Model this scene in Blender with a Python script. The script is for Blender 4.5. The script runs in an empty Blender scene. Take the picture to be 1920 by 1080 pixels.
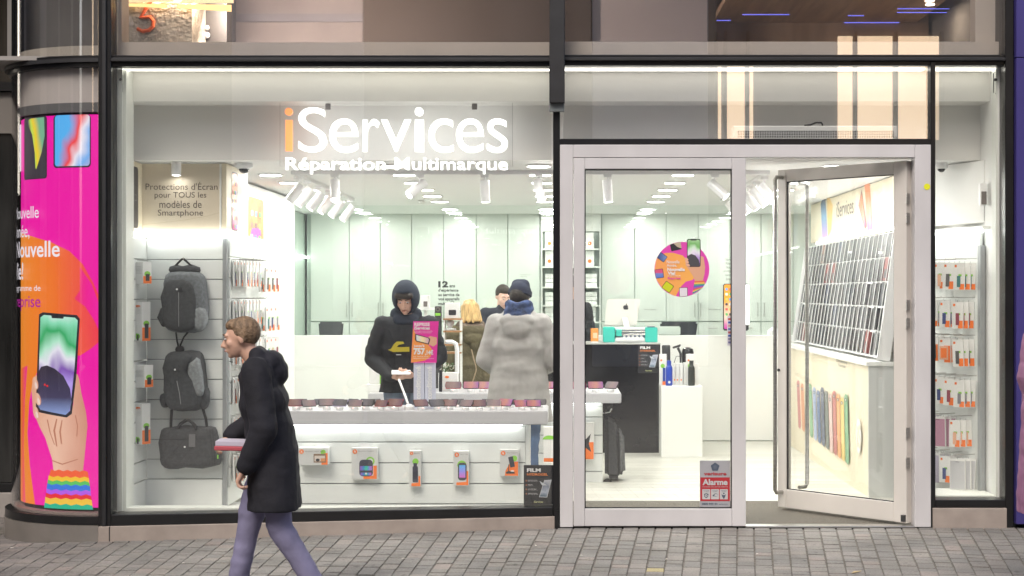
import bpy, bmesh, math, random
from mathutils import Vector, Matrix, Euler
random.seed(11)
sc = bpy.context.scene
COL = sc.collection
R = math.radians

# ------------------------------------------------------------------ camera, sky, sun, exposure
F, CX, CY, CYL, CZ = 2800.0, 1054.0, 550.0, -9.908, 1.55
cd = bpy.data.cameras.new("camera"); cam = bpy.data.objects.new("camera", cd); COL.objects.link(cam)
cam.location = (0, CYL, CZ); cam.rotation_euler = (R(90), 0, 0)
cd.sensor_width = 36; cd.lens = F / 1920 * 36
cd.shift_x = -(CX - 960) / 1920; cd.shift_y = (CY - 540) / 1920
cd.clip_end = 500; cd.clip_start = 0.1
sc.camera = cam
w = bpy.data.worlds.new("World"); sc.world = w; w.use_nodes = True
nt = w.node_tree; bg = nt.nodes['Background']
sky = nt.nodes.new('ShaderNodeTexSky'); sky.sky_type = 'NISHITA'; sky.sun_disc = False
SUN_EL, SUN_AZ = R(48), R(200)
sky.sun_elevation = SUN_EL; sky.sun_rotation = SUN_AZ
sky.air_density = 1.0; sky.dust_density = 4.0; sky.ozone_density = 1.0
nt.links.new(sky.outputs[0], bg.inputs[0]); bg.inputs[1].default_value = 0.13
sd = bpy.data.lights.new("sun", 'SUN'); sun = bpy.data.objects.new("sun", sd); COL.objects.link(sun)
sd.energy = 1.2; sd.angle = R(25); sd.color = (1, .96, .9)
_d = Vector((math.sin(SUN_AZ) * math.cos(SUN_EL), math.cos(SUN_AZ) * math.cos(SUN_EL), math.sin(SUN_EL)))
sun.rotation_euler = _d.to_track_quat('Z', 'Y').to_euler()
sc.view_settings.view_transform = 'Standard'; sc.view_settings.look = 'None'
sc.view_settings.exposure = 0.5; sc.view_settings.gamma = 1; sc.view_settings.use_curve_mapping = False
sc.render.engine = 'CYCLES'
sc.cycles.transparent_max_bounces = 24
sc.cycles.max_bounces = 8
sc.cycles.use_denoising = True
sc.cycles.sample_clamp_indirect = 6

# ------------------------------------------------------------------ measuring helpers (plane Y = metres behind the shop glass)
def D(Y): return Y - CYL
def PX(px, Y): return (px - CX) * D(Y) / F
def PZ(py, Y): return CZ + (CY - py) * D(Y) / F
def P(px, py, Y): return Vector((PX(px, Y), Y, PZ(py, Y)))
def YX(px, X): return X * F / (px - CX) + CYL       # depth at which a plane x = X meets pixel column px

# ------------------------------------------------------------------ materials
MATS = {}
def mat(name, col, rough=.5, metal=0, emit=0, ecol=None, noise=None, bump=None, spec=None, stripe=None):
    if name in MATS: return MATS[name]
    m = bpy.data.materials.new(name); m.use_nodes = True; t = m.node_tree; b = t.nodes['Principled BSDF']
    b.inputs['Base Color'].default_value = (*col, 1); b.inputs['Roughness'].default_value = rough
    b.inputs['Metallic'].default_value = metal
    if spec is not None: b.inputs['Specular IOR Level'].default_value = spec
    if emit:
        b.inputs['Emission Color'].default_value = (*(ecol or col), 1); b.inputs['Emission Strength'].default_value = emit
    tc = t.nodes.new('ShaderNodeTexCoord')
    if noise:
        scale, amt = noise[0], noise[1]
        n = t.nodes.new('ShaderNodeTexNoise'); n.inputs['Scale'].default_value = scale; n.inputs['Detail'].default_value = 5
        if len(noise) > 2:
            mp = t.nodes.new('ShaderNodeMapping'); mp.inputs['Scale'].default_value = noise[2]
            t.links.new(tc.outputs['Object'], mp.inputs[0]); t.links.new(mp.outputs[0], n.inputs['Vector'])
        else: t.links.new(tc.outputs['Object'], n.inputs['Vector'])
        cr = t.nodes.new('ShaderNodeValToRGB')
        lo = [max(0, c * (1 - amt)) for c in col]; hi = [min(1, c * (1 + amt)) for c in col]
        cr.color_ramp.elements[0].position = .3; cr.color_ramp.elements[1].position = .7
        cr.color_ramp.elements[0].color = (*lo, 1); cr.color_ramp.elements[1].color = (*hi, 1)
        t.links.new(n.outputs['Fac'], cr.inputs[0]); t.links.new(cr.outputs[0], b.inputs['Base Color'])
    if bump:
        n2 = t.nodes.new('ShaderNodeTexNoise'); n2.inputs['Scale'].default_value = bump[0]; n2.inputs['Detail'].default_value = 4
        t.links.new(tc.outputs['Object'], n2.inputs['Vector'])
        bp = t.nodes.new('ShaderNodeBump'); bp.inputs['Strength'].default_value = bump[1]; bp.inputs['Distance'].default_value = bump[2] if len(bump) > 2 else .01
        t.links.new(n2.outputs['Fac'], bp.inputs['Height']); t.links.new(bp.outputs[0], b.inputs['Normal'])
    MATS[name] = m
    return m

def glass_mat(name, tint=(1, 1, 1), boost=1.0, ior=1.5, dust=0):
    if name in MATS: return MATS[name]
    m = bpy.data.materials.new(name); m.use_nodes = True; t = m.node_tree; t.nodes.clear()
    o = t.nodes.new('ShaderNodeOutputMaterial'); mx = t.nodes.new('ShaderNodeMixShader')
    tr = t.nodes.new('ShaderNodeBsdfTransparent'); tr.inputs[0].default_value = (*tint, 1)
    gl = t.nodes.new('ShaderNodeBsdfGlossy'); gl.inputs['Roughness'].default_value = 0.0; gl.inputs[0].default_value = (1, 1, 1, 1)
    # Schlick reflectance from the angle of sight, the same on both faces of the sheet
    ge = t.nodes.new('ShaderNodeNewGeometry'); dt = t.nodes.new('ShaderNodeVectorMath'); dt.operation = 'DOT_PRODUCT'
    t.links.new(ge.outputs['Incoming'], dt.inputs[0]); t.links.new(ge.outputs['Normal'], dt.inputs[1])
    def mth(op, x, y=None, v=None):
        n = t.nodes.new('ShaderNodeMath'); n.operation = op; t.links.new(x, n.inputs[0])
        if y is not None: t.links.new(y, n.inputs[1])
        elif v is not None: n.inputs[1].default_value = v
        return n.outputs[0]
    c_ = mth('ABSOLUTE', dt.outputs['Value']); i_ = t.nodes.new('ShaderNodeMath'); i_.operation = 'SUBTRACT'; i_.inputs[0].default_value = 1; t.links.new(c_, i_.inputs[1])
    r0 = ((ior - 1) / (ior + 1)) ** 2
    f_ = mth('ADD', mth('MULTIPLY', mth('POWER', i_.outputs[0], v=5), v=1 - r0), v=r0)
    mm = t.nodes.new('ShaderNodeMath'); mm.operation = 'MULTIPLY'; mm.inputs[1].default_value = boost; mm.use_clamp = True
    t.links.new(f_, mm.inputs[0]); t.links.new(mm.outputs[0], mx.inputs[0])
    t.links.new(tr.outputs[0], mx.inputs[1]); t.links.new(gl.outputs[0], mx.inputs[2])
    if dust:   # dust film and wiping marks, added to veil the panes with haze
        df = t.nodes.new('ShaderNodeBsdfDiffuse'); df.inputs[0].default_value = (.75, .73, .7, 1); m2 = t.nodes.new('ShaderNodeMixShader')
        tc = t.nodes.new('ShaderNodeTexCoord'); mp = t.nodes.new('ShaderNodeMapping'); mp.inputs['Scale'].default_value = (1.2, 1.2, .5); mp.inputs['Rotation'].default_value = (0, .5, 0)
        nz = t.nodes.new('ShaderNodeTexNoise'); nz.inputs['Scale'].default_value = 2.5; nz.inputs['Detail'].default_value = 7
        t.links.new(tc.outputs['Object'], mp.inputs[0]); t.links.new(mp.outputs[0], nz.inputs['Vector'])
        mr = t.nodes.new('ShaderNodeMapRange'); mr.inputs['From Min'].default_value = .3; mr.inputs['From Max'].default_value = .75; mr.inputs['To Min'].default_value = dust * .5; mr.inputs['To Max'].default_value = dust * 1.8
        t.links.new(nz.outputs['Fac'], mr.inputs['Value']); t.links.new(mr.outputs[0], m2.inputs[0]); t.links.new(mx.outputs[0], m2.inputs[1]); t.links.new(df.outputs[0], m2.inputs[2]); mx = m2
    t.links.new(mx.outputs[0], o.inputs[0])
    MATS[name] = m
    return m

def grad_mat(name, stops, axis='Y', emit=0, rot=None, wave=0, rough=.4):
    """colour ramp over the piece's own UV (printed or shown picture)"""
    if name in MATS: return MATS[name]
    m = bpy.data.materials.new(name); m.use_nodes = True; t = m.node_tree; b = t.nodes['Principled BSDF']
    uv = t.nodes.new('ShaderNodeUVMap'); mp = t.nodes.new('ShaderNodeMapping')
    if rot: mp.inputs['Rotation'].default_value = (0, 0, rot)
    t.links.new(uv.outputs[0], mp.inputs[0])
    sp = t.nodes.new('ShaderNodeSeparateXYZ'); t.links.new(mp.outputs[0], sp.inputs[0])
    src = sp.outputs[axis]
    if wave:
        n = t.nodes.new('ShaderNodeTexNoise'); n.inputs['Scale'].default_value = 2.2; n.inputs['Detail'].default_value = 1
        t.links.new(uv.outputs[0], n.inputs['Vector'])
        ma = t.nodes.new('ShaderNodeMath'); ma.operation = 'MULTIPLY_ADD'; ma.inputs[1].default_value = wave
        t.links.new(n.outputs['Fac'], ma.inputs[0]); t.links.new(src, ma.inputs[2]); 
        mb_ = t.nodes.new('ShaderNodeMath'); mb_.operation = 'SUBTRACT'; mb_.inputs[1].default_value = wave / 2
        t.links.new(ma.outputs[0], mb_.inputs[0]); src = mb_.outputs[0]
    cr = t.nodes.new('ShaderNodeValToRGB'); e = cr.color_ramp.elements
    e[0].position, e[0].color = stops[0][0], (*stops[0][1], 1)
    e[1].position, e[1].color = stops[-1][0], (*stops[-1][1], 1)
    for p_, c_ in stops[1:-1]:
        x = e.new(p_); x.color = (*c_, 1)
    t.links.new(src, cr.inputs[0]); t.links.new(cr.outputs[0], b.inputs['Base Color'])
    b.inputs['Roughness'].default_value = rough
    if emit:
        b.inputs['Base Color'].default_value = (0.02, .02, .02, 1)
        for l in list(b.inputs['Base Color'].links): t.links.remove(l)
        t.links.new(cr.outputs[0], b.inputs['Emission Color']); b.inputs['Emission Strength'].default_value = emit
    MATS[name] = m
    return m

# ------------------------------------------------------------------ object helpers
WLOC = {}
def tag(o, label=None, cat=None, group=None, kind=None):
    if label: o['label'] = label
    if cat: o['category'] = cat
    if group: o['group'] = group
    if kind: o['kind'] = kind
    return o
def thing(name, label, cat, loc=(0, 0, 0), group=None):
    o = bpy.data.objects.new(name, None); COL.objects.link(o); o.location = loc; o.empty_display_size = .05
    WLOC[o.name] = Vector(loc)
    return tag(o, label, cat, group)
def dup(root, loc=None, rot=None, label=None, group=None, cat=None):
    def rec(o, par):
        c = o.copy(); COL.objects.link(c); c.parent = par
        for ch in o.children: rec(ch, c)
        return c
    r = rec(root, None)
    if loc is not None: r.location = loc
    if rot is not None: r.rotation_euler = rot
    tag(r, label, cat, group)
    return r
def link(name, me, parent=None):
    o = bpy.data.objects.new(name, me); COL.objects.link(o)
    if parent is not None:
        o.parent = parent; WLOC[o.name] = WLOC.get(parent.name, Vector())
    return o

class MB:
    def __init__(s): s.v = []; s.f = []; s.m = []; s.uv = []; s.has_uv = False; s.xf = None
    def add(s, vs, fs, m=0, uvs=None):
        k = len(s.v)
        for p in vs:
            p = Vector(p); s.v.append(s.xf @ p if s.xf is not None else p)
        for f in fs: s.f.append([k + i for i in f]); s.m.append(m)
        if uvs: s.has_uv = True
        s.uv.extend(uvs if uvs else [(0, 0)] * len(vs))
        return s
    def hexa(s, p, m=0):   # p: bottom 4 ccw from above, then top 4
        return s.add(p, [(3, 2, 1, 0), (4, 5, 6, 7), (0, 1, 5, 4), (1, 2, 6, 5), (2, 3, 7, 6), (3, 0, 4, 7)], m)
    def box(s, x0, x1, y0, y1, z0, z1, m=0):
        if x0 > x1: x0, x1 = x1, x0
        if y0 > y1: y0, y1 = y1, y0
        if z0 > z1: z0, z1 = z1, z0
        return s.hexa([(x0, y0, z0), (x1, y0, z0), (x1, y1, z0), (x0, y1, z0), (x0, y0, z1), (x1, y0, z1), (x1, y1, z1), (x0, y1, z1)], m)
    def pbox(s, a, b, t, u, Y, dep, m=0):   # front face seen at pixels a..b, t..u
        return s.box(PX(a, Y), PX(b, Y), Y, Y + dep, PZ(u, Y), PZ(t, Y), m)
    def cyl(s, p0, p1, r0, r1=None, n=16, m=0, caps=True, capm=None):
        p0, p1 = Vector(p0), Vector(p1); r1 = r0 if r1 is None else r1
        z = (p1 - p0).normalized(); x = z.orthogonal().normalized(); y = z.cross(x)
        vs = []
        for p, r in ((p0, r0), (p1, r1)):
            for i in range(n):
                a = 2 * math.pi * i / n; vs.append(p + x * math.cos(a) * r + y * math.sin(a) * r)
        fs = [(i, (i + 1) % n, n + (i + 1) % n, n + i) for i in range(n)]
        s.add(vs, fs, m)
        if caps:
            k = len(s.v) - 2 * n
            s.f.append([k + i for i in reversed(range(n))]); s.m.append(m)
            s.f.append([k + n + i for i in range(n)]); s.m.append(m if capm is None else capm)
        return s
    def tube(s, pts, r, n=8, m=0):
        pts = [Vector(p) for p in pts]
        rings = []; k = len(s.v); prev = None
        for i, p in enumerate(pts):
            a = pts[max(0, i - 1)]; b = pts[min(len(pts) - 1, i + 1)]
            z = (b - a).normalized()
            x = (prev - z * prev.dot(z)).normalized() if prev is not None else z.orthogonal().normalized()
            prev = x; y = z.cross(x)
            rr = r[i] if isinstance(r, (list, tuple)) else r
            for j in range(n):
                t = 2 * math.pi * j / n; rings.append(p + x * math.cos(t) * rr + y * math.sin(t) * rr)
        fs = []
        for i in range(len(pts) - 1):
            for j in range(n):
                fs.append((i * n + j, i * n + (j + 1) % n, (i + 1) * n + (j + 1) % n, (i + 1) * n + j))
        fs.append(tuple(reversed(range(n)))); fs.append(tuple((len(pts) - 1) * n + j for j in range(n)))
        return s.add(rings, fs, m)
    def lathe(s, c, prof, n=20, m=0):   # prof: (r, z)
        c = Vector(c); vs = []
        for r, z in prof:
            for j in range(n):
                t = 2 * math.pi * j / n; vs.append(c + Vector((math.cos(t) * r, math.sin(t) * r, z)))
        fs = []
        for i in range(len(prof) - 1):
            for j in range(n): fs.append((i * n + j, i * n + (j + 1) % n, (i + 1) * n + (j + 1) % n, (i + 1) * n + j))
        fs.append(tuple(reversed(range(n)))); fs.append(tuple((len(prof) - 1) * n + j for j in range(n)))
        return s.add(vs, fs, m)
    def ell(s, c, r, n=14, m=0, rot=None):
        c = Vector(c); k = max(6, n // 2); vs = []; fs = []
        rm = rot if rot is not None else Matrix.Identity(3)
        for i in range(k + 1):
            ph = math.pi * i / k
            for j in range(n):
                t = 2 * math.pi * j / n
                vs.append(c + rm @ Vector((r[0] * math.sin(ph) * math.cos(t), r[1] * math.sin(ph) * math.sin(t), r[2] * math.cos(ph))))
        for i in range(k):
            for j in range(n): fs.append((i * n + j, (i + 1) * n + j, (i + 1) * n + (j + 1) % n, i * n + (j + 1) % n))
        return s.add(vs, fs, m)
    def build(s, name, mats, parent=None, bevel=0, smooth=False, seg=1):
        off = WLOC.get(parent.name, Vector()) if parent is not None else Vector()
        me = bpy.data.meshes.new(name)
        me.from_pydata([v - off for v in s.v], [], s.f)
        if not isinstance(mats, (list, tuple)): mats = [mats]
        for m_ in mats: me.materials.append(m_)
        me.polygons.foreach_set('material_index', s.m)
        if s.has_uv:
            l = me.uv_layers.new(name='UVMap')
            for lp in me.loops: l.data[lp.index].uv = s.uv[lp.vertex_index]
        bm = bmesh.new(); bm.from_mesh(me)
        if not s.has_uv: bmesh.ops.remove_doubles(bm, verts=bm.verts, dist=1e-5)
        if bevel:
            bm.normal_update()
            es = [e for e in bm.edges if len(e.link_faces) == 2 and e.calc_face_angle(0) > .6]
            bmesh.ops.bevel(bm, geom=es, offset=bevel, segments=seg, affect='EDGES', clamp_overlap=True)
        bm.to_mesh(me); bm.free()
        if smooth:
            me.polygons.foreach_set('use_smooth', [True] * len(me.polygons))
            try: me.set_sharp_from_angle(angle=R(40))
            except Exception: pass
        me.update()
        return link(name, me, parent)

# ------------------------------------------------------------------ flat or curved surfaces to print on
class Surf:
    def __init__(s, o, u, v): s.o = Vector(o); s.u = Vector(u).normalized(); s.v = Vector(v).normalized(); s.n = s.u.cross(s.v).normalized(); s.cut = None
    def pt(s, a, b, h=0): return s.o + s.u * a + s.v * b + s.n * h
def front(Y): return Surf((0, Y, 0), (1, 0, 0), (0, 0, 1))         # faces the street; a = X, b = Z
def right_wall(X): return Surf((X, 0, 0), (0, -1, 0), (0, 0, 1))   # faces -X; a = -Y
def left_wall(X): return Surf((X, 0, 0), (0, 1, 0), (0, 0, 1))     # faces +X; a = Y

def rect(a0, a1, b0, b1): return [(a0, b0), (a1, b0), (a1, b1), (a0, b1)]
def rrect(a0, a1, b0, b1, r, n=4):
    out = []
    for cx, cy, t0 in ((a1 - r, b0 + r, -90), (a1 - r, b1 - r, 0), (a0 + r, b1 - r, 90), (a0 + r, b0 + r, 180)):
        for i in range(n + 1):
            t = R(t0 + 90 * i / n); out.append((cx + r * math.cos(t), cy + r * math.sin(t)))
    return out
def oval(ca, cb, ra, rb, n=24, t0=0, t1=360):
    k = n if t1 - t0 >= 360 else n + 1
    return [(ca + ra * math.cos(R(t0 + (t1 - t0) * i / n)), cb + rb * math.sin(R(t0 + (t1 - t0) * i / n))) for i in range(k)]
def rotp(pts, c, ang):
    ca, sa = math.cos(R(ang)), math.sin(R(ang))
    return [(c[0] + (x - c[0]) * ca - (y - c[1]) * sa, c[1] + (x - c[0]) * sa + (y - c[1]) * ca) for x, y in pts]

def paint(surf, items, name, parent, h=.0012, step=.0006):
    """items: (polygon in surface metres, material). One mesh of thin prints, each a little above the last."""
    mats = []; me = bpy.data.meshes.new(name)
    bm = bmesh.new(); uvl = bm.loops.layers.uv.new('UVMap')
    off = WLOC.get(parent.name, Vector()) if parent is not None else Vector()
    for i, (poly, m) in enumerate(items):
        if m not in mats: mats.append(m)
        xs = [p[0] for p in poly]; ys = [p[1] for p in poly]
        x0, x1, y0, y1 = min(xs), max(xs), min(ys), max(ys)
        b2 = bmesh.new()
        f = b2.faces.new([b2.verts.new((x, y, 0)) for x, y in poly])
        if surf.cut:
            k = math.ceil(x0 / surf.cut)
            while k * surf.cut < x1:
                bmesh.ops.bisect_plane(b2, geom=b2.verts[:] + b2.edges[:] + b2.faces[:], plane_co=(k * surf.cut, 0, 0), plane_no=(1, 0, 0)); k += 1
        bmesh.ops.triangulate(b2, faces=b2.faces[:])
        hh = h + i * step; mp = {}
        for v in b2.verts: mp[v] = (bm.verts.new(surf.pt(v.co.x, v.co.y, hh) - off), ((v.co.x - x0) / max(1e-6, x1 - x0), (v.co.y - y0) / max(1e-6, y1 - y0)))
        for f in b2.faces:
            vs = [mp[v][0] for v in f.verts]
            if f.normal.z < 0: vs.reverse()
            nf = bm.faces.new(vs); nf.material_index = mats.index(m)
            lut = {mp[v][0]: mp[v][1] for v in f.verts}
            for lp in nf.loops: lp[uvl].uv = lut[lp.vert]
        b2.free()
    bm.to_mesh(me); bm.free()
    for m in mats: me.materials.append(m)
    return link(name, me, parent)

_TX = {}
def glyphs(s, bold=0.0, res=4):
    k = (s, bold, res)
    if k not in _TX:
        c = bpy.data.curves.new('t', 'FONT'); c.body = s; c.offset = bold; c.resolution_u = res; c.fill_mode = 'FRONT'
        o = bpy.data.objects.new('t', c); COL.objects.link(o)
        dg = bpy.context.evaluated_depsgraph_get(); me = bpy.data.meshes.new_from_object(o.evaluated_get(dg))
        vs = [v.co.copy() for v in me.vertices]; fs = [tuple(p.vertices) for p in me.polygons]
        bpy.data.objects.remove(o); bpy.data.curves.remove(c); bpy.data.meshes.remove(me)
        _TX[k] = (vs, fs)
    return _TX[k]
def text(surf, s, a0, a1, b0, b1, m, name, parent, h=.004, bold=0.0, res=3, rot=0, thick=0, italic=0):
    """letters fitted into a rectangle of the surface; rot=90 writes upwards"""
    vs, fs = glyphs(s, bold, res)
    x0 = min(v.x for v in vs); x1 = max(v.x for v in vs); y0 = min(v.y for v in vs); y1 = max(v.y for v in vs)
    if a1 is None: a1 = a0 + (b1 - b0) * (x1 - x0) / (y1 - y0)
    off = WLOC.get(parent.name, Vector()) if parent is not None else Vector()
    out = []
    for v in vs:
        u, t = (v.x - x0) / (x1 - x0), (v.y - y0) / (y1 - y0)
        if rot == 90: u, t = 1 - t, u
        out.append((a0 + (a1 - a0) * u + italic * t * (b1 - b0), b0 + (b1 - b0) * t))
    pts = [surf.pt(a, b, h) - off for a, b in out]
    me = bpy.data.meshes.new(name)
    if thick:
        bm = bmesh.new(); bv = [bm.verts.new(p) for p in pts]
        for f in fs:
            try: bm.faces.new([bv[i] for i in f])
            except ValueError: pass
        bmesh.ops.remove_doubles(bm, verts=bm.verts, dist=1e-5)
        r = bmesh.ops.extrude_face_region(bm, geom=bm.faces[:])
        bmesh.ops.translate(bm, vec=-surf.n * thick, verts=[g for g in r['geom'] if isinstance(g, bmesh.types.BMVert)])
        bmesh.ops.recalc_face_normals(bm, faces=bm.faces[:]); bm.to_mesh(me); bm.free()
    else:
        me.from_pydata(pts, [], fs)
    me.materials.append(m)
    return link(name, me, parent)

ORD = ['first', 'second', 'third', 'fourth', 'fifth', 'sixth', 'seventh', 'eighth', 'ninth', 'tenth', 'eleventh', 'twelfth', 'thirteenth',
       'fourteenth', 'fifteenth', 'sixteenth', 'seventeenth', 'eighteenth', 'nineteenth', 'twentieth', 'twenty-first', 'twenty-second', 'twenty-third', 'twenty-fourth']

# ------------------------------------------------------------------ palette
WHITE = mat('white_lacquer', (.8, .81, .78), .35, noise=(3, .02))
SLATM = mat('white_slat', (.74, .76, .74), .4, noise=(2, .03))
PLAS = mat('white_plastic', (.8, .8, .8), .3)
GROOVE = mat('groove_metal', (.35, .36, .37), .35, metal=.8)
BLKF = mat('black_aluminium', (.012, .012, .013), .28, noise=(6, .2))
BLKM = mat('matte_black_aluminium', (.02, .02, .022), .45, noise=(9, .25))
DOORM = mat('white_aluminium', (.585, .57, .572), .36, noise=(3, .09, (1, 1, .5)), bump=(60, .04, .002))
DOORM2 = mat('door_leaf_aluminium', (.6, .57, .53), .38, noise=(4, .04))
STEEL = mat('brushed_steel', (.5, .49, .47), .3, metal=1, noise=(3, .15, (1, 1, 30)))
DARKS = mat('dark_steel', (.12, .12, .12), .35, metal=.8)
BLACKP = mat('black_plastic', (.02, .02, .022), .35)
RUB = mat('black_rubber', (.015, .015, .015), .7)
LAMP = mat('lamp_white', (1, 1, 1), .5, emit=9, ecol=(1, .99, .95))
LEDW = mat('led_strip', (1, 1, 1), .5, emit=7, ecol=(.97, 1, .97))
ORANGE = mat('orange_print', (.9, .2, .03), .45)
GREEN = mat('green_print', (.25, .6, .06), .45)
CARDW = mat('card_white', (.78, .78, .76), .5, noise=(14, .03))
CARDG = mat('card_grey_print', (.45, .45, .45), .5)
INK = mat('ink_dark', (.03, .03, .035), .5)
INKG = mat('ink_grey', (.16, .14, .13), .5)
RED = mat('red_print', (.55, .03, .03), .4)
MAGENTA = mat('magenta_print', (.75, .03, .35), .4)
BEIGE = mat('beige_board', (.62, .54, .42), .5, noise=(1.5, .06))
CREAM = mat('cream_board', (.76, .68, .52), .45, noise=(1.2, .04))
GLASS = glass_mat('shop_glass', (.975, .98, .97), 1.7, dust=.009)
GLASSU = glass_mat('upper_glass', (.95, .95, .95), 3.0, dust=.008)
GLASSG = glass_mat('green_glass', (.955, .98, .962), .9)
# ================================================================== GROUND
def gz(x): return min(0.0, .03 * x)
PAVE = mat('paving_base', (.135, .122, .105), .95, noise=(30, .4))
gr = MB()
xs = [-60, -20, -8, -4, -2, 0, 3, 8, 60]
for i in range(len(xs) - 1):
    a, b = xs[i], xs[i + 1]
    za, zb = max(-.24, gz(a)), max(-.24, gz(b))
    gr.add([(a, -60, za - .012), (b, -60, zb - .012), (b, 60, zb - .012), (a, 60, za - .012)], [(0, 1, 2, 3)])
# street beyond the loose pavers: brick-jointed material
bm_ = bpy.data.materials.new('street_paving'); bm_.use_nodes = True; t_ = bm_.node_tree; b_ = t_.nodes['Principled BSDF']
tc_ = t_.nodes.new('ShaderNodeTexCoord'); br_ = t_.nodes.new('ShaderNodeTexBrick')
br_.inputs['Color1'].default_value = (.2, .18, .165, 1); br_.inputs['Color2'].default_value = (.13, .12, .115, 1); br_.inputs['Mortar'].default_value = (.05, .045, .04, 1)
br_.inputs['Scale'].default_value = 1; br_.inputs['Mortar Size'].default_value = .004; br_.inputs['Brick Width'].default_value = .2; br_.inputs['Row Height'].default_value = .1
t_.links.new(tc_.outputs['Object'], br_.inputs[0]); t_.links.new(br_.outputs[0], b_.inputs['Base Color']); b_.inputs['Roughness'].default_value = .85
ground = tag(gr.build('ground', bm_), kind='structure')
pavement = thing('pavement', None, None); pavement['kind'] = 'structure'
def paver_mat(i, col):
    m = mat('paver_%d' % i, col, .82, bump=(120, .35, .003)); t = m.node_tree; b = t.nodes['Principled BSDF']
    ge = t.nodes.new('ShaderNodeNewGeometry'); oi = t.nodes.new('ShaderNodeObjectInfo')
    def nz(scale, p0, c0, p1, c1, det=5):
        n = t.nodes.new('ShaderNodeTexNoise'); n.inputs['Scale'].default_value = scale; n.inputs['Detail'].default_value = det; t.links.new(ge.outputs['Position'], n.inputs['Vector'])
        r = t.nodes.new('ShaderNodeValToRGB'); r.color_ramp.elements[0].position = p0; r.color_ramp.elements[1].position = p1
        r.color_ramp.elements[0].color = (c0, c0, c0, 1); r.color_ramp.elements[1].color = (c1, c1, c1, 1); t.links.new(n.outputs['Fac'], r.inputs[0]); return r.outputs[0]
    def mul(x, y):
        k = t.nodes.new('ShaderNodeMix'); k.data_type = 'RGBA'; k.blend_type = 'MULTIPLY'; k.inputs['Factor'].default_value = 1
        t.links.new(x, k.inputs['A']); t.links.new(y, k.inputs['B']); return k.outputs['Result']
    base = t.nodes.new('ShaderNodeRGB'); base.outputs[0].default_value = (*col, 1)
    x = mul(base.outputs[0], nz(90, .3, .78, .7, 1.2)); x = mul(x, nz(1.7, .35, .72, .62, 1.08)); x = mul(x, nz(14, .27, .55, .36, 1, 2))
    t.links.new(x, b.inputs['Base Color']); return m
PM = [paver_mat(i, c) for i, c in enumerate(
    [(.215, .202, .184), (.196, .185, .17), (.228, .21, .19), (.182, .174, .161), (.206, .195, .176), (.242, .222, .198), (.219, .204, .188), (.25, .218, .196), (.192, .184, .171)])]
PWT = [7, 7, 4, 5, 6, 2, 5, 1.2, 5]
def paver_mesh(L, Wd, m):
    q = MB(); c = .0035; hx, hy = Wd / 2, L / 2
    q.add([(-hx, -hy, -.05), (hx, -hy, -.05), (hx, hy, -.05), (-hx, hy, -.05), (-hx, -hy, -.004), (hx, -hy, -.004), (hx, hy, -.004), (-hx, hy, -.004),
           (-hx + c, -hy + c, 0), (hx - c, -hy + c, 0), (hx - c, hy - c, 0), (-hx + c, hy - c, 0)],
          [(0, 1, 5, 4), (1, 2, 6, 5), (2, 3, 7, 6), (3, 0, 4, 7), (4, 5, 9, 8), (5, 6, 10, 9), (6, 7, 11, 10), (7, 4, 8, 11), (8, 9, 10, 11)])
    me = bpy.data.meshes.new('paver'); me.from_pydata(q.v, [], q.f); me.materials.append(m); return me
PMESH = {}
cells = []
cw = .1085
for i in range(-6, 84):
    x0 = -4.75 + i * cw
    y = 0.75 if x0 < -3.9 else -.004
    while y > -2.05:
        L = random.choice([.095, .095, .108, .108, .13, .155, .18])
        ym = y - L / 2; th = .018 + .04 * (x0 + 1.36)
        xm = x0 + th * ym + .0; wd = cw * (1 + .04 * ym)
        d = D(ym); px = CX + xm * F / d
        if -30 < px < 1950: cells.append((ym, xm, L, wd, th))
        y -= L
cells.sort(key=lambda c: c[0])
PNEAR = 300
yc_ = min(range(PNEAR), key=lambda k: abs(CX + cells[k][1] * F / D(cells[k][0]) - 1211) / 30 + abs(CY + (CZ) * F / D(cells[k][0]) - 1054) / 8)
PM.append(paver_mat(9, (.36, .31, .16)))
rest = MB(); 
for k, (ym, xm, L, wd, th) in enumerate(cells):
    mi = random.choices(range(9), PWT)[0]; z = gz(xm) + random.gauss(0, .0012); tx, ty = random.gauss(0, .006), random.gauss(0, .006)
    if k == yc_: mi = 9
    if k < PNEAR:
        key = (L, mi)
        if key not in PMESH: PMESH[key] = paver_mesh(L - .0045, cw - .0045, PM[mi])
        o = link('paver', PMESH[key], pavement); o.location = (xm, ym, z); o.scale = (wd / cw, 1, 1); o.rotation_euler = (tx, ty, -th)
    else:
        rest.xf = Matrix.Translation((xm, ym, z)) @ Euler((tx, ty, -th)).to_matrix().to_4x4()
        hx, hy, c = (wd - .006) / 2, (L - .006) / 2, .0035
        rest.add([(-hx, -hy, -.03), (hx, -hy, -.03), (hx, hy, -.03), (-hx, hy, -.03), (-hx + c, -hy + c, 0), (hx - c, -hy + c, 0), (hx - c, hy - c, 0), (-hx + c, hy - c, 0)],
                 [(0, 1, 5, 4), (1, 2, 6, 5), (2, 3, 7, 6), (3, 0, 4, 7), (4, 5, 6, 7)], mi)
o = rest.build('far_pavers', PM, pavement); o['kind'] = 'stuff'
bed = MB()
for a, b in ((-5.3, -3.9), (-3.9, 0), (0, 4.4)):
    y1 = .8 if a < -3.95 else 0.0
    bed.add([(a, -2.1, gz(a) - .008), (b, -2.1, gz(b) - .008), (b, y1, gz(b) - .008), (a, y1, gz(a) - .008)], [(0, 1, 2, 3)])
bed.build('joint_sand', PAVE, pavement)
random.seed(77)
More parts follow.
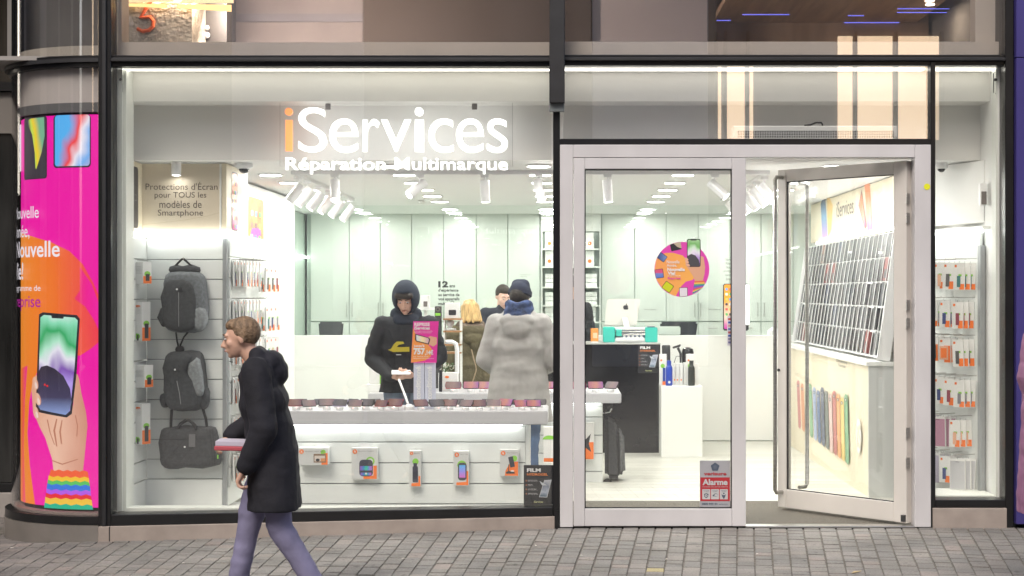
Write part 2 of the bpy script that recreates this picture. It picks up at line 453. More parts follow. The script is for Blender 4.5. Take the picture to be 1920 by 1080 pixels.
for i, (px_, py_, kind) in enumerate(((1606, 1074, 0), (1090, 1043, 1), (344, 1036, 1), (757, 1040, 1), (1250, 1050, 1), (22, 998, 1), (1005, 1023, 1), (1420, 1040, 1))):
    Y_ = CZ * F / (py_ - CY) + CYL; x_p = PX(px_, Y_); z_ = gz(x_p) + .004; ra = random.uniform(0, 3); wd_, ln_ = (.012, .045) if kind == 0 else (.006, random.uniform(.008, .02))
    q = MB(); q.xf = Matrix.Translation((x_p, Y_, z_)) @ Matrix.Rotation(ra * .3, 4, 'Z'); q.add([(-ln_, 0, .001), (-ln_ * .3, -wd_, .004), (ln_, 0, .002), (-ln_ * .2, wd_, .005), (-ln_, 0, 0), (-ln_ * .3, -wd_, .002), (ln_, 0, 0), (-ln_ * .2, wd_, .003)], [(0, 1, 2, 3), (7, 6, 5, 4), (0, 4, 5, 1), (1, 5, 6, 2), (2, 6, 7, 3), (3, 7, 4, 0)])
    o = q.build('fallen_leaf' if kind == 0 else 'paper_scrap', mat('leaf_straw', (.5, .38, .2), .8) if kind == 0 else mat('scrap', (.6, .57, .5), .8))
    tag(o, 'dry straw coloured leaf lying before the open door' if kind == 0 else 'tiny pale scrap of litter on the paving, %s of the scraps' % ORD[i - 1], 'leaf' if kind == 0 else 'litter', None if kind == 0 else 'scraps of litter')

# ================================================================== SHOP SHELL
XL, XR, YB, ZC = -3.03, 2.92, 8.0, 2.48
YP = 5.76        # glass partition / half wall
CEIL = mat('ceiling_white', (.85, .85, .84), .6)
WALLW = mat('wall_white', (.8, .8, .785), .55, noise=(2, .02))
WALLG = mat('wall_green_glass', (.5, .6, .53), .12, noise=(1, .04))
s = MB().box(XL - .12, XR + .12, .601, YB + .12, ZC, ZC + .1).build('ceiling', CEIL); s['kind'] = 'structure'
FLO = mat('floor_white_planks', (.52, .52, .47), .35, noise=(2.2, .1, (1, 14, 1)))
s = MB().box(XL, XR, 1.22, YB, -.06, 0).build('floor', FLO); s['kind'] = 'structure'
# plank joints in the shop floor: real boards laid front to back along X
floor_o = s
for i in range(18):
    y0 = 1.22 + i * .19
    q = MB(); q.box(XL + .01, XR - .01, y0 + .001, y0 + .188, 0.0, .004)
    q.build('floor_board', mat('floor_board_%d' % (i % 3), [(.52, .515, .465), (.485, .48, .43), (.54, .535, .48)][i % 3], .38, noise=(2.0, .09, (2, 20, 1)), spec=.5), floor_o)
MATM = mat('entrance_mat', (.115, .105, .085), .95, noise=(140, .5), bump=(300, .8, .004))
s = MB().box(PX(1040, .06) , XR, .06, 1.215, -.06, .002).build('entrance_mat', MATM)
tag(s, 'grey brown bristle entrance mat behind the threshold', 'mat')
s = MB().box(XL, PX(1040, .06), .1, 1.215, -.06, 0).build('window_floor', WALLW); s['kind'] = 'structure'
s = MB().box(XR, XR + .12, .1, YB, -.06, 3.1).build('wall_right', WALLW); s['kind'] = 'structure'
s = MB().box(XL - .12, XL, .1, YB, -.06, 3.05)
s = s.build('wall_left', WALLW); s['kind'] = 'structure'
s = MB().box(XL, XR, YB, YB + .12, -.06, ZC).build('wall_back', WALLG); s['kind'] = 'structure'
# green glass cladding on the left wall, behind the display tower
s = MB()
for i in range(3): s.box(XL + .001, XL + .02, 4.74 + i * .95, 5.67 + i * .95, 1.05, ZC - .01)
tag(s.build('glass_cladding', WALLG), 'pale green glass cladding on the far left shop wall', 'wall panel')
# bulkheads above the windows
SOF = mat('bulkhead_white', (.8, .79, .75), .6, noise=(1.2, .03))
s = MB(); s.box(XL, XR, .28, .36, 2.86, 3.2); s.box(XL, XR, .36, .60, 2.86, 2.93); s.box(XL, XR, .08, .28, 3.075, 3.11)
s.build('bulkhead', SOF)['kind'] = 'structure'
MB().box(XL, XR, .52, .60, ZC - .002, 2.8599).build('bulkhead', mat('bulkhead_grey', (.8, .79, .76), .6, noise=(1.2, .03)))['kind'] = 'structure'
# lit cove above the wall units
def strip(name, label, b0, b1, r=.012):
    t = MB().tube([b0, b1], r, 6).build(name, LEDW); tag(t, label, 'strip light')
strip('strip_light', 'long white strip light on the far left wall', (XL + .06, 4.75, 1.97), (XL + .06, 7.9, 1.97))
# ================================================================== SHOP FRONT FRAME
zc = lambda py: PZ(py, 0)
xc = lambda px: PX(px, 0)
fr = thing('shopfront_frame', 'black aluminium shopfront frame with tall mullions and stone coloured plinth', 'shopfront', (0, 0, gz(-3)))
TOP = 4.4
def fpart(name, m=BLKF, bev=.004): return lambda q: q.build(name, m, fr, bevel=bev)
for a, b in ((187, 211),):
    fpart('mullion')(MB().box(xc(a), xc(b), -.035, .10, zc(985), TOP))
    fpart('mullion_cap', BLKM)(MB().box(xc(a) + .028, xc(b) - .028, -.05, -.036, zc(985), TOP))
fpart('mullion')(MB().box(xc(1037), xc(1050), -.03, .10, -.02, zc(190)))
fpart('mullion')(MB().box(xc(1034), xc(1056), -.03, .10, zc(190), TOP))
# boxed post standing forward of the upper middle mullion
fpart('post_cover', BLKM, .006)(MB().box(PX(1030, -.12), PX(1059, -.12), -.12, -.034, PZ(193, -.12), TOP))
fpart('post_bracket', mat('clear_bracket', (.2, .22, .22), .2))(MB().box(xc(1030), xc(1058), -.08, -.034, zc(212), zc(194)))
fpart('mullion')(MB().box(xc(1743), xc(1752), -.03, .10, 0, zc(117)))
fpart('mullion')(MB().box(xc(1882), xc(1898), -.035, .10, 0, TOP))
# transoms: glossy outer bar with a matte cap
fpart('transom')(MB().box(xc(211) , xc(1034), -.012, .1, zc(125), zc(104)))
fpart('transom')(MB().box(xc(1056) , xc(1882), -.012, .1, zc(123), zc(103)))
fpart('transom_cap', BLKM)(MB().box(xc(211), xc(1034), -.045, -.013, zc(117), zc(110)))
fpart('transom_cap', BLKM)(MB().box(xc(1056), xc(1882), -.045, -.013, zc(115.5), zc(109.5)))
fpart('transom')(MB().box(xc(1050), xc(1743), -.03, .1, zc(272), zc(261)))
# sloping sill and plinth of the left window
def wedge(x0, x1, zb0, zb1, zt0, zt1, y0, y1):
    return MB().hexa([(x0, y0, zb0), (x1, y0, zb1), (x1, y1, zb1), (x0, y1, zb0), (x0, y0, zt0), (x1, y0, zt1), (x1, y1, zt1), (x0, y1, zt0)])
fpart('sill')(wedge(xc(211), xc(1037), zc(985), zc(966), zc(964), zc(950), -.035, .12))
fpart('sill')(MB().box(xc(1752), xc(1882), -.035, .12, zc(950), zc(936)))
PLI = mat('plinth_stone', (.33, .28, .245), .55, noise=(8, .12), bump=(40, .1, .002))
PLI2 = mat('plinth_metal', (.36, .33, .31), .45, metal=.25, noise=(6, .12), bump=(25, .08, .003))
plinth_left = wedge(xc(188), xc(1040), gz(-3) - .02, -.02, zc(985.5), zc(966.5), -.05, .1).build('plinth', PLI, fr, bevel=.003)
MB().box(xc(1746), xc(1884), -.05, .1, -.02, zc(951)).build('plinth', PLI, fr, bevel=.003)
MB().box(xc(1040), xc(1048), -.04, .1, -.02, zc(955)).build('door_jamb_base', BLKF, fr)
# panes
def pane(a, b, t, u, m, dy=.0, th=.008):
    return MB().box(xc(a), xc(b), dy, dy + th, zc(u), zc(t)).build('glass_pane', m, fr)
pane(211, 1034, 124.5, 965, GLASS, .012)
pane(1752, 1882, 122.5, 937, GLASS, .012)
pane(1056, 1743, 122.5, 261.5, GLASSU, .012)
MB().box(xc(211), xc(1034), .012, .02, zc(104.5), TOP).build('glass_pane', GLASSU, fr)
MB().box(xc(1056), xc(1882), .012, .02, zc(103.5), TOP).build('glass_pane', GLASSU, fr)
# light edges (white inner lining round the panes)
LIN = mat('lining_white', (.75, .77, .72), .5)
for a, b, t, u in ((211, 218, 125, 964), ):
    MB().box(xc(a), xc(b) + .01, .102, .122, zc(u) + .005, zc(t)).build('inner_lining', LIN, fr)
    MB().box(xc(a), xc(b) + .03, .123, .3, zc(u) + .01, zc(t)).build('inner_lining', LIN, fr)
MB().box(xc(1876), xc(1881), .102, .2, zc(937), zc(123)).build('inner_lining', LIN, fr)
MB().box(xc(217), xc(1034), .125, .26, zc(964), zc(958)).build('window_board', LIN, fr)
MB().box(xc(1752), xc(1876), .125, .5, zc(937), zc(934)).build('window_board', LIN, fr)
# window catches high on the reveals
for px in (214, 1872):
    q = MB(); x = xc(px); q.tube([(x, .11, zc(170)), (x, .11, zc(133)), (x + .016, .11, zc(130)), (x + .022, .11, zc(136)), (x + .022, .11, zc(168)), (x + .012, .11, zc(172))], .0035, 6)
    q.cyl((x + .012, .1, zc(145)), (x + .012, .12, zc(145)), .01)
    q.build('catch', DARKS, fr)

# light strips hidden along the inside of the frame, they make the bright edges round the panes
for a, b_, z in ((212, 1033, 3.045), (1058, 1742, 3.045), (1754, 1876, 3.045)):
    q = MB().box(xc(a), xc(b_), .104, .19, z + .008, z + .013); q.build('strip_light', mat('edge_led', (1, 1, 1), .5, emit=2.4, ecol=(1, .96, .88)), fr)

# ================================================================== CURVED CORNER
AX, BX = .79, .60
def ellpt(t, k=0.0, z=0.0):    # t: 0 at the facade, 90 deg at the far left
    return Vector((xc(187) - (AX - k) * math.sin(t), k + (BX - k) * (1 - math.cos(t)), z))
def curved(name, z0, z1, k, th, m, parent, n=28, tmax=R(90), z0b=None, smooth=True):
    q = MB(); vs = []; fs = []
    for i in range(n + 1):
        t = tmax * i / n
        zb = z0 if z0b is None else z0 + (z0b - z0) * i / n
        for kk, z in ((k, zb), (k, z1), (k + th, z1), (k + th, zb)): vs.append(ellpt(t, kk, z))
    for i in range(n):
        a, b = i * 4, i * 4 + 4
        for j in range(4): fs.append((a + j, a + (j + 1) % 4, b + (j + 1) % 4, b + j))
    fs.append((0, 3, 2, 1)); fs.append((n * 4, n * 4 + 1, n * 4 + 2, n * 4 + 3))
    q.add(vs, fs); o = q.build(name, m, parent, smooth=smooth); return o
cw_ = thing('curved_corner_window', 'curved glass corner left of the shop window with black bars and grey plinth', 'shopfront', (xc(187), 0, gz(-3.1)))
curved('glass_pane', zc(968), zc(124), .012, .008, glass_mat('curved_glass', (.96, .96, .96), 1.5), cw_)
curved('glass_pane', zc(103), TOP, .012, .008, glass_mat('curved_glass_up', (.93, .93, .93), 3.0), cw_)
curved('transom', zc(125), zc(104), -.008, .05, BLKF, cw_)
curved('transom_cap', zc(117), zc(110), -.032, .022, BLKM, cw_)
curved('sill', zc(983), zc(968), -.03, .08, BLKF, cw_)
curved('plinth', gz(-3.1) - .03, zc(984), -.035, .06, mat('plinth_curved', (.42, .39, .36), .33, metal=.75, noise=(5, .1), bump=(20, .06, .003)), cw_)
MB().box(xc(208.8), xc(210.4), -.053, -.045, gz(-3) - .02, zc(985)).build('joint', RUB, cw_)
# inner wall bits of the corner
curved('inner_apron', zc(208), zc(190), .05, .01, mat('apron_grey', (.13, .13, .13), .6), cw_)
curved('inner_apron', zc(190), zc(124), .05, .01, mat('apron_beige', (.5, .46, .43), .6, noise=(2, .1)), cw_)
curved('inner_apron', zc(103.5), zc(83), .05, .01, mat('apron_beige2', (.55, .5, .43), .6), cw_)
curved('inner_board', zc(968), zc(962), .022, .08, mat('sill_board_inner', (.3, .24, .22), .4), cw_)
# straight return running back from the curve and the neighbouring recessed front
x_ = ellpt(R(90)).x
rt = thing('recessed_shopfront', 'dark recessed shopfront at the far left edge', 'shopfront', (x_ - .5, 1.4, -.12))
MB().box(x_, x_ + .02, BX + .01, 1.4, -.15, TOP).build('return_panel', mat('dark_glass_panel', (.03, .028, .026), .15), rt)
DG = mat('dark_window', (.025, .025, .024), .12, noise=(3, .5, (3, 3, .4)))
MB().box(x_ - 3, x_, 1.42, 1.5, PZ(905, 1.4), TOP).build('dark_panel', DG, rt)
MB().box(x_ - 3, x_, 1.38, 1.48, PZ(922, 1.4), PZ(906, 1.4)).build('sill', BLKF, rt, bevel=.004)
MB().box(x_ - 3, x_, 1.37, 1.5, -.25, PZ(923, 1.4)).build('plinth', PLI2, rt, bevel=.004)
MB().box(x_ - 3, x_, 1.35, 1.418, PZ(172, 1.4), PZ(155, 1.4)).build('transom', BLKF, rt)
MB().box(x_ - 3, x_ , 1.40, 1.419, PZ(250, 1.4), PZ(173, 1.4)).build('fascia', mat('fascia_grey', (.2, .18, .16), .6), rt)

MB().box(x_ - 2.6, x_ - 2.25, 1.395, 1.418, 2.4, 4.35).build('lit_panel', mat('streak_panel_glow', (1, .95, .85), .5, emit=3.0, ecol=(1, .9, .76)), rt)  # unseen glowing panel added for the bright streak in the curved glass
# curved LED advertising screen just behind the curved pane
class Curve:
    cut = .03
    def __init__(s, k):
        s.k = k; s.tab = [(0.0, 0.0)]; prev = ellpt(0, k); acc = 0
        for i in range(1, 181):
            t = R(90) * i / 180; p = ellpt(t, k); acc += (p - prev).length; prev = p; s.tab.append((acc, t))
    def pt(s, a, b, h=0):
        L = max(0, -a); j = 0
        for j in range(1, len(s.tab)):
            if s.tab[j][0] >= L: break
        (l0, t0), (l1, t1) = s.tab[j - 1], s.tab[j]; t = t0 + (t1 - t0) * min(1, (L - l0) / (l1 - l0))
        e = 1e-3; tg = (ellpt(t + e, s.k) - ellpt(t - e, s.k)).normalized(); n = Vector((tg.y, -tg.x, 0)); 
        if n.y > 0 or n.x > 0.0 and n.y > -.01: n = -n
        p = ellpt(t, s.k) + n * h; p.z = b; return p
    def a_of(s, px):
        best = min(range(400), key=lambda i: abs(CX + s.pt(-i * .0025, 0).x * F / D(s.pt(-i * .0025, 0).y) - px)); return -best * .0025
led = thing('led_screen', 'curved magenta and orange led advertising screen behind the corner glass', 'screen', (xc(187), .1, zc(962)))
CS = Curve(.075); CS2 = Curve(.068)
curved('screen_body', zc(963), zc(207), .08, .04, BLACKP, led, tmax=R(62))
A = lambda px: CS.a_of(px)
EM = .7
def em(name, c, s_=EM): return mat(name, (.02, .02, .02), .4, emit=s_, ecol=c)
E_MAG = em('led_magenta', (1, .0, .42)); E_OR = grad_mat('led_orange', [(0, (1, .32, .02)), (.55, (1, .2, .02)), (1, (1, .05, .08))], 'X', emit=EM, wave=.25)
E_OR2 = grad_mat('led_orange2', [(0, (1, .3, .02)), (.5, (1, .14, .04)), (1, (1, .01, .3))], 'X', emit=EM, wave=.15)
E_MG2 = grad_mat('led_mag2', [(0, (1, .03, .15)), (.5, (1, .0, .33)), (1, (1, 0, .42))], 'X', emit=EM)
E_W = em('led_white', (1, .93, 1)); E_BLK = em('led_black', (.02, .02, .03), .6); E_SKIN = grad_mat('led_skin', [(0, (.85, .42, .27)), (.5, (.95, .58, .42)), (1, (.7, .3, .2))], 'X', emit=EM, wave=.3)
E_SK2 = em('led_skin_line', (.55, .22, .13)); E_SK3 = em('led_nail', (1, .75, .66))
lo = A(33)
zt, zb = zc(212), zc(955)
def aA(px, py): return (A(px), zc(py))
# clip helper: keep polygon a >= lo
def cl(poly): return [(max(lo, a), b) for a, b in poly]
items = [(rect(lo, A(188), zb, zt), E_MAG),
         (cl([aA(34, 430), aA(60, 440), aA(95, 452), aA(130, 470), aA(155, 495), aA(175, 530), aA(188, 560), aA(188, 640), aA(170, 655), aA(150, 668), aA(120, 665), aA(90, 668), aA(75, 690), aA(62, 720), aA(55, 760), aA(52, 820), aA(56, 880), aA(66, 955), aA(34, 955)]), E_OR),
         (cl([aA(34, 700), aA(52, 690), aA(47, 760), aA(45, 850), aA(48, 955), aA(34, 955)]), E_OR2),
         ([aA(150, 500), aA(172, 532), aA(188, 575), aA(188, 625), aA(176, 600), aA(160, 575), aA(140, 560), aA(150, 545)], E_MG2)]
# three phones along the top
G_P1 = grad_mat('led_wall1', [(0, (.1, .5, 1)), (.3, (1, .05, .05)), (.5, (.95, .9, 1)), (.75, (.2, .5, 1)), (1, (1, .5, .4))], 'X', emit=EM, rot=R(25), wave=.5)
G_P2 = grad_mat('led_wall2', [(0, (.02, .02, .03)), (.4, (.06, .05, .08)), (.55, (.6, .85, .1)), (.7, (1, .7, .02)), (1, (.2, .5, .3))], 'X', emit=EM, rot=R(-20), wave=.25)
G_P3 = grad_mat('led_wall3', [(0, (.05, .1, .6)), (.5, (.5, .7, 1)), (1, (.1, .2, .7))], 'Y', emit=EM, wave=.3)
items += [(rrect(A(101), A(171), zc(312), zt, .025), E_BLK), (rrect(A(103.5), A(168.5), zc(309), zt, .02), G_P1),
          (rrect(A(47), A(89), zc(331), zt, .02), E_BLK), (rrect(A(49), A(87), zc(329), zt, .016), em('led_dark', (.045, .035, .05))),
          ([aA(52, 218), aA(60, 214), aA(84, 214), aA(85, 250), aA(80, 280), aA(70, 312), aA(68, 310), aA(67, 280), aA(62, 245)], G_P2),
          (rrect(lo, A(42), zc(312), zt - .03, .012), E_W), (rrect(lo, A(40.5), zc(297), zt - .03, .01), G_P3)]
led_sc = paint(CS, items, 'screen_picture', led, h=0, step=.0009)
# phone in the hand
G_HP = grad_mat('led_wall_hand', [(0, (.3, .15, .6)), (.25, (.55, .4, .98)), (.42, (.25, .1, .5)), (.55, (.92, .9, 1)), (.64, (.5, .92, .68)), (.78, (.03, .45, .14)), (.92, (.3, .85, .55)), (1, (.6, .95, .8))], 'Y', emit=EM, wave=.55)
hc = ((A(112)), zc(686))
fing = []
hand_poly = [aA(66, 712), aA(72, 706), aA(79, 715), aA(95, 770), aA(135, 778), aA(140, 760), aA(142, 705), aA(147, 702), aA(151, 712), aA(154, 735), aA(163, 775), aA(166, 800), aA(161, 850), aA(157, 890), aA(104, 893), aA(101, 865), aA(88, 825), aA(78, 805), aA(66, 775), aA(63, 735)]
it2 = [(hand_poly, E_SKIN),
       ([aA(77, 590), aA(84, 586), aA(146, 591), aA(152, 598), aA(146, 700), aA(137, 778), aA(128, 785), aA(76, 777), aA(71, 768)], E_BLK),
       ([aA(80, 596), aA(86, 591), aA(143, 596), aA(148, 601), aA(142, 690), aA(134, 772), aA(126, 780), aA(80, 772), aA(75, 764)], G_HP),
       ([aA(76, 700), aA(81, 690), aA(92, 687), aA(106, 693), aA(122, 706), aA(134, 730), aA(137, 755), aA(133, 773), aA(126, 780), aA(80, 772), aA(75, 764)],
        grad_mat('led_wall_dark', [(0, (.3, .4, .75)), (.35, (.06, .05, .12)), (1, (.03, .02, .04))], 'Y', emit=EM)),
       ([aA(99, 589), aA(124, 591), aA(122, 598), aA(101, 597)], E_BLK),
       (oval(A(88), zc(724), .008, .008, 10), em('led_reddot', (1, .02, .02))), (oval(A(93), zc(726), .008, .008, 10), em('led_reddot', (1, .02, .02)))]
for fx, fy in ((71, 722), (76, 752), (73, 778)):
    it2 += [(rotp(oval(A(fx), zc(fy), .028, .045, 16), (A(fx), zc(fy)), 25), E_SKIN), (rotp(oval(A(fx + 2), zc(fy + 4), .012, .024, 12), (A(fx + 2), zc(fy + 4)), 20), E_SK3)]
for pts in ([(95, 790), (100, 815), (108, 838), (106, 836), (98, 815), (93, 790)], [(112, 788), (108, 810), (112, 840), (110, 840), (105, 810), (110, 788)], [(122, 790), (119, 812), (121, 835), (119, 835), (116, 812), (120, 790)],
            [(146, 780), (150, 800), (149, 820), (147, 820), (148, 800), (144, 780)], [(103, 866), (122, 872), (150, 862), (150, 864), (122, 874.5), (103, 868)]):
    it2.append(([aA(*p) for p in pts], E_SK2))
# knitted rainbow cuff
cuff = [(885, 897, (1, .12, .03)), (897, 905, (1, .6, .02)), (905, 912, (.1, .6, .12)), (912, 922, (.02, .2, .8)), (922, 930, (.5, .1, .9)), (930, 938, (.9, .01, .03)), (938, 949, (1, .6, .05)), (949, 956, (.0, .5, .3))]
for y0, y1, c in cuff:
    f0 = (y0 - 885) / 70; f1 = (y1 - 885) / 70
    l0, l1 = 101 - 11 * f0 ** .6, 101 - 11 * f1 ** .6; r0, r1 = 168 + 10 * f0, 168 + 10 * f1
    e_ = em('led_knit_%d' % y0, c); poly = []
    n = 9
    for i in range(n + 1): poly.append(aA(l0 + (r0 - l0) * i / n, y0 + (1.5 if i % 2 else -1.5)))
    for i in range(n, -1, -1): poly.append(aA(l1 + (r1 - l1) * i / n, y1 + 1.5))
    it2.append((poly, e_))
paint(CS, it2, 'hand_picture', led, h=.016, step=.0007)
E_PUR = em('led_purple', (.5, .0, .35))
def ltext(s, x1, y0, y1, wd, m=E_W, bold=.004):
    a1 = A(x1); text(CS, s, a1 - wd, a1, zc(y1), zc(y0), m, 'lettering', led, h=.028, bold=bold)
ltext('Nouvelle', 79, 383, 406, .36); ltext('Année,', 62, 418, 446, .30)
ltext('Nouvelle', 117, 450, 481, .52, bold=.014); ltext('Vie!', 51, 490, 524, .2, bold=.014)
ltext('programme de', 82, 534, 549, .42, bold=.0); ltext('reprise', 82, 555, 584, .35, E_PUR, .006)

# ================================================================== UPPER STOREY
up = thing('upper_storey', 'dim upper storey interior behind the top row of glass', 'building', (0, 1, 3.12))
UPC = mat('reflected_boards', (.5, .33, .21), .35, noise=(2.0, .25, (8, .6, 1)))
MB().box(XL - .9, XR + .1, .1, 3.2, 3.112, 3.14).build('floor_slab', mat('slab_grey', (.3, .28, .26), .7), up)
UPW = mat('upper_wall', (.4, .335, .31), .7, noise=(1.6, .2))  # mauve reflection of the street is mixed into this wall colour
MB().box(XL - .9, 0, 2.4, 2.5, 3.14, 4.6).build('rear_wall', UPW, up)
# pale sill boards seen at the foot of the upper panes
LED_B = mat('upper_sill', (.62, .55, .48), .6, noise=(2, .05))
MB().box(xc(212), xc(1033), .10, .16, 3.1405, PZ(80, .12)).build('sill_board', LED_B, up)
MB().box(xc(1057), xc(1881), .10, .16, 3.1405, PZ(79, .12)).build('sill_board', LED_B, up)
MB().box(xc(211), xc(217), .13, .3, 3.1405, TOP).build('jamb_board', LED_B, up)
MB().box(xc(1842), xc(1880), .17, .3, 3.1405, TOP).build('jamb_board', LED_B, up)
# rough concrete pier with a sprayed orange figure
CONC = mat('raw_concrete', (.36, .32, .27), .9, noise=(5, .5), bump=(30, .8, .02))
pier = MB().box(PX(218, .5), PX(360, .5), .5, .9, 3.1405, TOP).build('concrete_pier', CONC, up)
CPALE = mat('concrete_scar', (.38, .35, .32), .9, noise=(14, .5))
s5 = front(.497); q5 = lambda px, py: (PX(px, .5), PZ(py, .5))
paint(s5, [([q5(*p) for p in pp], CPALE) for pp in ([(221, 5), (228, 0), (233, 22), (229, 48), (234, 78), (222, 78)], [(236, 28), (246, 30), (252, 45), (248, 52), (238, 44)], [(225, 56), (236, 54), (237, 76), (228, 78)])], 'bare_patch', pier, h=.001)
OSP = mat('orange_spray', (.75, .13, .03), .7, noise=(30, .25))
pts5 = [(284, 2), (276, 12), (270, 24), (264, 34), (272, 33), (282, 32), (288, 40), (287, 50), (280, 57), (268, 59), (258, 54)]
q = MB(); q.tube([Vector((PX(a, .5), .492, PZ(b, .5))) for a, b in pts5], .013, 6); q.build('sprayed_five', OSP, pier)
# dark machine cupboard and cove lights beyond
MB().box(PX(361, .9), PX(425, .9), .9, 1.2, 3.1405, TOP).build('dark_cupboard', mat('cupboard_dark', (.02, .018, .018), .5), up)
MB().ell(P(388, 66, .88), (.024, .012, .024)).build('glass_bulb', mat('bulb_grey', (.3, .3, .3), .2), up)
MB().ell(P(388, 52, .88), (.02, .012, .02)).build('glass_bulb', mat('bulb_grey', (.3, .3, .3), .2), up)
COVE = mat('cove_light', (1, .7, .35), .5, emit=1.2, ecol=(1, .62, .22)); COVE2 = mat('cove_light_soft', (1, .8, .5), .5, emit=.7, ecol=(1, .72, .38))
cv = thing('cove_light', 'warm yellow recessed cove lights above the concrete pier', 'ceiling light', P(330, 10, .45))
MB().hexa([P(236, 12, .45), P(312, 15, .45), P(312, 15, .48), P(236, 12, .48), P(236, 6, .45), P(312, 8, .45), P(312, 8, .48), P(236, 6, .48)]).build('light_panel', COVE, cv)
MB().hexa([P(240, 5, .45), P(326, 3, .45), P(326, 3, .48), P(240, 5, .48), P(240, -14, .45), P(326, -14, .45), P(326, -14, .48), P(240, -14, .48)]).build('light_panel', COVE2, cv)
MB().hexa([P(332, 15, .45), P(434, 22, .45), P(434, 22, .48), P(332, 15, .48), P(332, 8, .45), P(434, 9, .45), P(434, 9, .48), P(332, 8, .48)]).build('light_panel', COVE, cv)
MB().hexa([P(340, 6, .45), P(438, 6, .45), P(438, 6, .48), P(340, 6, .48), P(340, -14, .45), P(438, -14, .45), P(438, -14, .48), P(340, -14, .48)]).build('light_panel', COVE2, cv)
def area(root, loc, power, size, rot=(0, 0, 0), col=(1, .8, .6)):
    ld = bpy.data.lights.new('cove_lamp', 'AREA'); ld.shape = 'RECTANGLE'; ld.size, ld.size_y = size; ld.energy = power; ld.color = col
    lo = bpy.data.objects.new('lamp', ld); COL.objects.link(lo); lo.parent = root; lo.location = Vector(loc) - WLOC.get(root.name, Vector()); lo.rotation_euler = rot
area(cv, (PX(338, .45), .5, PZ(-20, .45)), 16, (.5, .06), (R(35), 0, 0))
area(cv, (PX(432, .45), .6, PZ(-12, .45)), 50, (.3, .06), (R(62), 0, R(-42)), (1, .86, .76))
MB().box(PX(430, 2.38), PX(1030, 2.38), 2.37, 2.399, PZ(41, 2.38), PZ(26, 2.38)).build('reflected_line', mat('reflected_line_tone', (.3, .27, .28), .6), up)  # dark line of the street reflection, built as a rail
MB().box(PX(683, 2.3), PX(1108, 2.3), 2.2, 2.369, 3.1405, 4.6).build('reflected_dark_bay', mat('reflected_dark_tone', (.13, .1, .085), .7), up)  # dark stretch of the street reflection, built as a solid bay
MB().box(PX(1110, 2.3), PX(1325, 2.3), 2.25, 2.36, 3.1405, 4.6).build('reflected_pilaster', mat('reflected_mauve_tone', (.62, .52, .48), .7), up)  # pale pilaster reflection put into the colour of a bay
MB().box(PX(1326, 2.3), PX(1341, 2.3), 2.2, 2.36, 3.1405, 4.6).build('reflected_dark_post', mat('reflected_dark_tone', (.13, .1, .085), .7), up)  # dark gap in the reflection, built as a post
MB().box(PX(1108, 2.3), XR + .1, 2.4, 2.5, 3.14, 4.6).build('rear_wall', mat('upper_wall_reflected_brown', (.4, .27, .18), .6, noise=(1.2, .2, (6, 1, 1))), up)  # wall takes the brown of the reflected canopy into its colour
# reflected street canopy, its blue lines and two downlights modelled as solid parts here
zc2 = 3.78
can = MB().box(PX(1342, 2.2), XR, 1.0, 2.39, zc2, zc2 + .05).build('reflected_canopy', UPC, up)
BLUE = mat('reflected_blue_led', (.2, .25, 1), .5, emit=1.3, ecol=(.18, .2, 1))
def zline(px0, px1, py):
    Y = (zc2 - CZ) * F / (CY - py) + CYL; q = MB().box(PX(px0, Y), PX(px1, Y), Y - .004, Y + .004, zc2 - .004, zc2 - .001).build('reflected_blue_line', BLUE, can)
for a, b, c in ((1342, 1370, 54), (1342, 1370, 38), (1390, 1460, 43), (1392, 1480, 27), (1583, 1686, 42), (1590, 1620, 29), (1682, 1788, 23), (1683, 1780, 16)): zline(a, b, c)
for px_, py_ in ((1744, 8), (1743, 1)):
    Y_ = (zc2 - CZ) * F / (CY - py_) + CYL; x_p = PX(px_, Y_)
    ud = thing('downlight', 'small round downlight, %s one in the reflected brown canopy at the top right' % ('nearer' if py_ == 1 else 'farther'), 'ceiling light', (x_p, Y_, zc2))
    MB().cyl((x_p, Y_, zc2 - .006), (x_p, Y_, zc2 - .001), .035, n=16).build('lens', mat('small_lens', (1, .9, .8), .5, emit=5, ecol=(1, .85, .7)), ud)
    area(ud, (x_p - .0, Y_, zc2 - .01), 1.5, (.05, .05))  # lamp added behind the glass at the reflected downlight
MB().box(XL - .95, XR + .2, .1, 3.2, 4.45, 4.6).build('storey_ceiling', mat('slab_dark', (.08, .07, .065), .8), up)
# building body above and behind
bb = MB(); bb.box(-6.9, XR + 1.5, .12, 9, 4.62, 11); bb.box(XR + .13, XR + 3.5, .2, 9, -.1, 4.62); bb.box(-6.9, XL - .95, 1.55, 9, -.3, 4.62); bb.box(XL - .94, XR + .12, 8.15, 9, -.1, 4.62)
bb.box(XL - .94, XR + .1, 2.55, 8.1, 2.62, 4.6); bb.box(xc(187), XL - .121, .72, 3.4, -.1, 3.1); bb.box(XL - .93, XL - .13, .75, 3.4, 3.15, 4.4)
tag(bb.build('upper_building', mat('building_render', (.2, .19, .18), .8, noise=(2, .1))), 'plain grey building body above and behind the shopfront', 'building')
MB().box(XR + .06, 3.9, -.06, .1, -.1, 4.4).build('x', RUB)
bpy.data.objects.remove(bpy.data.objects['x'])
BLUEW = mat('blue_panel', (.05, .04, .18), .35, noise=(3, .15, (1, 1, .3)))
hw = thing('blue_hoarding', 'flat violet blue hoarding panels at the right edge', 'wall', (3.3, -.05, 0))
MB().box(xc(1899), 4.6, -.08, .1, .03, zc(112)).build('panel', BLUEW, hw, bevel=.003)
MB().box(xc(1899), 4.6, -.08, .1, zc(111), 4.4).build('panel', BLUEW, hw, bevel=.003)

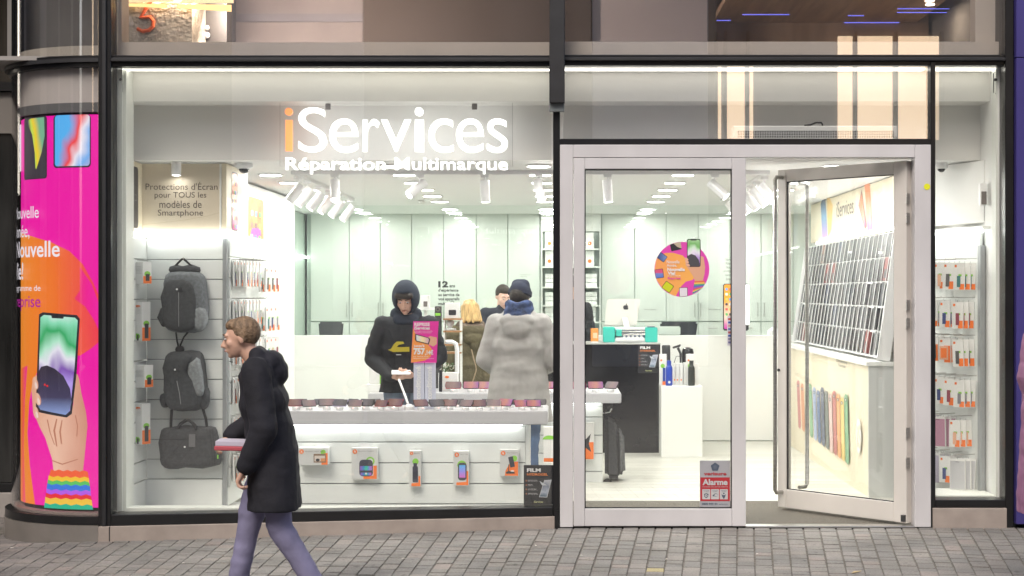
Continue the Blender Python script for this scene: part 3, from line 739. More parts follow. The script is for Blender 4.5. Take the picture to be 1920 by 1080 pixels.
# ================================================================== BUILDING ACROSS THE STREET (seen mirrored in the glass)
YO = -22.0
ob = thing('opposite_building', 'grey building with lit display windows across the street, mirrored in the glass', 'building', (0, YO, 0))
OW = mat('opposite_render', (.2, .17, .155), .85, noise=(1, .2))
def rx(px): return (px - CX) * (9.908 + 22) / F
def rz(py): return CZ + (CY - py) * (9.908 + 22) / F
MB().box(-17, 19, YO - 4, YO, -.1, 12).build('wall', OW, ob)
for a, b in ((440, 683), (1110, 1325)):
    MB().box(rx(a), rx(b), YO, YO + .35, 0, 11.5).build('pilaster', mat('opposite_pilaster', (.82, .74, .71), .8, noise=(1, .1)), ob, bevel=.02)
WARM = mat('warm_window', (1, .8, .55), .5, emit=2.4, ecol=(1, .72, .46))
for a, b, t, u in ((1344, 1352, 120, 262), (1362, 1396, 112, 262), (1404, 1412, 112, 262), (1571, 1598, 68, 262), (1604, 1673, 68, 262), (1681, 1760, 68, 262), (-60, -30, -60, 200), (60, 75, -60, 240)):
    w_ = MB().box(rx(a), rx(b), YO, YO + .05, rz(u), rz(t)).build('lit_panel', WARM, ob)
for a in (1340, 1357, 1399, 1601, 1677, 1763):
    MB().box(rx(a), rx(a) + .06, YO, YO + .12, rz(265), rz(60)).build('window_mullion', RUB, ob)

sb_ = thing('street_building', 'dark brown building down the street on the left, mirrored in the curved glass', 'building', (-15, 0, 0))
MB().box(-17, -15, -17.5, 16, -.3, 12).build('wall', mat('street_render', (.1, .085, .075), .8, noise=(1, .3)), sb_)
for i, (y0, y1) in enumerate(((-14, -13.2), (-9, -8.6), (-5, -3.2), (1.5, 2.2), (4.6, 5.0), (7, 9.5))):
    MB().box(-15, -14.8, y0, y1, 0, 11).build('pilaster', mat('street_pilaster', (.4, .35, .32), .8), sb_)
# ================================================================== DOORWAY
df = thing('door_frame', 'white aluminium door frame around the fixed and the open glass leaf', 'door frame', (0, 0, 0))
MB().box(xc(1050), xc(1074.3), -.045, .07, .005, zc(272.5)).build('jamb', DOORM, df, bevel=.003)
MB().box(xc(1712.5), xc(1742.5), -.045, .07, .005, zc(272.5)).build('jamb', DOORM, df, bevel=.003)
MB().box(xc(1074.5), xc(1712.3), -.0445, .07, zc(296.5), zc(272.5)).build('head', DOORM, df, bevel=.003)
MB().box(xc(1397), xc(1712), -.05, .055, -.005, .012).build('threshold', STEEL, df, bevel=.003)
MB().box(xc(1050), xc(1398), -.03, .05, -.01, .006).build('bottom_seal', RUB, df)
MB().box(xc(1398), xc(1712), -.055, -.05, -.015, .002).build('bottom_seal', RUB, df)
q = MB(); q.cyl((xc(1735), -.046, zc(351)), (xc(1735), -.0465 - .001, zc(351)), .021, n=20)
tag(q.build('sticker', mat('yellow_sticker', (.75, .75, .02), .5)), 'small round yellow sticker on the right door jamb', 'sticker')
fl = thing('fixed_door_leaf', 'closed white framed glass door leaf with a round magenta decal', 'door', (xc(1236), 0, .01))
MB().box(xc(1075.5), xc(1096), -.05, .03, .012, zc(297.8)).build('stile', DOORM, fl, bevel=.003)
MB().box(xc(1371), xc(1397), -.05, .03, .012, zc(297.8)).build('stile', DOORM, fl, bevel=.003)
MB().box(xc(1096.2), xc(1370.8), -.0495, .03, .0125, zc(952)).build('bottom_rail', DOORM, fl, bevel=.003)
MB().box(xc(1096.2), xc(1370.8), -.0495, .03, zc(318), zc(297.8)).build('top_rail', DOORM, fl, bevel=.003)
MB().box(xc(1095), xc(1372), -.016, -.008, zc(953), zc(317)).build('glass_pane', GLASS, fl)
q = MB()
for a, b, t, u in ((1096, 1098, 318, 952), (1369, 1371, 318, 952)): q.box(xc(a), xc(b), -.03, -.017, zc(u), zc(t))
for a, b, t, u in ((1098, 1369, 318, 320), (1098, 1369, 950, 952)): q.box(xc(a), xc(b), -.03, -.017, zc(u), zc(t))
q.build('gasket', RUB, fl)
# open leaf: built flat along -x from the hinge, then turned inwards
hx, hy = xc(1707), .045; fxp, fyp = PX(1463, .83), .83
LW = math.hypot(fxp - hx, fyp - hy); ang = math.atan2(fyp - hy, -(fxp - hx))
ol = thing('open_door_leaf', 'white framed glass door leaf standing open into the shop', 'door', (0, 0, 0))
ht = zc(297) - .012
def L(x0, x1, z0, z1, y0=-.03, y1=.03, name='stile', m=DOORM2, bev=.003): return MB().box(-x0, -x1, y0, y1, z0, z1).build(name, m, ol, bevel=bev)
L(.0, .10, .02, ht); L(LW - .075, LW, .02, ht)
L(.1005, LW - .0755, .02, .15, -.0295, .0295, 'bottom_rail'); L(.1005, LW - .0755, ht - .085, ht, -.0295, .0295, 'top_rail')
L(.098, LW - .073, .148, ht - .083, -.006, .002, 'glass_pane', GLASS, 0)
q = MB()
for a, b, c, d_ in ((.1005, .106, .15, ht - .085), (LW - .081, LW - .0755, .15, ht - .085)): q.box(-a, -b, -.02, -.007, c, d_)
q.box(-.106, -(LW - .081), -.02, -.007, .15, .156); q.box(-.106, -(LW - .081), -.02, -.007, ht - .091, ht - .085); q.build('gasket', RUB, ol)
# outer pull bar on the leading stile, and the bar on the inner face seen through the pane
def bar(x, y, z0, z1, yo, name):
    q = MB(); q.tube([(-x, yo, z0), (-x, y * .8 + yo * .2, z0), (-x, y, z0 + .02), (-x, y, z1 - .02), (-x, y * .8 + yo * .2, z1), (-x, yo, z1)], .0145, 10); return q.build(name, STEEL, ol, smooth=True)
bar(LW - .04, -.11, .13, ht - .055, -.03, 'pull_bar')
bar(LW - .17, .09, .17, ht - .10, .0, 'inner_pull_bar')
q = MB(); q.cyl((-(LW - .012), -.031, 1.0), (-(LW - .012), -.037, 1.0), .011); q.build('lock_cylinder', DARKS, ol)
q = MB(); q.box(-.03, -.002, -.05, -.031, .03, .075); q.build('floor_pivot', DARKS, ol)
for z in (.42, .62, 1.35, 1.47, 2.05, 2.18):
    q = MB(); q.box(.001, .008, -.03, .0, z - .035, z + .035); q.cyl((.008, -.035, z - .03), (.008, -.035, z + .03), .006, n=8); q.build('hinge', STEEL, ol)
ol.location = (hx, hy, 0); ol.rotation_euler = (0, 0, -ang)

# ================================================================== HALF WALL WITH GREEN GLASS AND THE WORKSHOP CUPBOARDS BEHIND
hwz = PZ(629, YP)
o = MB().box(XL + .022, XR - .02, YP, YP + .12, .005, hwz).build('half_wall', WHITE, bevel=.004); tag(o, 'white half wall carrying the green glass screen across the shop', 'wall')
gs = thing('glass_screen', 'tall green tinted glass screen standing on the white half wall', 'glass wall', (0, YP + .06, hwz))
xe = [XL + .03] + [PX(p, YP) for p in (772, 1012, 1249, 1480)] + [XR - .03]
for i in range(len(xe) - 1):
    MB().box(xe[i] + .002, xe[i + 1] - .002, YP + .05, YP + .06, hwz + .002, ZC - .005).build('glass_pane', GLASSG, gs)
cu = thing('wall_cupboards', 'wall of tall pale green cupboard doors behind the glass screen', 'cupboard', (0, YB - .4, 0))
YC = 7.55
CUPM = mat('cupboard_green', (.66, .695, .655), .3, noise=(1, .02))
MB().box(PX(575, YC), XR - .01, YC + .021, YB - .01, 0.001, PZ(389, YC)).build('carcass', mat('cupboard_carcass', (.4, .46, .42), .5), cu)
lines = [582, 655, 713, 772, 832, 893, 952, 1012]; lines2 = [1128, 1190, 1249, 1309, 1368, 1427, 1487, 1547, 1607]
for ls in (lines, lines2):
    for i in range(len(ls) - 1):
        a, b = PX(ls[i], YC) + .004, PX(ls[i + 1], YC) - .004
        MB().box(a, b, YC, YC + .02, PZ(602, YC), PZ(391, YC)).build('door_panel', CUPM, cu, bevel=.002)
        MB().box(a, b, YC, YC + .02, PZ(640, YC), PZ(604, YC)).build('drawer', CUPM, cu, bevel=.002)
        MB().box(a, b, YC, YC + .02, .06, PZ(642, YC)).build('drawer', CUPM, cu, bevel=.002)
for px in (650, 660, 709, 718, 827, 837, 948, 957, 1186, 1194, 1303, 1314, 1421, 1433):
    x = PX(px, YC - .03); q = MB(); q.tube([(x, YC, PZ(568, YC)), (x, YC - .03, PZ(568, YC)), (x, YC - .03, PZ(593, YC)), (x, YC, PZ(593, YC))], .005, 6); q.build('handle', STEEL, cu)
for px in (1215, 1335, 1400, 1518):
    q = MB(); q.tube([(PX(px - 8, YC), YC - .02, PZ(615, YC)), (PX(px + 10, YC), YC - .02, PZ(615, YC))], .005, 6); q.build('handle', STEEL, cu)
text(front(YC - .002), 'Verres trempés', PX(1208, YC), PX(1230, YC), PZ(582, YC), PZ(579, YC), INKG, 'drawer_label', cu, h=.001)
text(front(YC - .002), 'Films Hydrogel', PX(1328, YC), PX(1352, YC), PZ(582, YC), PZ(579, YC), INKG, 'drawer_label', cu, h=.001)
# open shelf unit between the cupboards
su = thing('shelf_unit', 'open white shelf unit of small boxes between the green cupboards', 'shelf', (PX(1070, YC), YC, 0))
x0, x1 = PX(1014, YC - .03), PX(1127, YC - .03)
MB().box(x0, x0 + .02, YC - .03, YC + .02, .05, PZ(389, YC)).build('side_panel', WHITE, su); MB().box(x1 - .02, x1, YC - .03, YC + .02, .05, PZ(389, YC)).build('side_panel', WHITE, su)
MB().box(x0 + .02, x1 - .02, YC - .03, YC + .018, PZ(434, YC), PZ(389, YC)).build('head_panel', WHITE, su)
for py in (467, 500, 538, 572, 603, 640): MB().box(x0 + .02, x1 - .02, YC - .2, YC + .01, PZ(py, YC) - .015, PZ(py, YC)).build('shelf_board', WHITE, su)
sb = 0
for r_, (py, hh, n, ww) in enumerate(((467, .19, 5, .10), (500, .19, 5, .10), (538, .05, 4, .16), (572, .05, 4, .16), (603, .07, 5, .12))):
    for i in range(n):
        for kk in range(1 if hh > .1 else 3):
            x = x0 + .04 + (x1 - x0 - .12) * (i + .1) / n; z = PZ(py, YC) + .001 + kk * .052
            b = MB().box(x, x + ww, YC - .16, YC - .03, z, z + hh - .004).build('stock_box', CARDW, bevel=.002)
            sn = ['top', 'second', 'third', 'fourth', 'lowest'][r_]
            if hh > .1: lb = 'tall white box with orange dot, %s from left, %s shelf behind counter' % (ORD[i], sn)
            else: lb = 'flat white box, %s in %s stack, %s shelf behind the counter' % (['lowest', 'middle one', 'topmost'][kk], ORD[i], sn)
            tag(b, lb, 'box', 'stock boxes on the shelf unit')
            if hh > .1: paint(front(YC - .16), [(oval(x + ww / 2, z + .06, .022, .022, 12), ORANGE)], 'orange_dot', b)
# wall text on the glass screen
sg = front(YP + .049)
g12 = thing('wall_lettering', 'black lettering beginning 12 ans on the green glass screen', 'lettering', (PX(840, YP), YP + .04, PZ(570, YP)))
def gt(s, a, b, t, u, bold=.02, m=INK): text(sg, s, PX(a, YP), PX(b, YP), PZ(u, YP), PZ(t, YP), m, 'text_line', g12, h=.002, bold=bold)
gt('12', 821, 840, 527, 539, .05); gt('ans', 842, 853, 534.5, 539, .03); gt("d'expérience", 821, 859, 541, 548.5, .03); gt('au service de', 821, 861, 549.5, 555.5, .03); gt('vos appareils', 821, 861, 557.5, 565, .03); gt('multi', 821, 836, 566.5, 572, .03); gt('mobile', 850, 877, 578, 588)
gt2 = thing('wall_lettering', 'tiny two line notice on the screen above the beanie wearer', 'lettering', (PX(990, YP), YP + .04, PZ(518, YP)))
for s_, a, b, t, u in (('Réparation tous', 975, 995, 514, 516.5), ('appareils', 975, 988, 517.5, 520)): text(sg, s_, PX(a, YP), PX(b, YP), PZ(u, YP), PZ(t, YP), INKG, 'text_line', gt2, h=.002)
gt3 = thing('wall_lettering', 'faded grey column of words beside the orange phone picture', 'lettering', (PX(1368, YP), YP + .04, PZ(500, YP)))
for i, s_ in enumerate(('Verres', 'Films', 'Nous', 'protégeons', 'appareil', 'Smart')):
    ww = [14, 12, 10, 20, 15, 12][i]; cx_ = 1368
    text(sg, s_, PX(cx_ - ww / 2, YP), PX(cx_ + ww / 2, YP), PZ(489 + i * 7.3, YP), PZ(484 + i * 7.3, YP), INKG, 'text_line', gt3, h=.002)
# office chairs behind the half wall
def chair(px, label, ww=.42):
    c = thing('office_chair', label, 'chair', (PX(px, YP + .8), YP + .8, 0))
    x, y = PX(px, YP + .8), YP + .8; DK = mat('chair_mesh', (.035, .035, .045), .8)
    MB().hexa([(x - ww * .42, y, .98), (x + ww * .42, y, .98), (x + ww * .42, y + .05, .98), (x - ww * .42, y + .05, .98), (x - ww / 2, y, 1.235), (x + ww / 2, y, 1.235), (x + ww / 2, y + .05, 1.235), (x - ww / 2, y + .05, 1.235)]).build('backrest', DK, c, bevel=.02, seg=2)
    MB().box(x - ww * .45, x + ww * .45, y - .45, y, .46, .53).build('seat', DK, c, bevel=.02, seg=2)
    MB().box(x - .03, x + .03, y + .02, y + .07, .5, 1.0).build('spine', BLACKP, c)
    q = MB(); q.cyl((x, y - .2, .08), (x, y - .2, .46), .03)
    for k in range(5):
        a = k * 2 * math.pi / 5; q.cyl((x, y - .2, .1), (x + .28 * math.cos(a), y - .2 + .28 * math.sin(a), .06), .02, .015, 6); q.ell((x + .28 * math.cos(a), y - .2 + .28 * math.sin(a), .03), (.028, .028, .028), 8)
    q.build('base', BLACKP, c)
chair(1273, 'dark mesh office chair behind the half wall beside the desktop computer')
chair(620, 'dark mesh office chair behind the half wall left of the hooded man', .28)

# ================================================================== BLACK COUNTER, PLINTH
YK = 4.56
bc = thing('service_counter', 'black fronted service counter with a green cutting machine on top', 'counter', (.3, YK, 0))
BKG = mat('black_gloss', (.012, .012, .014), .12, noise=(2, .3))
MB().box(PX(990, YK), PX(1238, YK), YK, YK + .02, .002, PZ(646, YK)).build('front_panel', BKG, bc)
MB().box(PX(990, YK), PX(1238, YK) - .002, YK + .021, YK + .6, .002, PZ(646, YK) - .005).build('cabinet', WHITE, bc)
MB().box(PX(990, YK) - .01, PX(1239, YK), YK - .015, YK + .62, PZ(646, YK) + .0005, PZ(642.5, YK)).build('worktop', mat('worktop_grey', (.45, .46, .44), .3), bc, bevel=.003)
zk = PZ(642.5, YK) + .001
pl_t = thing('display_plinth', 'plain white plinth carrying water bottles beside the black counter', 'plinth', (PX(1278, 4.2), 4.3, 0))
MB().box(PX(1240, 4.2), PX(1317, 4.2), 4.2, 4.55, .002, PZ(724, 4.2)).build('block', WHITE, pl_t, bevel=.003)
pt_ = MB().box(PX(1237, 4.45), PX(1240, 4.45), 4.44, 4.8, .002, .66); 
# the sign on the counter
def film_poster(name, label, rectpx, Y, rest=None):
    a, b, t, u = rectpx; W_ = PX(b, Y) - PX(a, Y); H_ = PZ(t, Y) - PZ(u, Y); x0, z0 = PX(a, Y), PZ(u, Y)
    r = thing(name, label, 'poster', (x0 + W_ / 2, Y, z0))
    MB().box(x0, x0 + W_, Y, Y + .004, z0, z0 + H_).build('board', mat('poster_black', (.018, .018, .022), .4), r)
    sf = front(Y); f = lambda u_, v_: (x0 + u_ * W_, z0 + v_ * H_)
    def tx(s, u0, u1, v0, v1, m, bold=.0): text(sf, s, x0 + u0 * W_, x0 + u1 * W_, z0 + v0 * H_, z0 + v1 * H_, m, 'lettering', r, h=.002, bold=bold, res=2)
    WP = mat('poster_white', (.8, .8, .8), .5); OP = mat('poster_orange', (.85, .25, .05), .5)
    tx('FILM', .11, .58, .83, .92, WP, .04); tx('HYDROGEL', .11, .82, .74, .80, OP, .03)
    for i, (s_, w2) in enumerate((('PROTECTION', .3), ('FILM', .14), ('COMPATIBLE', .28), ('APPLICATION', .3))):
        v = .615 - .107 * i; tx(s_, .15, .15 + w2, v - .005, v + .018, WP); tx('pour tous appareils', .15, .15 + w2 + .04, v - .025, v - .012, WP)
        paint(sf, [(oval(*f(.09, v), .03 * W_, .03 * W_, 10), mat('poster_brown', (.3, .12, .06), .5))], 'bullet', r, h=.0015)
    G1 = grad_mat('film_phone', [(0, (.1, .16, .22)), (.3, (.45, .5, .62)), (.6, (.2, .23, .3)), (1, (.5, .52, .58))], 'Y', wave=.5)
    LG = mat('poster_lightgrey', (.55, .58, .62), .3)
    paint(sf, [([f(.52, .21), f(.8, .2), f(.95, .64), f(.7, .63)], LG), ([f(.545, .225), f(.785, .215), f(.925, .63), f(.715, .62)], G1), ([f(.62, .5), f(.8, .5), f(.56, .6), f(.54, .605)], LG)], 'phone_picture', r, h=.0015)
    tx('iServices', .35, .66, .07, .12, mat('poster_olive', (.6, .65, .3), .5), .01)
    return r
film_poster('poster', 'black FILM HYDROGEL poster on the front of the black counter', (1196, 1236, 645, 700), YK - .006)
film_poster('poster', 'black FILM HYDROGEL poster in the bottom right corner of the window', (982, 1037, 872, 948), .135)

# cutting machine, computer, orange box
cm = thing('cutting_machine', 'turquoise and white film cutting machine on the black counter', 'machine', (PX(1182, YK + .1), YK + .1, zk))
TQ = mat('turquoise_plastic', (.05, .52, .43), .35); YM = YK + .06
MB().box(PX(1131, YM), PX(1153, YM), YM, YM + .2, zk, PZ(613.5, YM)).build('end_housing', TQ, cm, bevel=.006, seg=2)
MB().box(PX(1210, YM), PX(1233, YM), YM, YM + .2, zk, PZ(614, YM)).build('end_housing', TQ, cm, bevel=.006, seg=2)
MB().box(PX(1153, YM), PX(1210, YM), YM + .01, YM + .19, zk + .005, PZ(633, YM)).build('body', PLAS, cm, bevel=.01, seg=2)
MB().box(PX(1153, YM), PX(1210, YM), YM + .06, YM + .17, PZ(619, YM), PZ(614.5, YM)).build('top_bar', PLAS, cm, bevel=.004)
q = MB(); 
for py in (622, 627): q.cyl(P(1153, py, YM + .06), P(1210, py, YM + .06), .009)
q.build('rail', STEEL, cm, smooth=True)
MB().box(PX(1153, YM), PX(1210, YM), YM + .12, YM + .16, PZ(634, YM), PZ(618, YM)).build('back_plate', mat('lilac_plate', (.3, .33, .5), .4), cm)
q = MB()
for i in range(5): q.box(PX(1169 + i * 8, YM), PX(1173 + i * 8, YM), YM + .03, YM + .07, PZ(634, YM), PZ(629, YM))
q.build('roller', PLAS, cm); MB().box(PX(1155, YM), PX(1166, YM), YM + .01, YM + .09, PZ(630.5, YM), PZ(618.5, YM)).build('carriage', TQ, cm, bevel=.005)
MB().box(PX(1214, YM), PX(1228, YM), YM + .02, YM + .08, PZ(614, YM) + .0005, PZ(613, YM) + .003).build('display', mat('navy_plate', (.03, .04, .1), .4), cm)
ic = thing('desktop_computer', 'silver desktop computer seen from behind with a black apple on its back', 'computer', (PX(1168, YK + .4), YK + .4, zk))
YI = YK + .4; ALU = mat('silver_case', (.74, .72, .67), .4)
MB().hexa([P(1133, 611.5, YI), P(1193.5, 611.5, YI), P(1193.5, 611.5, YI + .02), P(1133, 611.5, YI + .02), P(1138.5, 560.5, YI), P(1201, 560.5, YI), P(1201, 560.5, YI + .02), P(1138.5, 560.5, YI + .02)]).build('screen_case', ALU, ic, bevel=.01, seg=2)
q = MB(); q.hexa([P(1170, 613, YI - .1), P(1181, 613, YI - .1), P(1181, 613, YI - .08), P(1170, 613, YI - .08), P(1166, 595, YI - .02), P(1176, 595, YI - .02), P(1176, 595, YI - .005), P(1166, 595, YI - .005)])
q.box(PX(1168, YI), PX(1184, YI), YI - .14, YI + .08, zk, zk + .01); q.build('stand', ALU, ic, bevel=.003)
ap = front(YI); c_ = (PX(1173.5, YI), PZ(576.5, YI)); u_ = 6 * D(YI) / F * 1.0
paint(ap, [(oval(c_[0] - u_ * .28, c_[1], u_ * .55, u_ * .7, 18), INK), (oval(c_[0] + u_ * .28, c_[1], u_ * .55, u_ * .7, 18), INK), (oval(c_[0] + u_ * .95, c_[1] + u_ * .1, u_ * .33, u_ * .33, 14), ALU),
           (rotp(oval(c_[0] + u_ * .15, c_[1] + u_ * .98, u_ * .14, u_ * .3, 10), (c_[0] + u_ * .15, c_[1] + u_ * .98), -35), INK)], 'apple_mark', ic, h=.003)
q = MB().box(PX(1234, YI), PX(1276, YI), YI, YI + .03, PZ(629, YI), PZ(612, YI)); tag(q.build('monitor', mat('pale_case', (.55, .62, .56), .4), bevel=.01, seg=2), 'low pale monitor back between the computer and the office chair', 'monitor')
ob_ = thing('product_box', 'small orange and white box left of the turquoise machine', 'box', (PX(1116, YK + .1), YK + .1, zk))
MB().box(PX(1108, YK + .08), PX(1122, YK + .08), YK + .08, YK + .15, zk, PZ(616, YK + .08)).build('carton', mat('orange_carton', (.85, .3, .06), .5), ob_, bevel=.002)
paint(front(YK + .08), [(rect(PX(1112, YK + .08), PX(1120, YK + .08), PZ(634, YK + .08), PZ(624, YK + .08)), mat('pale_orange', (.85, .6, .4), .5)), (rect(PX(1108.5, YK + .08), PX(1121.5, YK + .08), PZ(643, YK + .08), PZ(640, YK + .08)), CARDW)], 'print', ob_)

# bottles and cartons on the plinth
zp = PZ(724, 4.2) + .001
def bottle(px, Y, top, rpx, colr, label, cat='bottle'):
    x = PX(px, Y); r = rpx * D(Y) / F; H = PZ(top, Y) - zp
    b = thing('water_bottle', label, cat, (x, Y, zp))
    m_ = mat(label[:12], colr, .3)
    MB().lathe((x, Y, zp), [(r * .85, 0), (r, .008), (r, H * .68), (r * .85, H * .76), (r * .58, H * .82), (r * .58, H * .84)], 20).build('body', m_, b, smooth=True)
    MB().lathe((x, Y, zp), [(r * .62, H * .842), (r * .64, H * .86), (r * .64, H * .99), (r * .55, H)], 20).build('cap', m_, b, smooth=True)
    return b, x, r, H
b, x, r, H = bottle(1254.5, 4.26, 676, 6.5, (.02, .06, .42), 'blue metal water bottle at the front of the plinth')
paint(front(4.26 - r), [(oval(x, zp + .035, .012, .012, 10), CARDW)], 'badge', b, h=.001)
bottle(1296.5, 4.26, 676, 6.4, (.035, .04, .035), 'dark green grey water bottle on the right of the plinth')
def carton(px0, px1, top, Y, label, art=None, dep=.07, bot=None, z0=None):
    x0, x1 = PX(px0, Y), PX(px1, Y); z0 = zp if z0 is None else z0; z1 = PZ(top, Y)
    t = thing('product_box', label, 'box', ((x0 + x1) / 2, Y, z0))
    MB().box(x0, x1, Y, Y + dep, z0, z1).build('carton', CARDW, t, bevel=.0015)
    if art: paint(front(Y), art(x0, x1, z0, z1), 'print', t)
    return t
def art_bottle(c1):
    return lambda x0, x1, z0, z1: [(oval(x0 + (x1 - x0) * .45, z0 + (z1 - z0) * .62, (x1 - x0) * .3, (x1 - x0) * .3, 14), GREEN), (rect(x0 + (x1 - x0) * .4, x1 - .001, z0 + .001, z0 + (z1 - z0) * .12), ORANGE),
        (rrect(x0 + (x1 - x0) * .45, x0 + (x1 - x0) * .8, z0 + (z1 - z0) * .12, z0 + (z1 - z0) * .56, .004), c1), (oval(x0 + (x1 - x0) * .25, z0 + (z1 - z0) * .8, .01, .01, 10), ORANGE)]
carton(1236.5, 1250, 664, 4.36, 'tall white bottle box with a blue bottle picture behind the blue bottle', art_bottle(mat('navy_print', (.03, .07, .35), .5)), .06)
carton(1287, 1303, 664, 4.36, 'tall white bottle box behind the dark green bottle', art_bottle(INK), .06)
for i, (a, b) in enumerate(((1263, 1266.5), (1267, 1273.5), (1274, 1280.5))):
    carton(a, b, 681, 4.34, 'narrow white carton, %s from the left between the two bottles' % ORD[i], (lambda x0, x1, z0, z1: [(oval((x0 + x1) / 2, z0 + .05, .008, .008, 8), ORANGE), (rect(x0 + .003, x0 + .004, z0 + .09, z0 + .2), CARDG)]), .07)
carton(1281.5, 1287, 680, 4.35, 'plain pale carton just left of the dark bottle box', None, .07)
carton(1303.5, 1310, 682, 4.38, 'plain white carton at the right end of the plinth', None, .06)
# barcode scanner, dark speaker and dark tube standing on a low ledge behind the plinth
led_ = MB().box(PX(1237, 4.75), PX(1312, 4.75), 4.72, 5.0, .002, PZ(690, 4.75)).build('ledge', WHITE); tag(led_, 'low white ledge behind the bottle plinth', 'ledge')
zl = PZ(690, 4.75) + .001
sc_ = thing('barcode_scanner', 'black handheld scanner pointing left above the plinth', 'scanner', (PX(1276, 4.8), 4.8, zl))
MB().hexa([P(1262, 654, 4.78), P(1276, 650, 4.78), P(1276, 650, 4.84), P(1262, 654, 4.84), P(1260.5, 650.5, 4.78), P(1276.5, 645, 4.78), P(1276.5, 645, 4.84), P(1260.5, 650.5, 4.84)]).build('head', BLACKP, sc_, bevel=.006)
MB().tube([P(1271, 652, 4.81), P(1276, 663, 4.81), P(1276, 680, 4.81), P(1276, 690, 4.81)], [.014, .012, .008, .02], 8).build('handle', BLACKP, sc_)
MB().tube([P(1274, 668, 4.81), P(1268, 668, 4.81), P(1264, 680, 4.81), P(1265, 690, 4.81)], .003, 6).build('cable', RUB, sc_)
q = MB(); q.lathe((PX(1289.5, 4.85), 4.85, zl), [(.055, 0), (.06, .01), (.06, .15), (.05, .185), (.02, .2)], 20); tag(q.build('speaker', mat('dark_gloss', (.02, .02, .018), .15), smooth=True), 'round topped glossy black speaker right of the scanner', 'speaker')
q = MB(); q.lathe((PX(1249, 4.85), 4.85, zl), [(.038, 0), (.042, .005), (.042, .21), (.036, .22)], 18); tag(q.build('speaker', mat('dark_grey', (.04, .04, .038), .4), smooth=True), 'tall dark grey tube speaker left of the scanner', 'speaker')

# ================================================================== FRONT DISPLAY TABLE WITH SLAT PANEL
def table(name, label, x0, x1, Y0, Y1, ztop, th, slat_y, sx0, sx1, planks, ledz):
    t = thing(name, label, 'display table', ((x0 + x1) / 2, (Y0 + Y1) / 2, 0))
    MB().box(x0, x1, Y0, Y1, ztop - th, ztop).build('table_top', mat('table_white', (.55, .55, .57), .3, noise=(2, .02)), t, bevel=.006, seg=2)
    MB().box(sx0, sx1, slat_y + .02, Y1 - .02, .001, ztop - th - .001).build('carcass', SLATM, t)
    for a, b in zip(planks[:-1], planks[1:]):
        MB().box(sx0, sx1, slat_y, slat_y + .0195, a + .004, b - .004).build('slat', SLATM, t, bevel=.002)
    q = MB(); q.box(sx0 + .001, sx1 - .001, slat_y + .0192, slat_y + .0199, planks[0], planks[-1]); q.build('slat_groove', GROOVE, t)
    MB().box(sx0 + .02, sx1 - .02, slat_y - .06, slat_y - .03, ztop - th - .012, ztop - th - .0005).build('strip_light', LEDW, t)
    return t
YT0, YT1, ZT = .28, .86, .745
YS = .42
tb = table('display_table', 'white display table of tilted phones along the front window', PX(470, YT0), PX(1027, YT0), YT0, YT1, ZT, .092, YS, PX(470, YS), PX(985, YS), [PZ(p, YS) for p in (952, 945, 907, 868, 829, 799)], 0)
MB().box(PX(985.5, YS), PX(993, YS), YS, YT1 - .05, .001, ZT - .094).build('end_panel', SLATM, tb)
YU0 = 2.1; YUS = 2.3
tb2 = table('display_table', 'second white display table of phones behind the shoppers', PX(690, YU0), PX(1165, YU0), YU0, YU0 + .75, .745, .08, YUS, PX(700, YUS), PX(1130, YUS), [PZ(p, YUS) for p in (915, 884, 850, 816, 782, 762)], 0)
# products hung under the front table
KLOGO = [ORANGE, CARDW]
def hook(parent, x, y0, y1, z):
    q = MB(); q.tube([(x, y0, z), (x, y1 + .02, z), (x, y1, z + .008)], .0022, 6); return q.build('hook', STEEL, parent)
def hung_box(a, b, t, u, Y, dep, label, art, title, hang=None):
    x0, x1, z0, z1 = PX(a, Y), PX(b, Y), PZ(u, Y), PZ(t, Y)
    r = thing('product_box', label, 'box', ((x0 + x1) / 2, Y, z0))
    MB().box(x0, x1, Y, Y + dep, z0, z1).build('carton', CARDW, r, bevel=.0015)
    W_, H_ = x1 - x0, z1 - z0; f = lambda u_, v_: (x0 + u_ * W_, z0 + v_ * H_)
    GP = mat('box_front', (.62, .63, .62), .45)
    lr = min(.016, W_ * .15)
    it = [(rect(x0 + .001, x1 - .001, z0 + .001, z1 - .001), GP)]
    lc = f(lr / W_ * 1.5, 1 - lr / H_ * 1.5)
    it += art(f, W_, H_) + [(oval(*lc, lr, lr, 14), ORANGE), (rotp(rect(lc[0] - lr * .1, lc[0] + lr * .1, lc[1] - lr * .7, lc[1] + lr * .6), lc, 30), CARDW), (rotp(rect(lc[0] - lr * .1, lc[0] + lr * .1, lc[1] - lr * .5, lc[1] + lr * .5), lc, -50), CARDW)]
    paint(front(Y), it, 'print', r)
    text(front(Y), title, x0 + lr * 3, min(x1 - .006, x0 + lr * 3 + W_ * .6), lc[1] - .002, lc[1] + .006, INKG, 'lettering', r, h=.006, res=2)
    if hang:
        q = MB(); hx_ = (x0 + x1) / 2; q.box(hx_ - .03, hx_ + .03, Y + dep * .4, Y + dep * .4 + .002, z1, z1 + .03); q.build('hanging_tab', PLAS, r)
    hook(r, (x0 + x1) / 2, Y + dep * .5, YS - .0, z1 + .012)
    return r
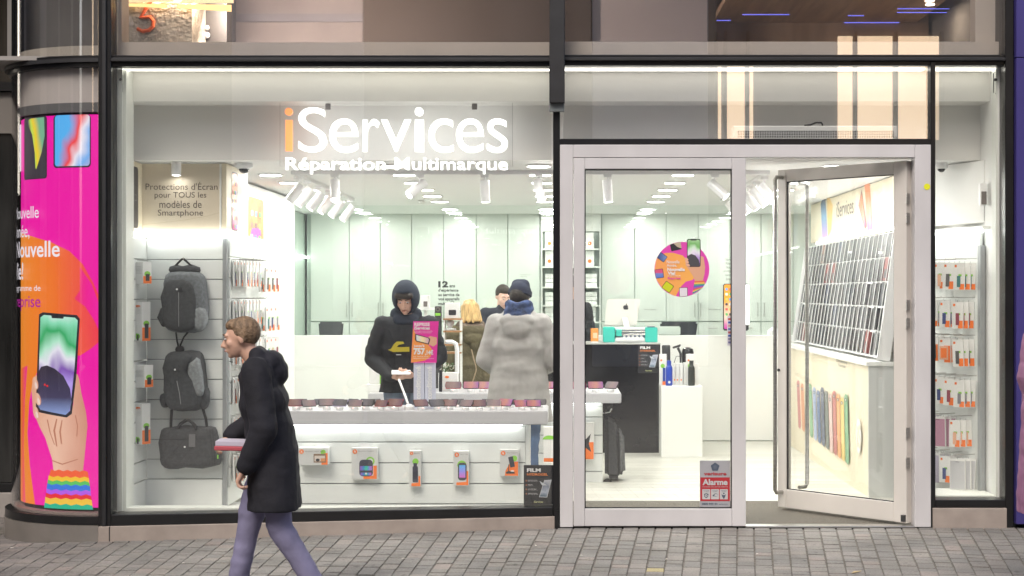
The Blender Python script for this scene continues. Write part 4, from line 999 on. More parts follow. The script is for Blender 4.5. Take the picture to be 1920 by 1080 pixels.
def a_cam(f, W_, H_): return [(oval(*f(.84, .75), .018, .018, 14), GREEN), ([f(.78, .02), f(.99, .02), f(.99, .7), f(.88, .7), f(.88, .3), f(.78, .3)], ORANGE), (rect(*[f(.52, .2)[0], f(.93, .2)[0], f(.5, .15)[1], f(.5, .66)[1]]), mat('brown_print', (.25, .16, .1), .5)),
    (rect(f(.55, 0)[0], f(.9, 0)[0], f(0, .22)[1], f(0, .55)[1]), mat('pale_pic', (.65, .58, .52), .5)), (oval(*f(.66, .3), .014, .01, 12), INK), (rect(f(.76, 0)[0], f(.9, 0)[0], f(0, .22)[1], f(0, .4)[1]), mat('orange_brown', (.7, .3, .12), .5))]
RAINB = grad_mat('speaker_rainbow', [(0, (.3, .1, .5)), (.3, (.05, .25, .6)), (.5, (.05, .6, .3)), (.7, (.1, .3, .7)), (1, (.5, .1, .5))], 'X', wave=.3)
def a_spk(f, W_, H_): return [(oval(*f(.72, .58), W_ * .17, W_ * .17, 16), GREEN), (oval(*f(.72, .58), W_ * .11, W_ * .11, 16), mat('box_front', (.62, .63, .62), .45)), ([f(.46, .02), f(.97, .02), f(.97, .44), f(.84, .44), f(.84, .12), f(.46, .1)], ORANGE),
    (rrect(f(.3, 0)[0], f(.82, 0)[0], f(0, .1)[1], f(0, .63)[1], .025), mat('dark_body', (.06, .06, .08), .4)), (rect(f(.33, 0)[0], f(.79, 0)[0], f(0, .29)[1], f(0, .43)[1]), RAINB), (rect(f(.35, 0)[0], f(.77, 0)[0], f(0, .13)[1], f(0, .22)[1]), RAINB), (oval(*f(.56, .19), .007, .007, 8), CARDW)]
def a_bot(f, W_, H_): return [(oval(*f(.55, .7), W_ * .27, W_ * .27, 16), GREEN), ([f(.2, .02), f(.97, .02), f(.97, .3), f(.8, .3), f(.8, .12), f(.2, .1)], ORANGE), (rrect(f(.3, 0)[0], f(.76, 0)[0], f(0, .13)[1], f(0, .57)[1], .006), mat('dark_body', (.06, .06, .08), .4)), (rrect(f(.38, 0)[0], f(.68, 0)[0], f(0, .55)[1], f(0, .66)[1], .003), mat('dark_body', (.06, .06, .08), .4))]
def a_tube(f, W_, H_): return [(oval(*f(.55, .6), W_ * .3, W_ * .3, 16), GREEN), ([f(.2, .02), f(.97, .02), f(.97, .43), f(.84, .43), f(.84, .12), f(.2, .1)], ORANGE), (rrect(f(.3, 0)[0], f(.86, 0)[0], f(0, .16)[1], f(0, .67)[1], .02), mat('dark_body', (.06, .06, .08), .4)),
    (rect(f(.38, 0)[0], f(.78, 0)[0], f(0, .24)[1], f(0, .6)[1]), grad_mat('tube_glow', [(0, (.7, .15, .6)), (.5, (.3, .3, .9)), (1, (.1, .5, .9))], 'Y'))]
def a_chg(f, W_, H_): return [(oval(*f(.78, .67), W_ * .16, W_ * .16, 16), GREEN), ([f(.28, .02), f(.98, .02), f(.98, .55), f(.8, .55), f(.5, .45), f(.3, .2)], ORANGE), (rotp(rrect(f(.5, 0)[0], f(.76, 0)[0], f(0, .34)[1], f(0, .74)[1], .004), f(.63, .55), 12), mat('dark_body', (.06, .06, .08), .4)),
    ([f(.33, .1), f(.8, .1), f(.8, .16), f(.5, .2), f(.5, .45), f(.46, .45), f(.45, .2), f(.33, .15)], INK), (oval(*f(.68, .2), W_ * .1, W_ * .04, 12), CARDW)]
hung_box(559, 615, 840, 872, YS - .10, .1, 'wide white box with a camera picture hung under the front table', a_cam, 'Action cam kit')
hung_box(659, 708, 840, 899, YS - .06, .05, 'large white speaker box with rainbow speaker picture under the front table', a_spk, 'Bluetooth Speaker', 1)
hung_box(767, 789, 845, 913, YS - .06, .05, 'narrow white box with a black bottle picture under the front table', a_bot, 'Bottle')
hung_box(850, 879, 846, 911, YS - .06, .05, 'tall white box with a blue and pink tube speaker picture', a_tube, 'Party Tube')
hung_box(937, 972, 843, 893, YS - .06, .05, 'square white box with a wireless charging stand picture', a_chg, 'Wireless charging stand')
# bag box hung at the end of the second table
r = thing('product_box', 'white box with a black star shape seen left inside the door glass', 'box', (PX(1104, YUS - .06), YUS - .06, PZ(862, YUS)))
Yb = YUS - .07
MB().box(PX(1075, Yb), PX(1113.5, Yb), Yb, Yb + .05, PZ(862, Yb), PZ(792, Yb)).build('carton', CARDW, r, bevel=.002)
paint(front(Yb), [(rect(PX(1076, Yb), PX(1113, Yb), PZ(861, Yb), PZ(829, Yb)), ORANGE), ([(PX(a, Yb), PZ(b, Yb)) for a, b in ((1083, 822), (1098, 824), (1108, 813), (1104, 832), (1109, 848), (1096, 838), (1083, 846))], INK)], 'print', r)
# a second white box with green arc left of the door jamb
r = thing('product_box', 'white box with green arc and orange foot beside the blue jeans', 'box', (PX(1025, 1.2), 1.2, PZ(870, 1.2)))
MB().box(PX(1019, 1.3), PX(1040, 1.3), 1.3, 1.36, PZ(866, 1.3), PZ(800, 1.3)).build('carton', CARDW, r, bevel=.002)
paint(front(1.3), [(oval(PX(1030, 1.3), PZ(824, 1.3), .05, .03, 18, 0, 180), GREEN), (rect(PX(1019.5, 1.3), PX(1039.5, 1.3), PZ(865.5, 1.3), PZ(859, 1.3)), ORANGE)], 'print', r)
st = MB().box(PX(1018, 1.34), PX(1046, 1.34), 1.29, 1.7, .003, PZ(866.5, 1.3)).build('box_stand', WHITE, bevel=.003); tag(st, 'low white stand carrying the green arc box behind the poster', 'stand')
# grey suitcase backpack hung at the end of the second table
bp = thing('suitcase', 'dark grey wheeled travel bag hanging at the end of the second table', 'bag', (PX(1152, 2.35), 2.35, .08))
FAB = mat('fabric_charcoal', (.05, .052, .055), .85, noise=(60, .35), bump=(200, .4, .003)); FAB2 = mat('fabric_grey', (.12, .125, .13), .85, noise=(60, .35), bump=(200, .4, .003))
Yc = 2.3
MB().hexa([P(1134, 896, Yc), P(1167, 898, Yc), P(1167, 898, Yc + .28), P(1134, 896, Yc + .28), P(1133, 778, Yc), P(1160, 790, Yc), P(1160, 790, Yc + .28), P(1133, 778, Yc + .28)]).build('body', FAB, bp, bevel=.035, seg=3, smooth=True)
MB().hexa([P(1158, 890, Yc + .02), P(1173, 888, Yc + .02), P(1173, 888, Yc + .25), P(1158, 890, Yc + .25), P(1155, 795, Yc + .02), P(1170, 812, Yc + .02), P(1170, 812, Yc + .25), P(1155, 795, Yc + .25)]).build('front_pocket', FAB2, bp, bevel=.025, seg=3, smooth=True)
for yy in (Yc + .05, Yc + .23):
    q = MB(); c = P(1139, 905, yy); q.cyl(c + Vector((0, -.015, 0)), c + Vector((0, .015, 0)), .035, n=16); q.build('wheel', RUB, bp)
q = MB(); q.tube([P(1134, 785, Yc + .1), P(1133, 775, Yc + .1), P(1136, 768, Yc + .1)], .006, 6); q.build('loop', FAB, bp)
q = MB(); q.tube([P(1130, 775, Yc + .1), P(1143, 773, Yc + .1), P(1147, 766, Yc + .1)], .006, 6); tag(q.build('hook', PLAS), 'white plastic hook holding the travel bag', 'hook')

# ------------------------------------------------------------------ phones on the tables
SCR = [grad_mat('phone_screen_a', [(0, (.3, .08, .05)), (.5, (.42, .2, .18)), (1, (.2, .05, .12))], 'X', emit=.45, wave=.4), grad_mat('phone_screen_b', [(0, (.25, .2, .22)), (.5, (.5, .3, .28)), (1, (.4, .22, .28))], 'X', emit=.45, wave=.4),
       grad_mat('phone_screen_c', [(0, (.6, .1, .25)), (.5, (.9, .3, .2)), (1, (.5, .1, .5))], 'X', emit=.5, wave=.5), grad_mat('phone_screen_d', [(0, (.1, .1, .15)), (.5, (.25, .2, .22)), (1, (.12, .1, .1))], 'X', emit=.4, wave=.4)]
CASEC = [mat('phone_black', (.02, .02, .022), .25), mat('phone_red', (.4, .02, .03), .3), mat('phone_purple', (.35, .3, .5), .3), mat('phone_gold', (.5, .4, .3), .3)]
PUCK = mat('clear_puck', (.7, .7, .7), .15); REDL = mat('red_indicator', (1, .3, .25), .5, emit=3.5, ecol=(1, .25, .2))
PROT = {}
def phone_proto(si, ci):
    t = thing('display_phone', 'x', 'phone', (0, 0, 0))
    MB().lathe((0, 0, 0), [(.032, 0), (.032, .022), (.026, .028), (.012, .03)], 14).build('puck', PUCK, t, smooth=True)
    MB().cyl((0, 0, .025), (0, .018, .05), .008, n=8).build('stem', BLACKP, t)
    M = Matrix.Translation((0, .014, .06)) @ Euler((R(52), 0, R(0))).to_matrix().to_4x4()
    q = MB(); q.xf = M; q.box(-.067, .067, -.038, .038, -.005, .005); q.build('body', CASEC[ci], t, bevel=.005, seg=2)
    sf = Surf(M @ Vector((0, 0, .0052)), M.to_3x3() @ Vector((1, 0, 0)), M.to_3x3() @ Vector((0, 1, 0)))
    paint(sf, [(rrect(-.063, .063, -.034, .034, .006), SCR[si])], 'screen', t, h=.0004)
    q = MB(); q.xf = M; q.box(-.071, -.0675, -.012, .012, -.008, .009); q.box(.0675, .071, -.012, .012, -.008, .009); q.build('clamp', BLACKP, t)
    q = MB(); q.ell((0, -.027, .02), (.006, .005, .006), 8); q.build('indicator', REDL, t)
    return t
def put_phone(px, Y, z, si, ci, label, rz=0, sc=1.0):
    if (si, ci) not in PROT: PROT[(si, ci)] = o = phone_proto(si, ci)
    else: o = dup(PROT[(si, ci)])
    o.location = (PX(px, Y), Y, z + .001); o.rotation_euler = (random.uniform(-.12, .12) * 0, 0, rz); o.scale = (sc, sc, sc); tag(o, label, 'phone')
fpx = [555, 580, 613, 637, 665, 686, 714, 740, 790, 820, 843, 873, 898, 925, 946, 978, 1001]
fsi = [(0, 1), (1, 0), (1, 0), (3, 2), (1, 3), (3, 0), (0, 1), (0, 1), (0, 0), (3, 0), (0, 0), (1, 0), (0, 0), (1, 3), (2, 0), (2, 1), (2, 0)]
random.seed(5)
for i, px in enumerate(fpx):
    put_phone(px, YT0 + .10 + random.uniform(-.01, .02), ZT, *fsi[i], '%s display phone from the left in the front row of the window table' % ORD[i], random.uniform(-.55, .55), random.uniform(.74, .84))
for i, px in enumerate([567, 602, 632, 660, 704, 730, 833, 858, 912, 957, 990, 1012]):
    put_phone(px, YT0 + .32 + random.uniform(-.02, .02), ZT, 3, 0 if i % 3 else 2, '%s display phone from the left in the rear row of the window table' % ORD[i], random.uniform(-.6, .6), .66)
for i, (px, si, ci) in enumerate(((850, 0, 1), (883, 2, 0), (905, 2, 1), (1027, 2, 1), (1085, 2, 1), (1117, 2, 0), (1145, 1, 0))):
    put_phone(px, YU0 + .12, .745, si, ci, '%s display phone from the left on the second table' % ORD[i], random.uniform(-.2, .2) if i < 6 else -.7, .95)
# empty white stand with tethered arm lifted by the hooded man
hs = thing('phone_stand', 'white phone tether puck with raised rod near the hooded man', 'stand', (PX(767, .42), .42, ZT))
MB().lathe((PX(767, .42), .42, ZT + .001), [(.035, 0), (.035, .02), (.02, .035), (.01, .04)], 16).build('puck', PLAS, hs, smooth=True)
MB().tube([P(765, 757, .42), P(757, 735, .55), P(748, 712, .72)], .008, 8).build('rod', PLAS, hs, smooth=True)
# acrylic price stand
ps = thing('price_stand', 'magenta REPRISE price card on a translucent Reconditionné stand', 'sign', (PX(797, .5), .5, ZT))
YPp = .5; PSG = mat('frosted_acrylic', (.6, .62, .74), .25)
MB().box(PX(775.5, YPp), PX(795.5, YPp), YPp, YPp + .012, ZT + .001, PZ(680, YPp)).build('acrylic_panel', PSG, ps, bevel=.002)
MB().box(PX(796.5, YPp), PX(817, YPp), YPp, YPp + .012, ZT + .001, PZ(680, YPp)).build('acrylic_panel', PSG, ps, bevel=.002)
text(front(YPp), 'Reconditionné', PX(779, YPp), PX(789, YPp), PZ(762, YPp), PZ(687, YPp), PLAS, 'lettering', ps, h=.003, bold=.03, rot=90)
text(front(YPp), 'Reconditionné', PX(800, YPp), PX(810, YPp), PZ(762, YPp), PZ(687, YPp), PLAS, 'lettering', ps, h=.003, bold=.03, rot=90)
Yq = YPp - .012; fq = lambda px, py: (PX(px, Yq), PZ(py, Yq))
MB().hexa([P(770.5, 680, Yq), P(818.5, 680, Yq), P(818.5, 680, Yq + .004), P(770.5, 680, Yq + .004), P(775, 602.5, Yq), P(822.5, 602.5, Yq), P(822.5, 602.5, Yq + .004), P(775, 602.5, Yq + .004)]).build('card', MAGENTA, ps)
OR2 = mat('orange_warm', (.85, .3, .06), .5)
SKN = mat('skin_print', (.7, .38, .24), .5)
paint(front(Yq), [([fq(773, 640), fq(780, 628), fq(790, 636), fq(803, 646), fq(810, 655), fq(808, 668), fq(797, 676), fq(776, 679.5), fq(770.8, 679.5)], OR2), ([fq(774.5, 615), fq(779, 625), fq(776, 640), fq(773, 645)], OR2),
    ([fq(797, 638), fq(806, 630), fq(819, 633), fq(819, 645), fq(812, 650), fq(803, 645)], SKN), ([fq(779, 626), fq(804, 633), fq(807, 636), fq(804, 646), fq(780, 640), fq(778, 636)], INK), ([fq(780.5, 628), fq(803, 634), fq(804.5, 637), fq(802.5, 644), fq(781, 638.5)], grad_mat('phone_pic', [(0, (.6, .7, .8)), (.5, (.9, .75, .4)), (1, (.6, .35, .5))], 'X'))], 'print', ps, h=.001)
def tq(s_, a, b, t, u, bold=.03): text(front(Yq), s_, PX(a, Yq), PX(b, Yq), PZ(u, Yq), PZ(t, Yq), PLAS, 'lettering', ps, h=.006, bold=bold)
tq('REPRISE', 777, 806, 605, 611.5); tq('iServices', 777, 806, 612, 618); tq('échangez votre ancien', 777, 811, 620, 622, 0); tq('téléphone maintenant', 777, 809, 623, 625, 0); tq("jusqu'à", 776, 796, 646, 651.5); tq('757', 775.5, 797, 652.5, 665, .05); tq(',14€', 797, 812.5, 656, 666.5); tq('sur l\'achat d\'un', 775, 803, 667, 669.5, 0); tq('téléphone reconditionné', 775, 813, 671, 673.5, 0)

# ------------------------------------------------------------------ things behind and on the second table
z2 = .746
def wbox(name, label, cat, a, b, t, u, Y, dep, m=CARDW, bev=.003, mk=True):
    o = MB().box(PX(a, Y), PX(b, Y), Y, Y + dep, PZ(u, Y), PZ(t, Y)).build(name, m, bevel=bev); return tag(o, label, cat)
def sbox(name, label, cat, a, b, t, Y, dep, m=CARDW, z0=z2, bev=.003):
    o = MB().box(PX(a, Y), PX(b, Y), Y, Y + dep, z0, PZ(t, Y)).build(name, m, bevel=bev); return tag(o, label, cat)
sbox('display_step', 'low white display step at the left end of the second table', 'step', 686, 733, 721, 2.25, .3, WHITE)
pr_ = sbox('product_box', 'white product box with green and orange print behind the hooded man', 'box', 692, 724, 683, 2.3, .2, z0=PZ(721, 2.25) + .001)
paint(front(2.3), [(oval(PX(716, 2.3), PZ(692, 2.3), .012, .012, 12), ORANGE), (rect(PX(712, 2.3), PX(719, 2.3), PZ(720, 2.3), PZ(703, 2.3)), GREEN), (rect(PX(714, 2.3), PX(717.5, 2.3), PZ(720, 2.3), PZ(706, 2.3)), INK)], 'print', pr_)
bpk = thing('backpack', 'black backpack standing behind the hooded man on the left', 'bag', (PX(715, 2.7), 2.7, z2))
MB().box(PX(696, 2.7), PX(734, 2.7), 2.58, 2.8, z2 + .002, PZ(624, 2.7)).build('body', mat('bag_black', (.02, .02, .022), .8, bump=(100, .4, .003)), bpk, bevel=.05, seg=3, smooth=True)
MB().tube([P(709, 626, 2.7), P(709, 612, 2.7), P(714, 608, 2.7), P(719, 612, 2.7), P(719, 626, 2.7)], .008, 8).build('handle', BLACKP, bpk)
pz_ = thing('display_stand', 'white shelf stand with wooden top carrying boxed speakers', 'stand', (PX(848, 2.95), 2.95, z2))
WOOD = mat('wood_shelf', (.38, .2, .09), .5, noise=(4, .2, (1, 1, 12)))
Yw = 2.7
for a, b in ((831, 834), (862, 865)): MB().box(PX(a, Yw), PX(b, Yw), Yw, Yw + .14, z2 + .001, PZ(600, Yw)).build('side_panel', WHITE, pz_)
for py in (597, 620, 645, 660): MB().box(PX(831, Yw), PX(865, Yw), Yw - .01, Yw + .15, PZ(py + 3, Yw), PZ(py, Yw)).build('shelf', WOOD, pz_)
def sbx(a, b, t, u, label, art, nm='product_box'):
    o = MB().box(PX(a, Yw), PX(b, Yw), Yw + .01, Yw + .09, PZ(u, Yw) + .0008, PZ(t, Yw)).build(nm, CARDW, bevel=.002); tag(o, label, 'box'); paint(front(Yw + .01), art, 'print', o)
    q = MB(); xm = PX((a + b) / 2, Yw); q.tube([(xm - .012, Yw + .03, PZ(t, Yw)), (xm - .014, Yw + .03, PZ(t - 3, Yw)), (xm + .014, Yw + .03, PZ(t - 3, Yw)), (xm + .012, Yw + .03, PZ(t, Yw))], .003, 6); q.build('handle', BLACKP, o)
sbx(834, 861, 568, 596.9, 'white speaker box on the wooden shelf, left of the blonde woman', [(rrect(PX(841, Yw), PX(855, Yw), PZ(591, Yw), PZ(581, Yw), .008), INK)])
so = thing('product_box', 'small white box with black flask picture just right of the hood', 'box', (PX(798, 2.9), 2.9, .9)); Yx = 2.9
MB().box(PX(788, Yx), PX(805, Yx), Yx, Yx + .08, PZ(577, Yx), PZ(554, Yx)).build('carton', CARDW, so, bevel=.002); paint(front(Yx), [(rrect(PX(794, Yx), PX(801, Yx), PZ(575, Yx), PZ(565, Yx), .004), INKG)], 'print', so)
MB().box(PX(785, Yx), PX(823, Yx), Yx - .01, Yx + .12, PZ(581, Yx), PZ(577.2, Yx)).build('tray', WHITE, so); MB().box(PX(795, Yx), PX(800, Yx), Yx + .03, Yx + .06, z2 + .001, PZ(581, Yx)).build('post', WHITE, so)
dk = MB().box(PX(815, 2.72), PX(827, 2.72), 2.72, 2.8, z2 + .001, PZ(574, 2.72)).build('speaker', mat('dark_speaker', (.05, .05, .05), .5), bevel=.006); tag(dk, 'slim dark square loudspeaker between the hooded man and the wooden shelf', 'speaker')
paint(front(2.72), [(oval(PX(821, 2.72), PZ(580, 2.72), .02, .02, 16), INKG), (oval(PX(821, 2.72), PZ(580, 2.72), .009, .009, 12), INK), (rect(PX(816, 2.72), PX(826, 2.72), PZ(592, 2.72), PZ(587, 2.72)), GREEN)], 'print', dk)
rb = MB(); rb.lathe((PX(843, Yw - .0), Yw + .07, PZ(619.5, Yw) + .0005), [(.05, 0), (.05, .012), (.012, .02), (.03, .045), (.036, .07), (.02, .09)], 16); tag(rb.build('charging_stand', PLAS, smooth=True), 'round white charging stand on the second wooden shelf', 'charger')
ar = MB(); ar.tube([P(857, 700, 2.45), P(857, 655, 2.45), P(855, 645, 2.45), P(848, 641, 2.45), P(836, 641, 2.45)], .018, 12); tag(ar.build('lamp_arm', PLAS, smooth=True), 'white curved tube arm beside the flower pot', 'stand')
ar2 = sbox('planter_box', 'white planter box with orange mark under the small white flowers', 'planter', 822, 858, 699, 2.36, .14)
paint(front(2.36), [(oval(PX(838, 2.36), PZ(707, 2.36), .018, .01, 12), ORANGE)], 'mark', ar2)
pltn = thing('flower_bunch', 'small bunch of white flowers and leaves in the white planter', 'plant', (PX(840, 2.42), 2.42, PZ(699, 2.36)))
LEAF = mat('leaf_green', (.07, .14, .05), .6, noise=(40, .4)); PET = mat('petal_white', (.6, .58, .48), .6)
ql, qp = MB(), MB(); random.seed(3)
for i in range(90):
    c = Vector((PX(840, 2.42) + random.gauss(0, .032), 2.43 + random.gauss(0, .02), PZ(697, 2.4) + abs(random.gauss(.03, .02))))
    e = Euler((random.uniform(-1, 1), random.uniform(-1, 1), random.uniform(0, 6))).to_matrix()
    (ql if i % 3 else qp).add([c + e @ Vector(v) for v in ((-.014, 0, 0), (0, -.007, .003), (.014, 0, 0), (0, .007, .003))], [(0, 1, 2, 3)])
ql.build('leaves', LEAF, pltn); qp.build('petals', PET, pltn)
tag(sbox('flask', 'thin dark flask on the second table left of the planter', 'bottle', 823, 829, 694, 2.28, .03, BLACKP), None)
# ================================================================== LEFT DISPLAY TOWER
XT = -2.957; YTW = .72; XF = PX(418, YTW)
tw = thing('display_tower', 'white slatted display tower with beige header inside the left window', 'display', ((XT + XF) / 2, YTW, 0))
zt0, zt1 = PZ(905, YTW), PZ(447, YTW)
rows = [447, 487, 524, 561, 599, 636.5, 674, 711.5, 749, 786, 824, 861, 898]
MB().box(XT, XF, YTW + .025, YTW + .06, .03, 2.0).build('back_board', SLATM, tw)
for a, b in zip(rows[:-1], rows[1:]):
    MB().box(XT + .001, XF - .002, YTW, YTW + .0245, PZ(b, YTW) + .0035, PZ(a, YTW) - .0035).build('slat', SLATM, tw, bevel=.002)
q = MB()
for a in rows[1:-1]: q.box(XT + .001, XF - .002, YTW + .006, YTW + .024, PZ(a, YTW) - .003, PZ(a, YTW) + .003)
q.build('slat_groove', GROOVE, tw)
MB().box(XT, XF - .002, YTW - .012, YTW + .0245, .035, PZ(898.5, YTW)).build('base_panel', SLATM, tw, bevel=.002)
# left cheek of slats facing right, and its front post
YF = .335
for a, b in zip(rows[:-1], rows[1:]):
    MB().box(XT - .03, XT - .001, YF, YTW - .001, PZ(b, YTW) + .0035, PZ(a, YTW) - .0035).build('slat', SLATM, tw, bevel=.002)
MB().box(XL, XT - .031, YF - .0, YTW + .05, .04, 1.98).build('cheek_board', GROOVE, tw)
MB().box(XT - .034, XT + .006, YF - .03, YF - .002, .04, 1.96).build('edge_profile', mat('anodised_grey', (.4, .42, .43), .35, metal=.5), tw, bevel=.003)
MB().box(XT - .033, XT, YF - .001, YTW - .013, .035, PZ(898.5, YTW)).build('base_panel', SLATM, tw)
MB().box(XF - .0, XF + .03, YTW - .016, YTW + .03, .035, PZ(446, YTW)).build('edge_profile', mat('anodised_grey', (.4, .42, .43), .35, metal=.5), tw, bevel=.003)
# right cheek running back, facing right
XC = XF + .03; YE = 2.02
MB().box(XF, XC, YTW + .031, YE, .035, 1.98).build('side_board', SLATM, tw)
for i in range(12):
    z = .16 + i * .15; MB().box(XC + .0005, XC + .012, YTW + .035, YE, z + .004, z + .146).build('slat', SLATM, tw, bevel=.002)
# header box
ZH0, ZH1 = PZ(437, YTW), 2.47
MB().box(PX(268, YTW), PX(413, YTW), YTW - .02, YTW, ZH0, ZH1).build('header_board', BEIGE, tw)
MB().box(-2.984 - .02, -2.984, .21, YTW - .0, ZH0, ZH1).build('header_board', CREAM, tw)
XH = PX(418, YTW) + .03
MB().box(XH - .035, XH, YTW - .02, 1.42, ZH0, ZH1).build('header_board', CREAM, tw)
MB().box(PX(413, YTW) + .001, XH - .036, YTW - .03, YTW - .001, ZH0, ZH1).build('corner_profile', WHITE, tw)
MB().box(-2.98, XH - .04, YTW + .001, YTW + .03, ZH0, ZH1).build('header_back', WHITE, tw)
# lit strip below the header
MB().box(PX(268, YTW) - .02, XH + .002, YTW - .055, YTW - .022, ZH0 - .028, ZH0 - .004).build('strip_light', LEDW, tw)
MB().box(-2.983, -2.96, .21, YTW - .057, ZH0 - .028, ZH0 - .002).build('strip_light', LEDW, tw)
MB().box(XH + .003, XH + .02, YTW - .05, 1.42, ZH0 - .028, ZH0 - .002).build('strip_light', LEDW, tw)
fh = front(YTW - .02)
BROWNT = mat('brown_lettering', (.12, .1, .09), .5)
for s_, a, b, t, u in (("Protections d'Écran", 273, 408, 341, 356), ('pour TOUS les', 290, 387, 360, 374), ('modèles de', 299, 378, 376, 390), ('Smartphone', 296, 381, 393, 408)):
    text(fh, s_, PX(a, YTW - .02), PX(b, YTW - .02), PZ(u, YTW - .02), PZ(t, YTW - .02), BROWNT, 'lettering', tw, h=.002)
# faint line work on the header
LNM = mat('header_line', (.48, .41, .31), .5)
def lwave(sf, pts, wd, name, parent, m=LNM):
    q = []
    for (a, b), (c, d_) in zip(pts[:-1], pts[1:]): q.append(([(a, b - wd), (c, d_ - wd), (c, d_ + wd), (a, b + wd)], m))
    paint(sf, q, name, parent, h=.0008, step=0.00005)
fp_ = lambda px, py: (PX(px, YTW - .02), PZ(py, YTW - .02))
lwave(fh, [fp_(*p) for p in ((268, 421), (300, 418), (350, 412), (390, 405), (413, 398))], .0012, 'header_line', tw)
lh = left_wall(-2.984)
paint(lh, [(rrect(.36, .60, PZ(427, .5), PZ(312, .5), .03), mat('phone_print_dark', (.06, .06, .065), .4)), (rect(.47, .56, PZ(376, .5), PZ(364, .5)), mat('phone_print_grey', (.2, .2, .2), .4)), (rect(.478, .552, PZ(374.5, .5), PZ(365.5, .5)), mat('phone_print_dark', (.06, .06, .065), .4))], 'phone_picture', tw)
HP = grad_mat('home_screen', [(0, (.6, .1, .4)), (.3, (.7, .4, .3)), (.6, (.75, .2, .05)), (1, (.7, .25, .1))], 'Y', wave=.5)
rh = left_wall(XH)
ic_ = [(rrect(.86, 1.06, PZ(433, 1), PZ(324, 1), .03), INK), (rrect(.872, 1.048, PZ(431, 1), PZ(326, 1), .025), HP)]
APC = [mat('app_%d' % i, c, .5) for i, c in enumerate([(.7, .7, .7), (.1, .3, .7), (.1, .5, .15), (.7, .1, .1), (.05, .05, .06), (.75, .5, .1)])]
for r_ in range(6):
    for c_ in range(4): ic_.append((rrect(.885 + c_ * .04, .912 + c_ * .04, 2.33 - r_ * .062, 2.36 - r_ * .062, .006), APC[(r_ * 3 + c_ * 5) % 6]))
ic_ = [( [(a, b + (0)) for a, b in p], m) for p, m in ic_]
paint(rh, ic_, 'phone_picture', tw, step=.0003)
# second wall block behind the tower with an orange picture
wb = thing('wall_unit', 'white wall unit with orange phone picture behind the display tower', 'display', (-2.65, 2.6, 0))
MB().box(XL + .022, -2.6, 2.36, 4.6, .01, 2.46).build('board', WHITE, wb)
sfw = left_wall(-2.6); yy0, yy1 = 2.42, 4.1
paint(sfw, [(rrect(2.45, 3.1, PZ(462, 2.8) , PZ(372, 2.8), .05), mat('orange_photo', (.8, .22, .05), .5, noise=(6, .4))), ([(2.5, PZ(450, 2.8)), (3.0, PZ(462, 2.8)), (2.95, PZ(425, 2.8)), (2.6, PZ(430, 2.8))], MAGENTA)] +
      [(rrect(2.55 + (i % 3) * .16, 2.64 + (i % 3) * .16, 2.0 + (i // 3) * .1, 2.045 + (i // 3) * .1, .01), APC[i % 6]) for i in range(9)], 'picture', wb, step=.0004)

# ------------------------------------------------------------------ bags on the tower
def bag(label, nm, outline, Y, dep, mats_, z0):
    r = thing(nm, label, 'bag', (PX(sum(p[0] for p in outline) / len(outline), Y), Y, z0)); return r
FABA = mat('fabric_slate', (.115, .125, .135), .85, noise=(50, .3), bump=(180, .5, .003)); FABB = mat('fabric_dark', (.045, .048, .052), .85, noise=(50, .3), bump=(180, .5, .003)); FABC = mat('fabric_light_grey', (.2, .215, .225), .85, noise=(50, .25), bump=(180, .5, .003))
WEB = mat('webbing_black', (.015, .015, .017), .8)
def puff(poly, Y0, dep, m, name, parent, round_=.025):
    """soft cushion from an outline in pixels at depth Y0 (front) reaching back dep"""
    bm = bmesh.new(); n = len(poly); off = WLOC[parent.name]
    cx_ = sum(p[0] for p in poly) / n; cy_ = sum(p[1] for p in poly) / n
    rings = [(.86, 0), (.96, .25), (1, .5), (1, .8), (.97, 1)]
    vs = []
    for sc_, dd in rings: vs.append([bm.verts.new(P(cx_ + (x - cx_) * sc_, cy_ + (y - cy_) * sc_, Y0) + Vector((0, dd * dep, 0)) - off) for x, y in poly])
    c0 = [bm.verts.new(P(cx_ + (x - cx_) * .5, cy_ + (y - cy_) * .5, Y0) - Vector((0, .008, 0)) - off) for x, y in poly]
    bm.faces.new(list(reversed(c0)) if False else c0)
    allr = [c0] + vs
    for a, b in zip(allr[:-1], allr[1:]):
        for i in range(n): bm.faces.new((a[i], a[(i + 1) % n], b[(i + 1) % n], b[i]))
    bm.faces.new(allr[-1]); bmesh.ops.recalc_face_normals(bm, faces=bm.faces[:])
    bmesh.ops.subdivide_edges(bm, edges=bm.edges[:], cuts=1, use_grid_fill=True, smooth=.6)
    me = bpy.data.meshes.new(name); bm.to_mesh(me); bm.free(); me.materials.append(m)
    me.polygons.foreach_set('use_smooth', [True] * len(me.polygons)); return link(name, me, parent)
YB1 = YTW - .17
b1 = thing('backpack', 'grey backpack hanging at the top of the slatted tower', 'bag', P(340, 628, YB1))
puff([(306, 515), (318, 509), (345, 508), (366, 510), (376, 518), (380, 540), (383, 580), (380, 610), (370, 622), (345, 624), (318, 622), (305, 614), (301, 590), (303, 545)], YB1, .15, FABA, 'body', b1)
puff([(308, 530), (330, 524), (352, 527), (362, 540), (366, 580), (366, 610), (350, 621), (320, 619), (307, 610), (303, 585)], YB1 - .03, .05, FABB, 'front_pocket', b1)
puff([(365, 576), (382, 580), (383, 612), (372, 622), (364, 615)], YB1 - .012, .06, FABC, 'side_pocket', b1); puff([(300, 578), (306, 577), (307, 612), (302, 612)], YB1 + .01, .06, FABB, 'side_pocket', b1)
puff([(316, 500), (340, 499), (372, 501), (369, 513), (345, 510), (318, 512)], YB1 + .06, .06, FABB, 'shoulder_pad', b1)
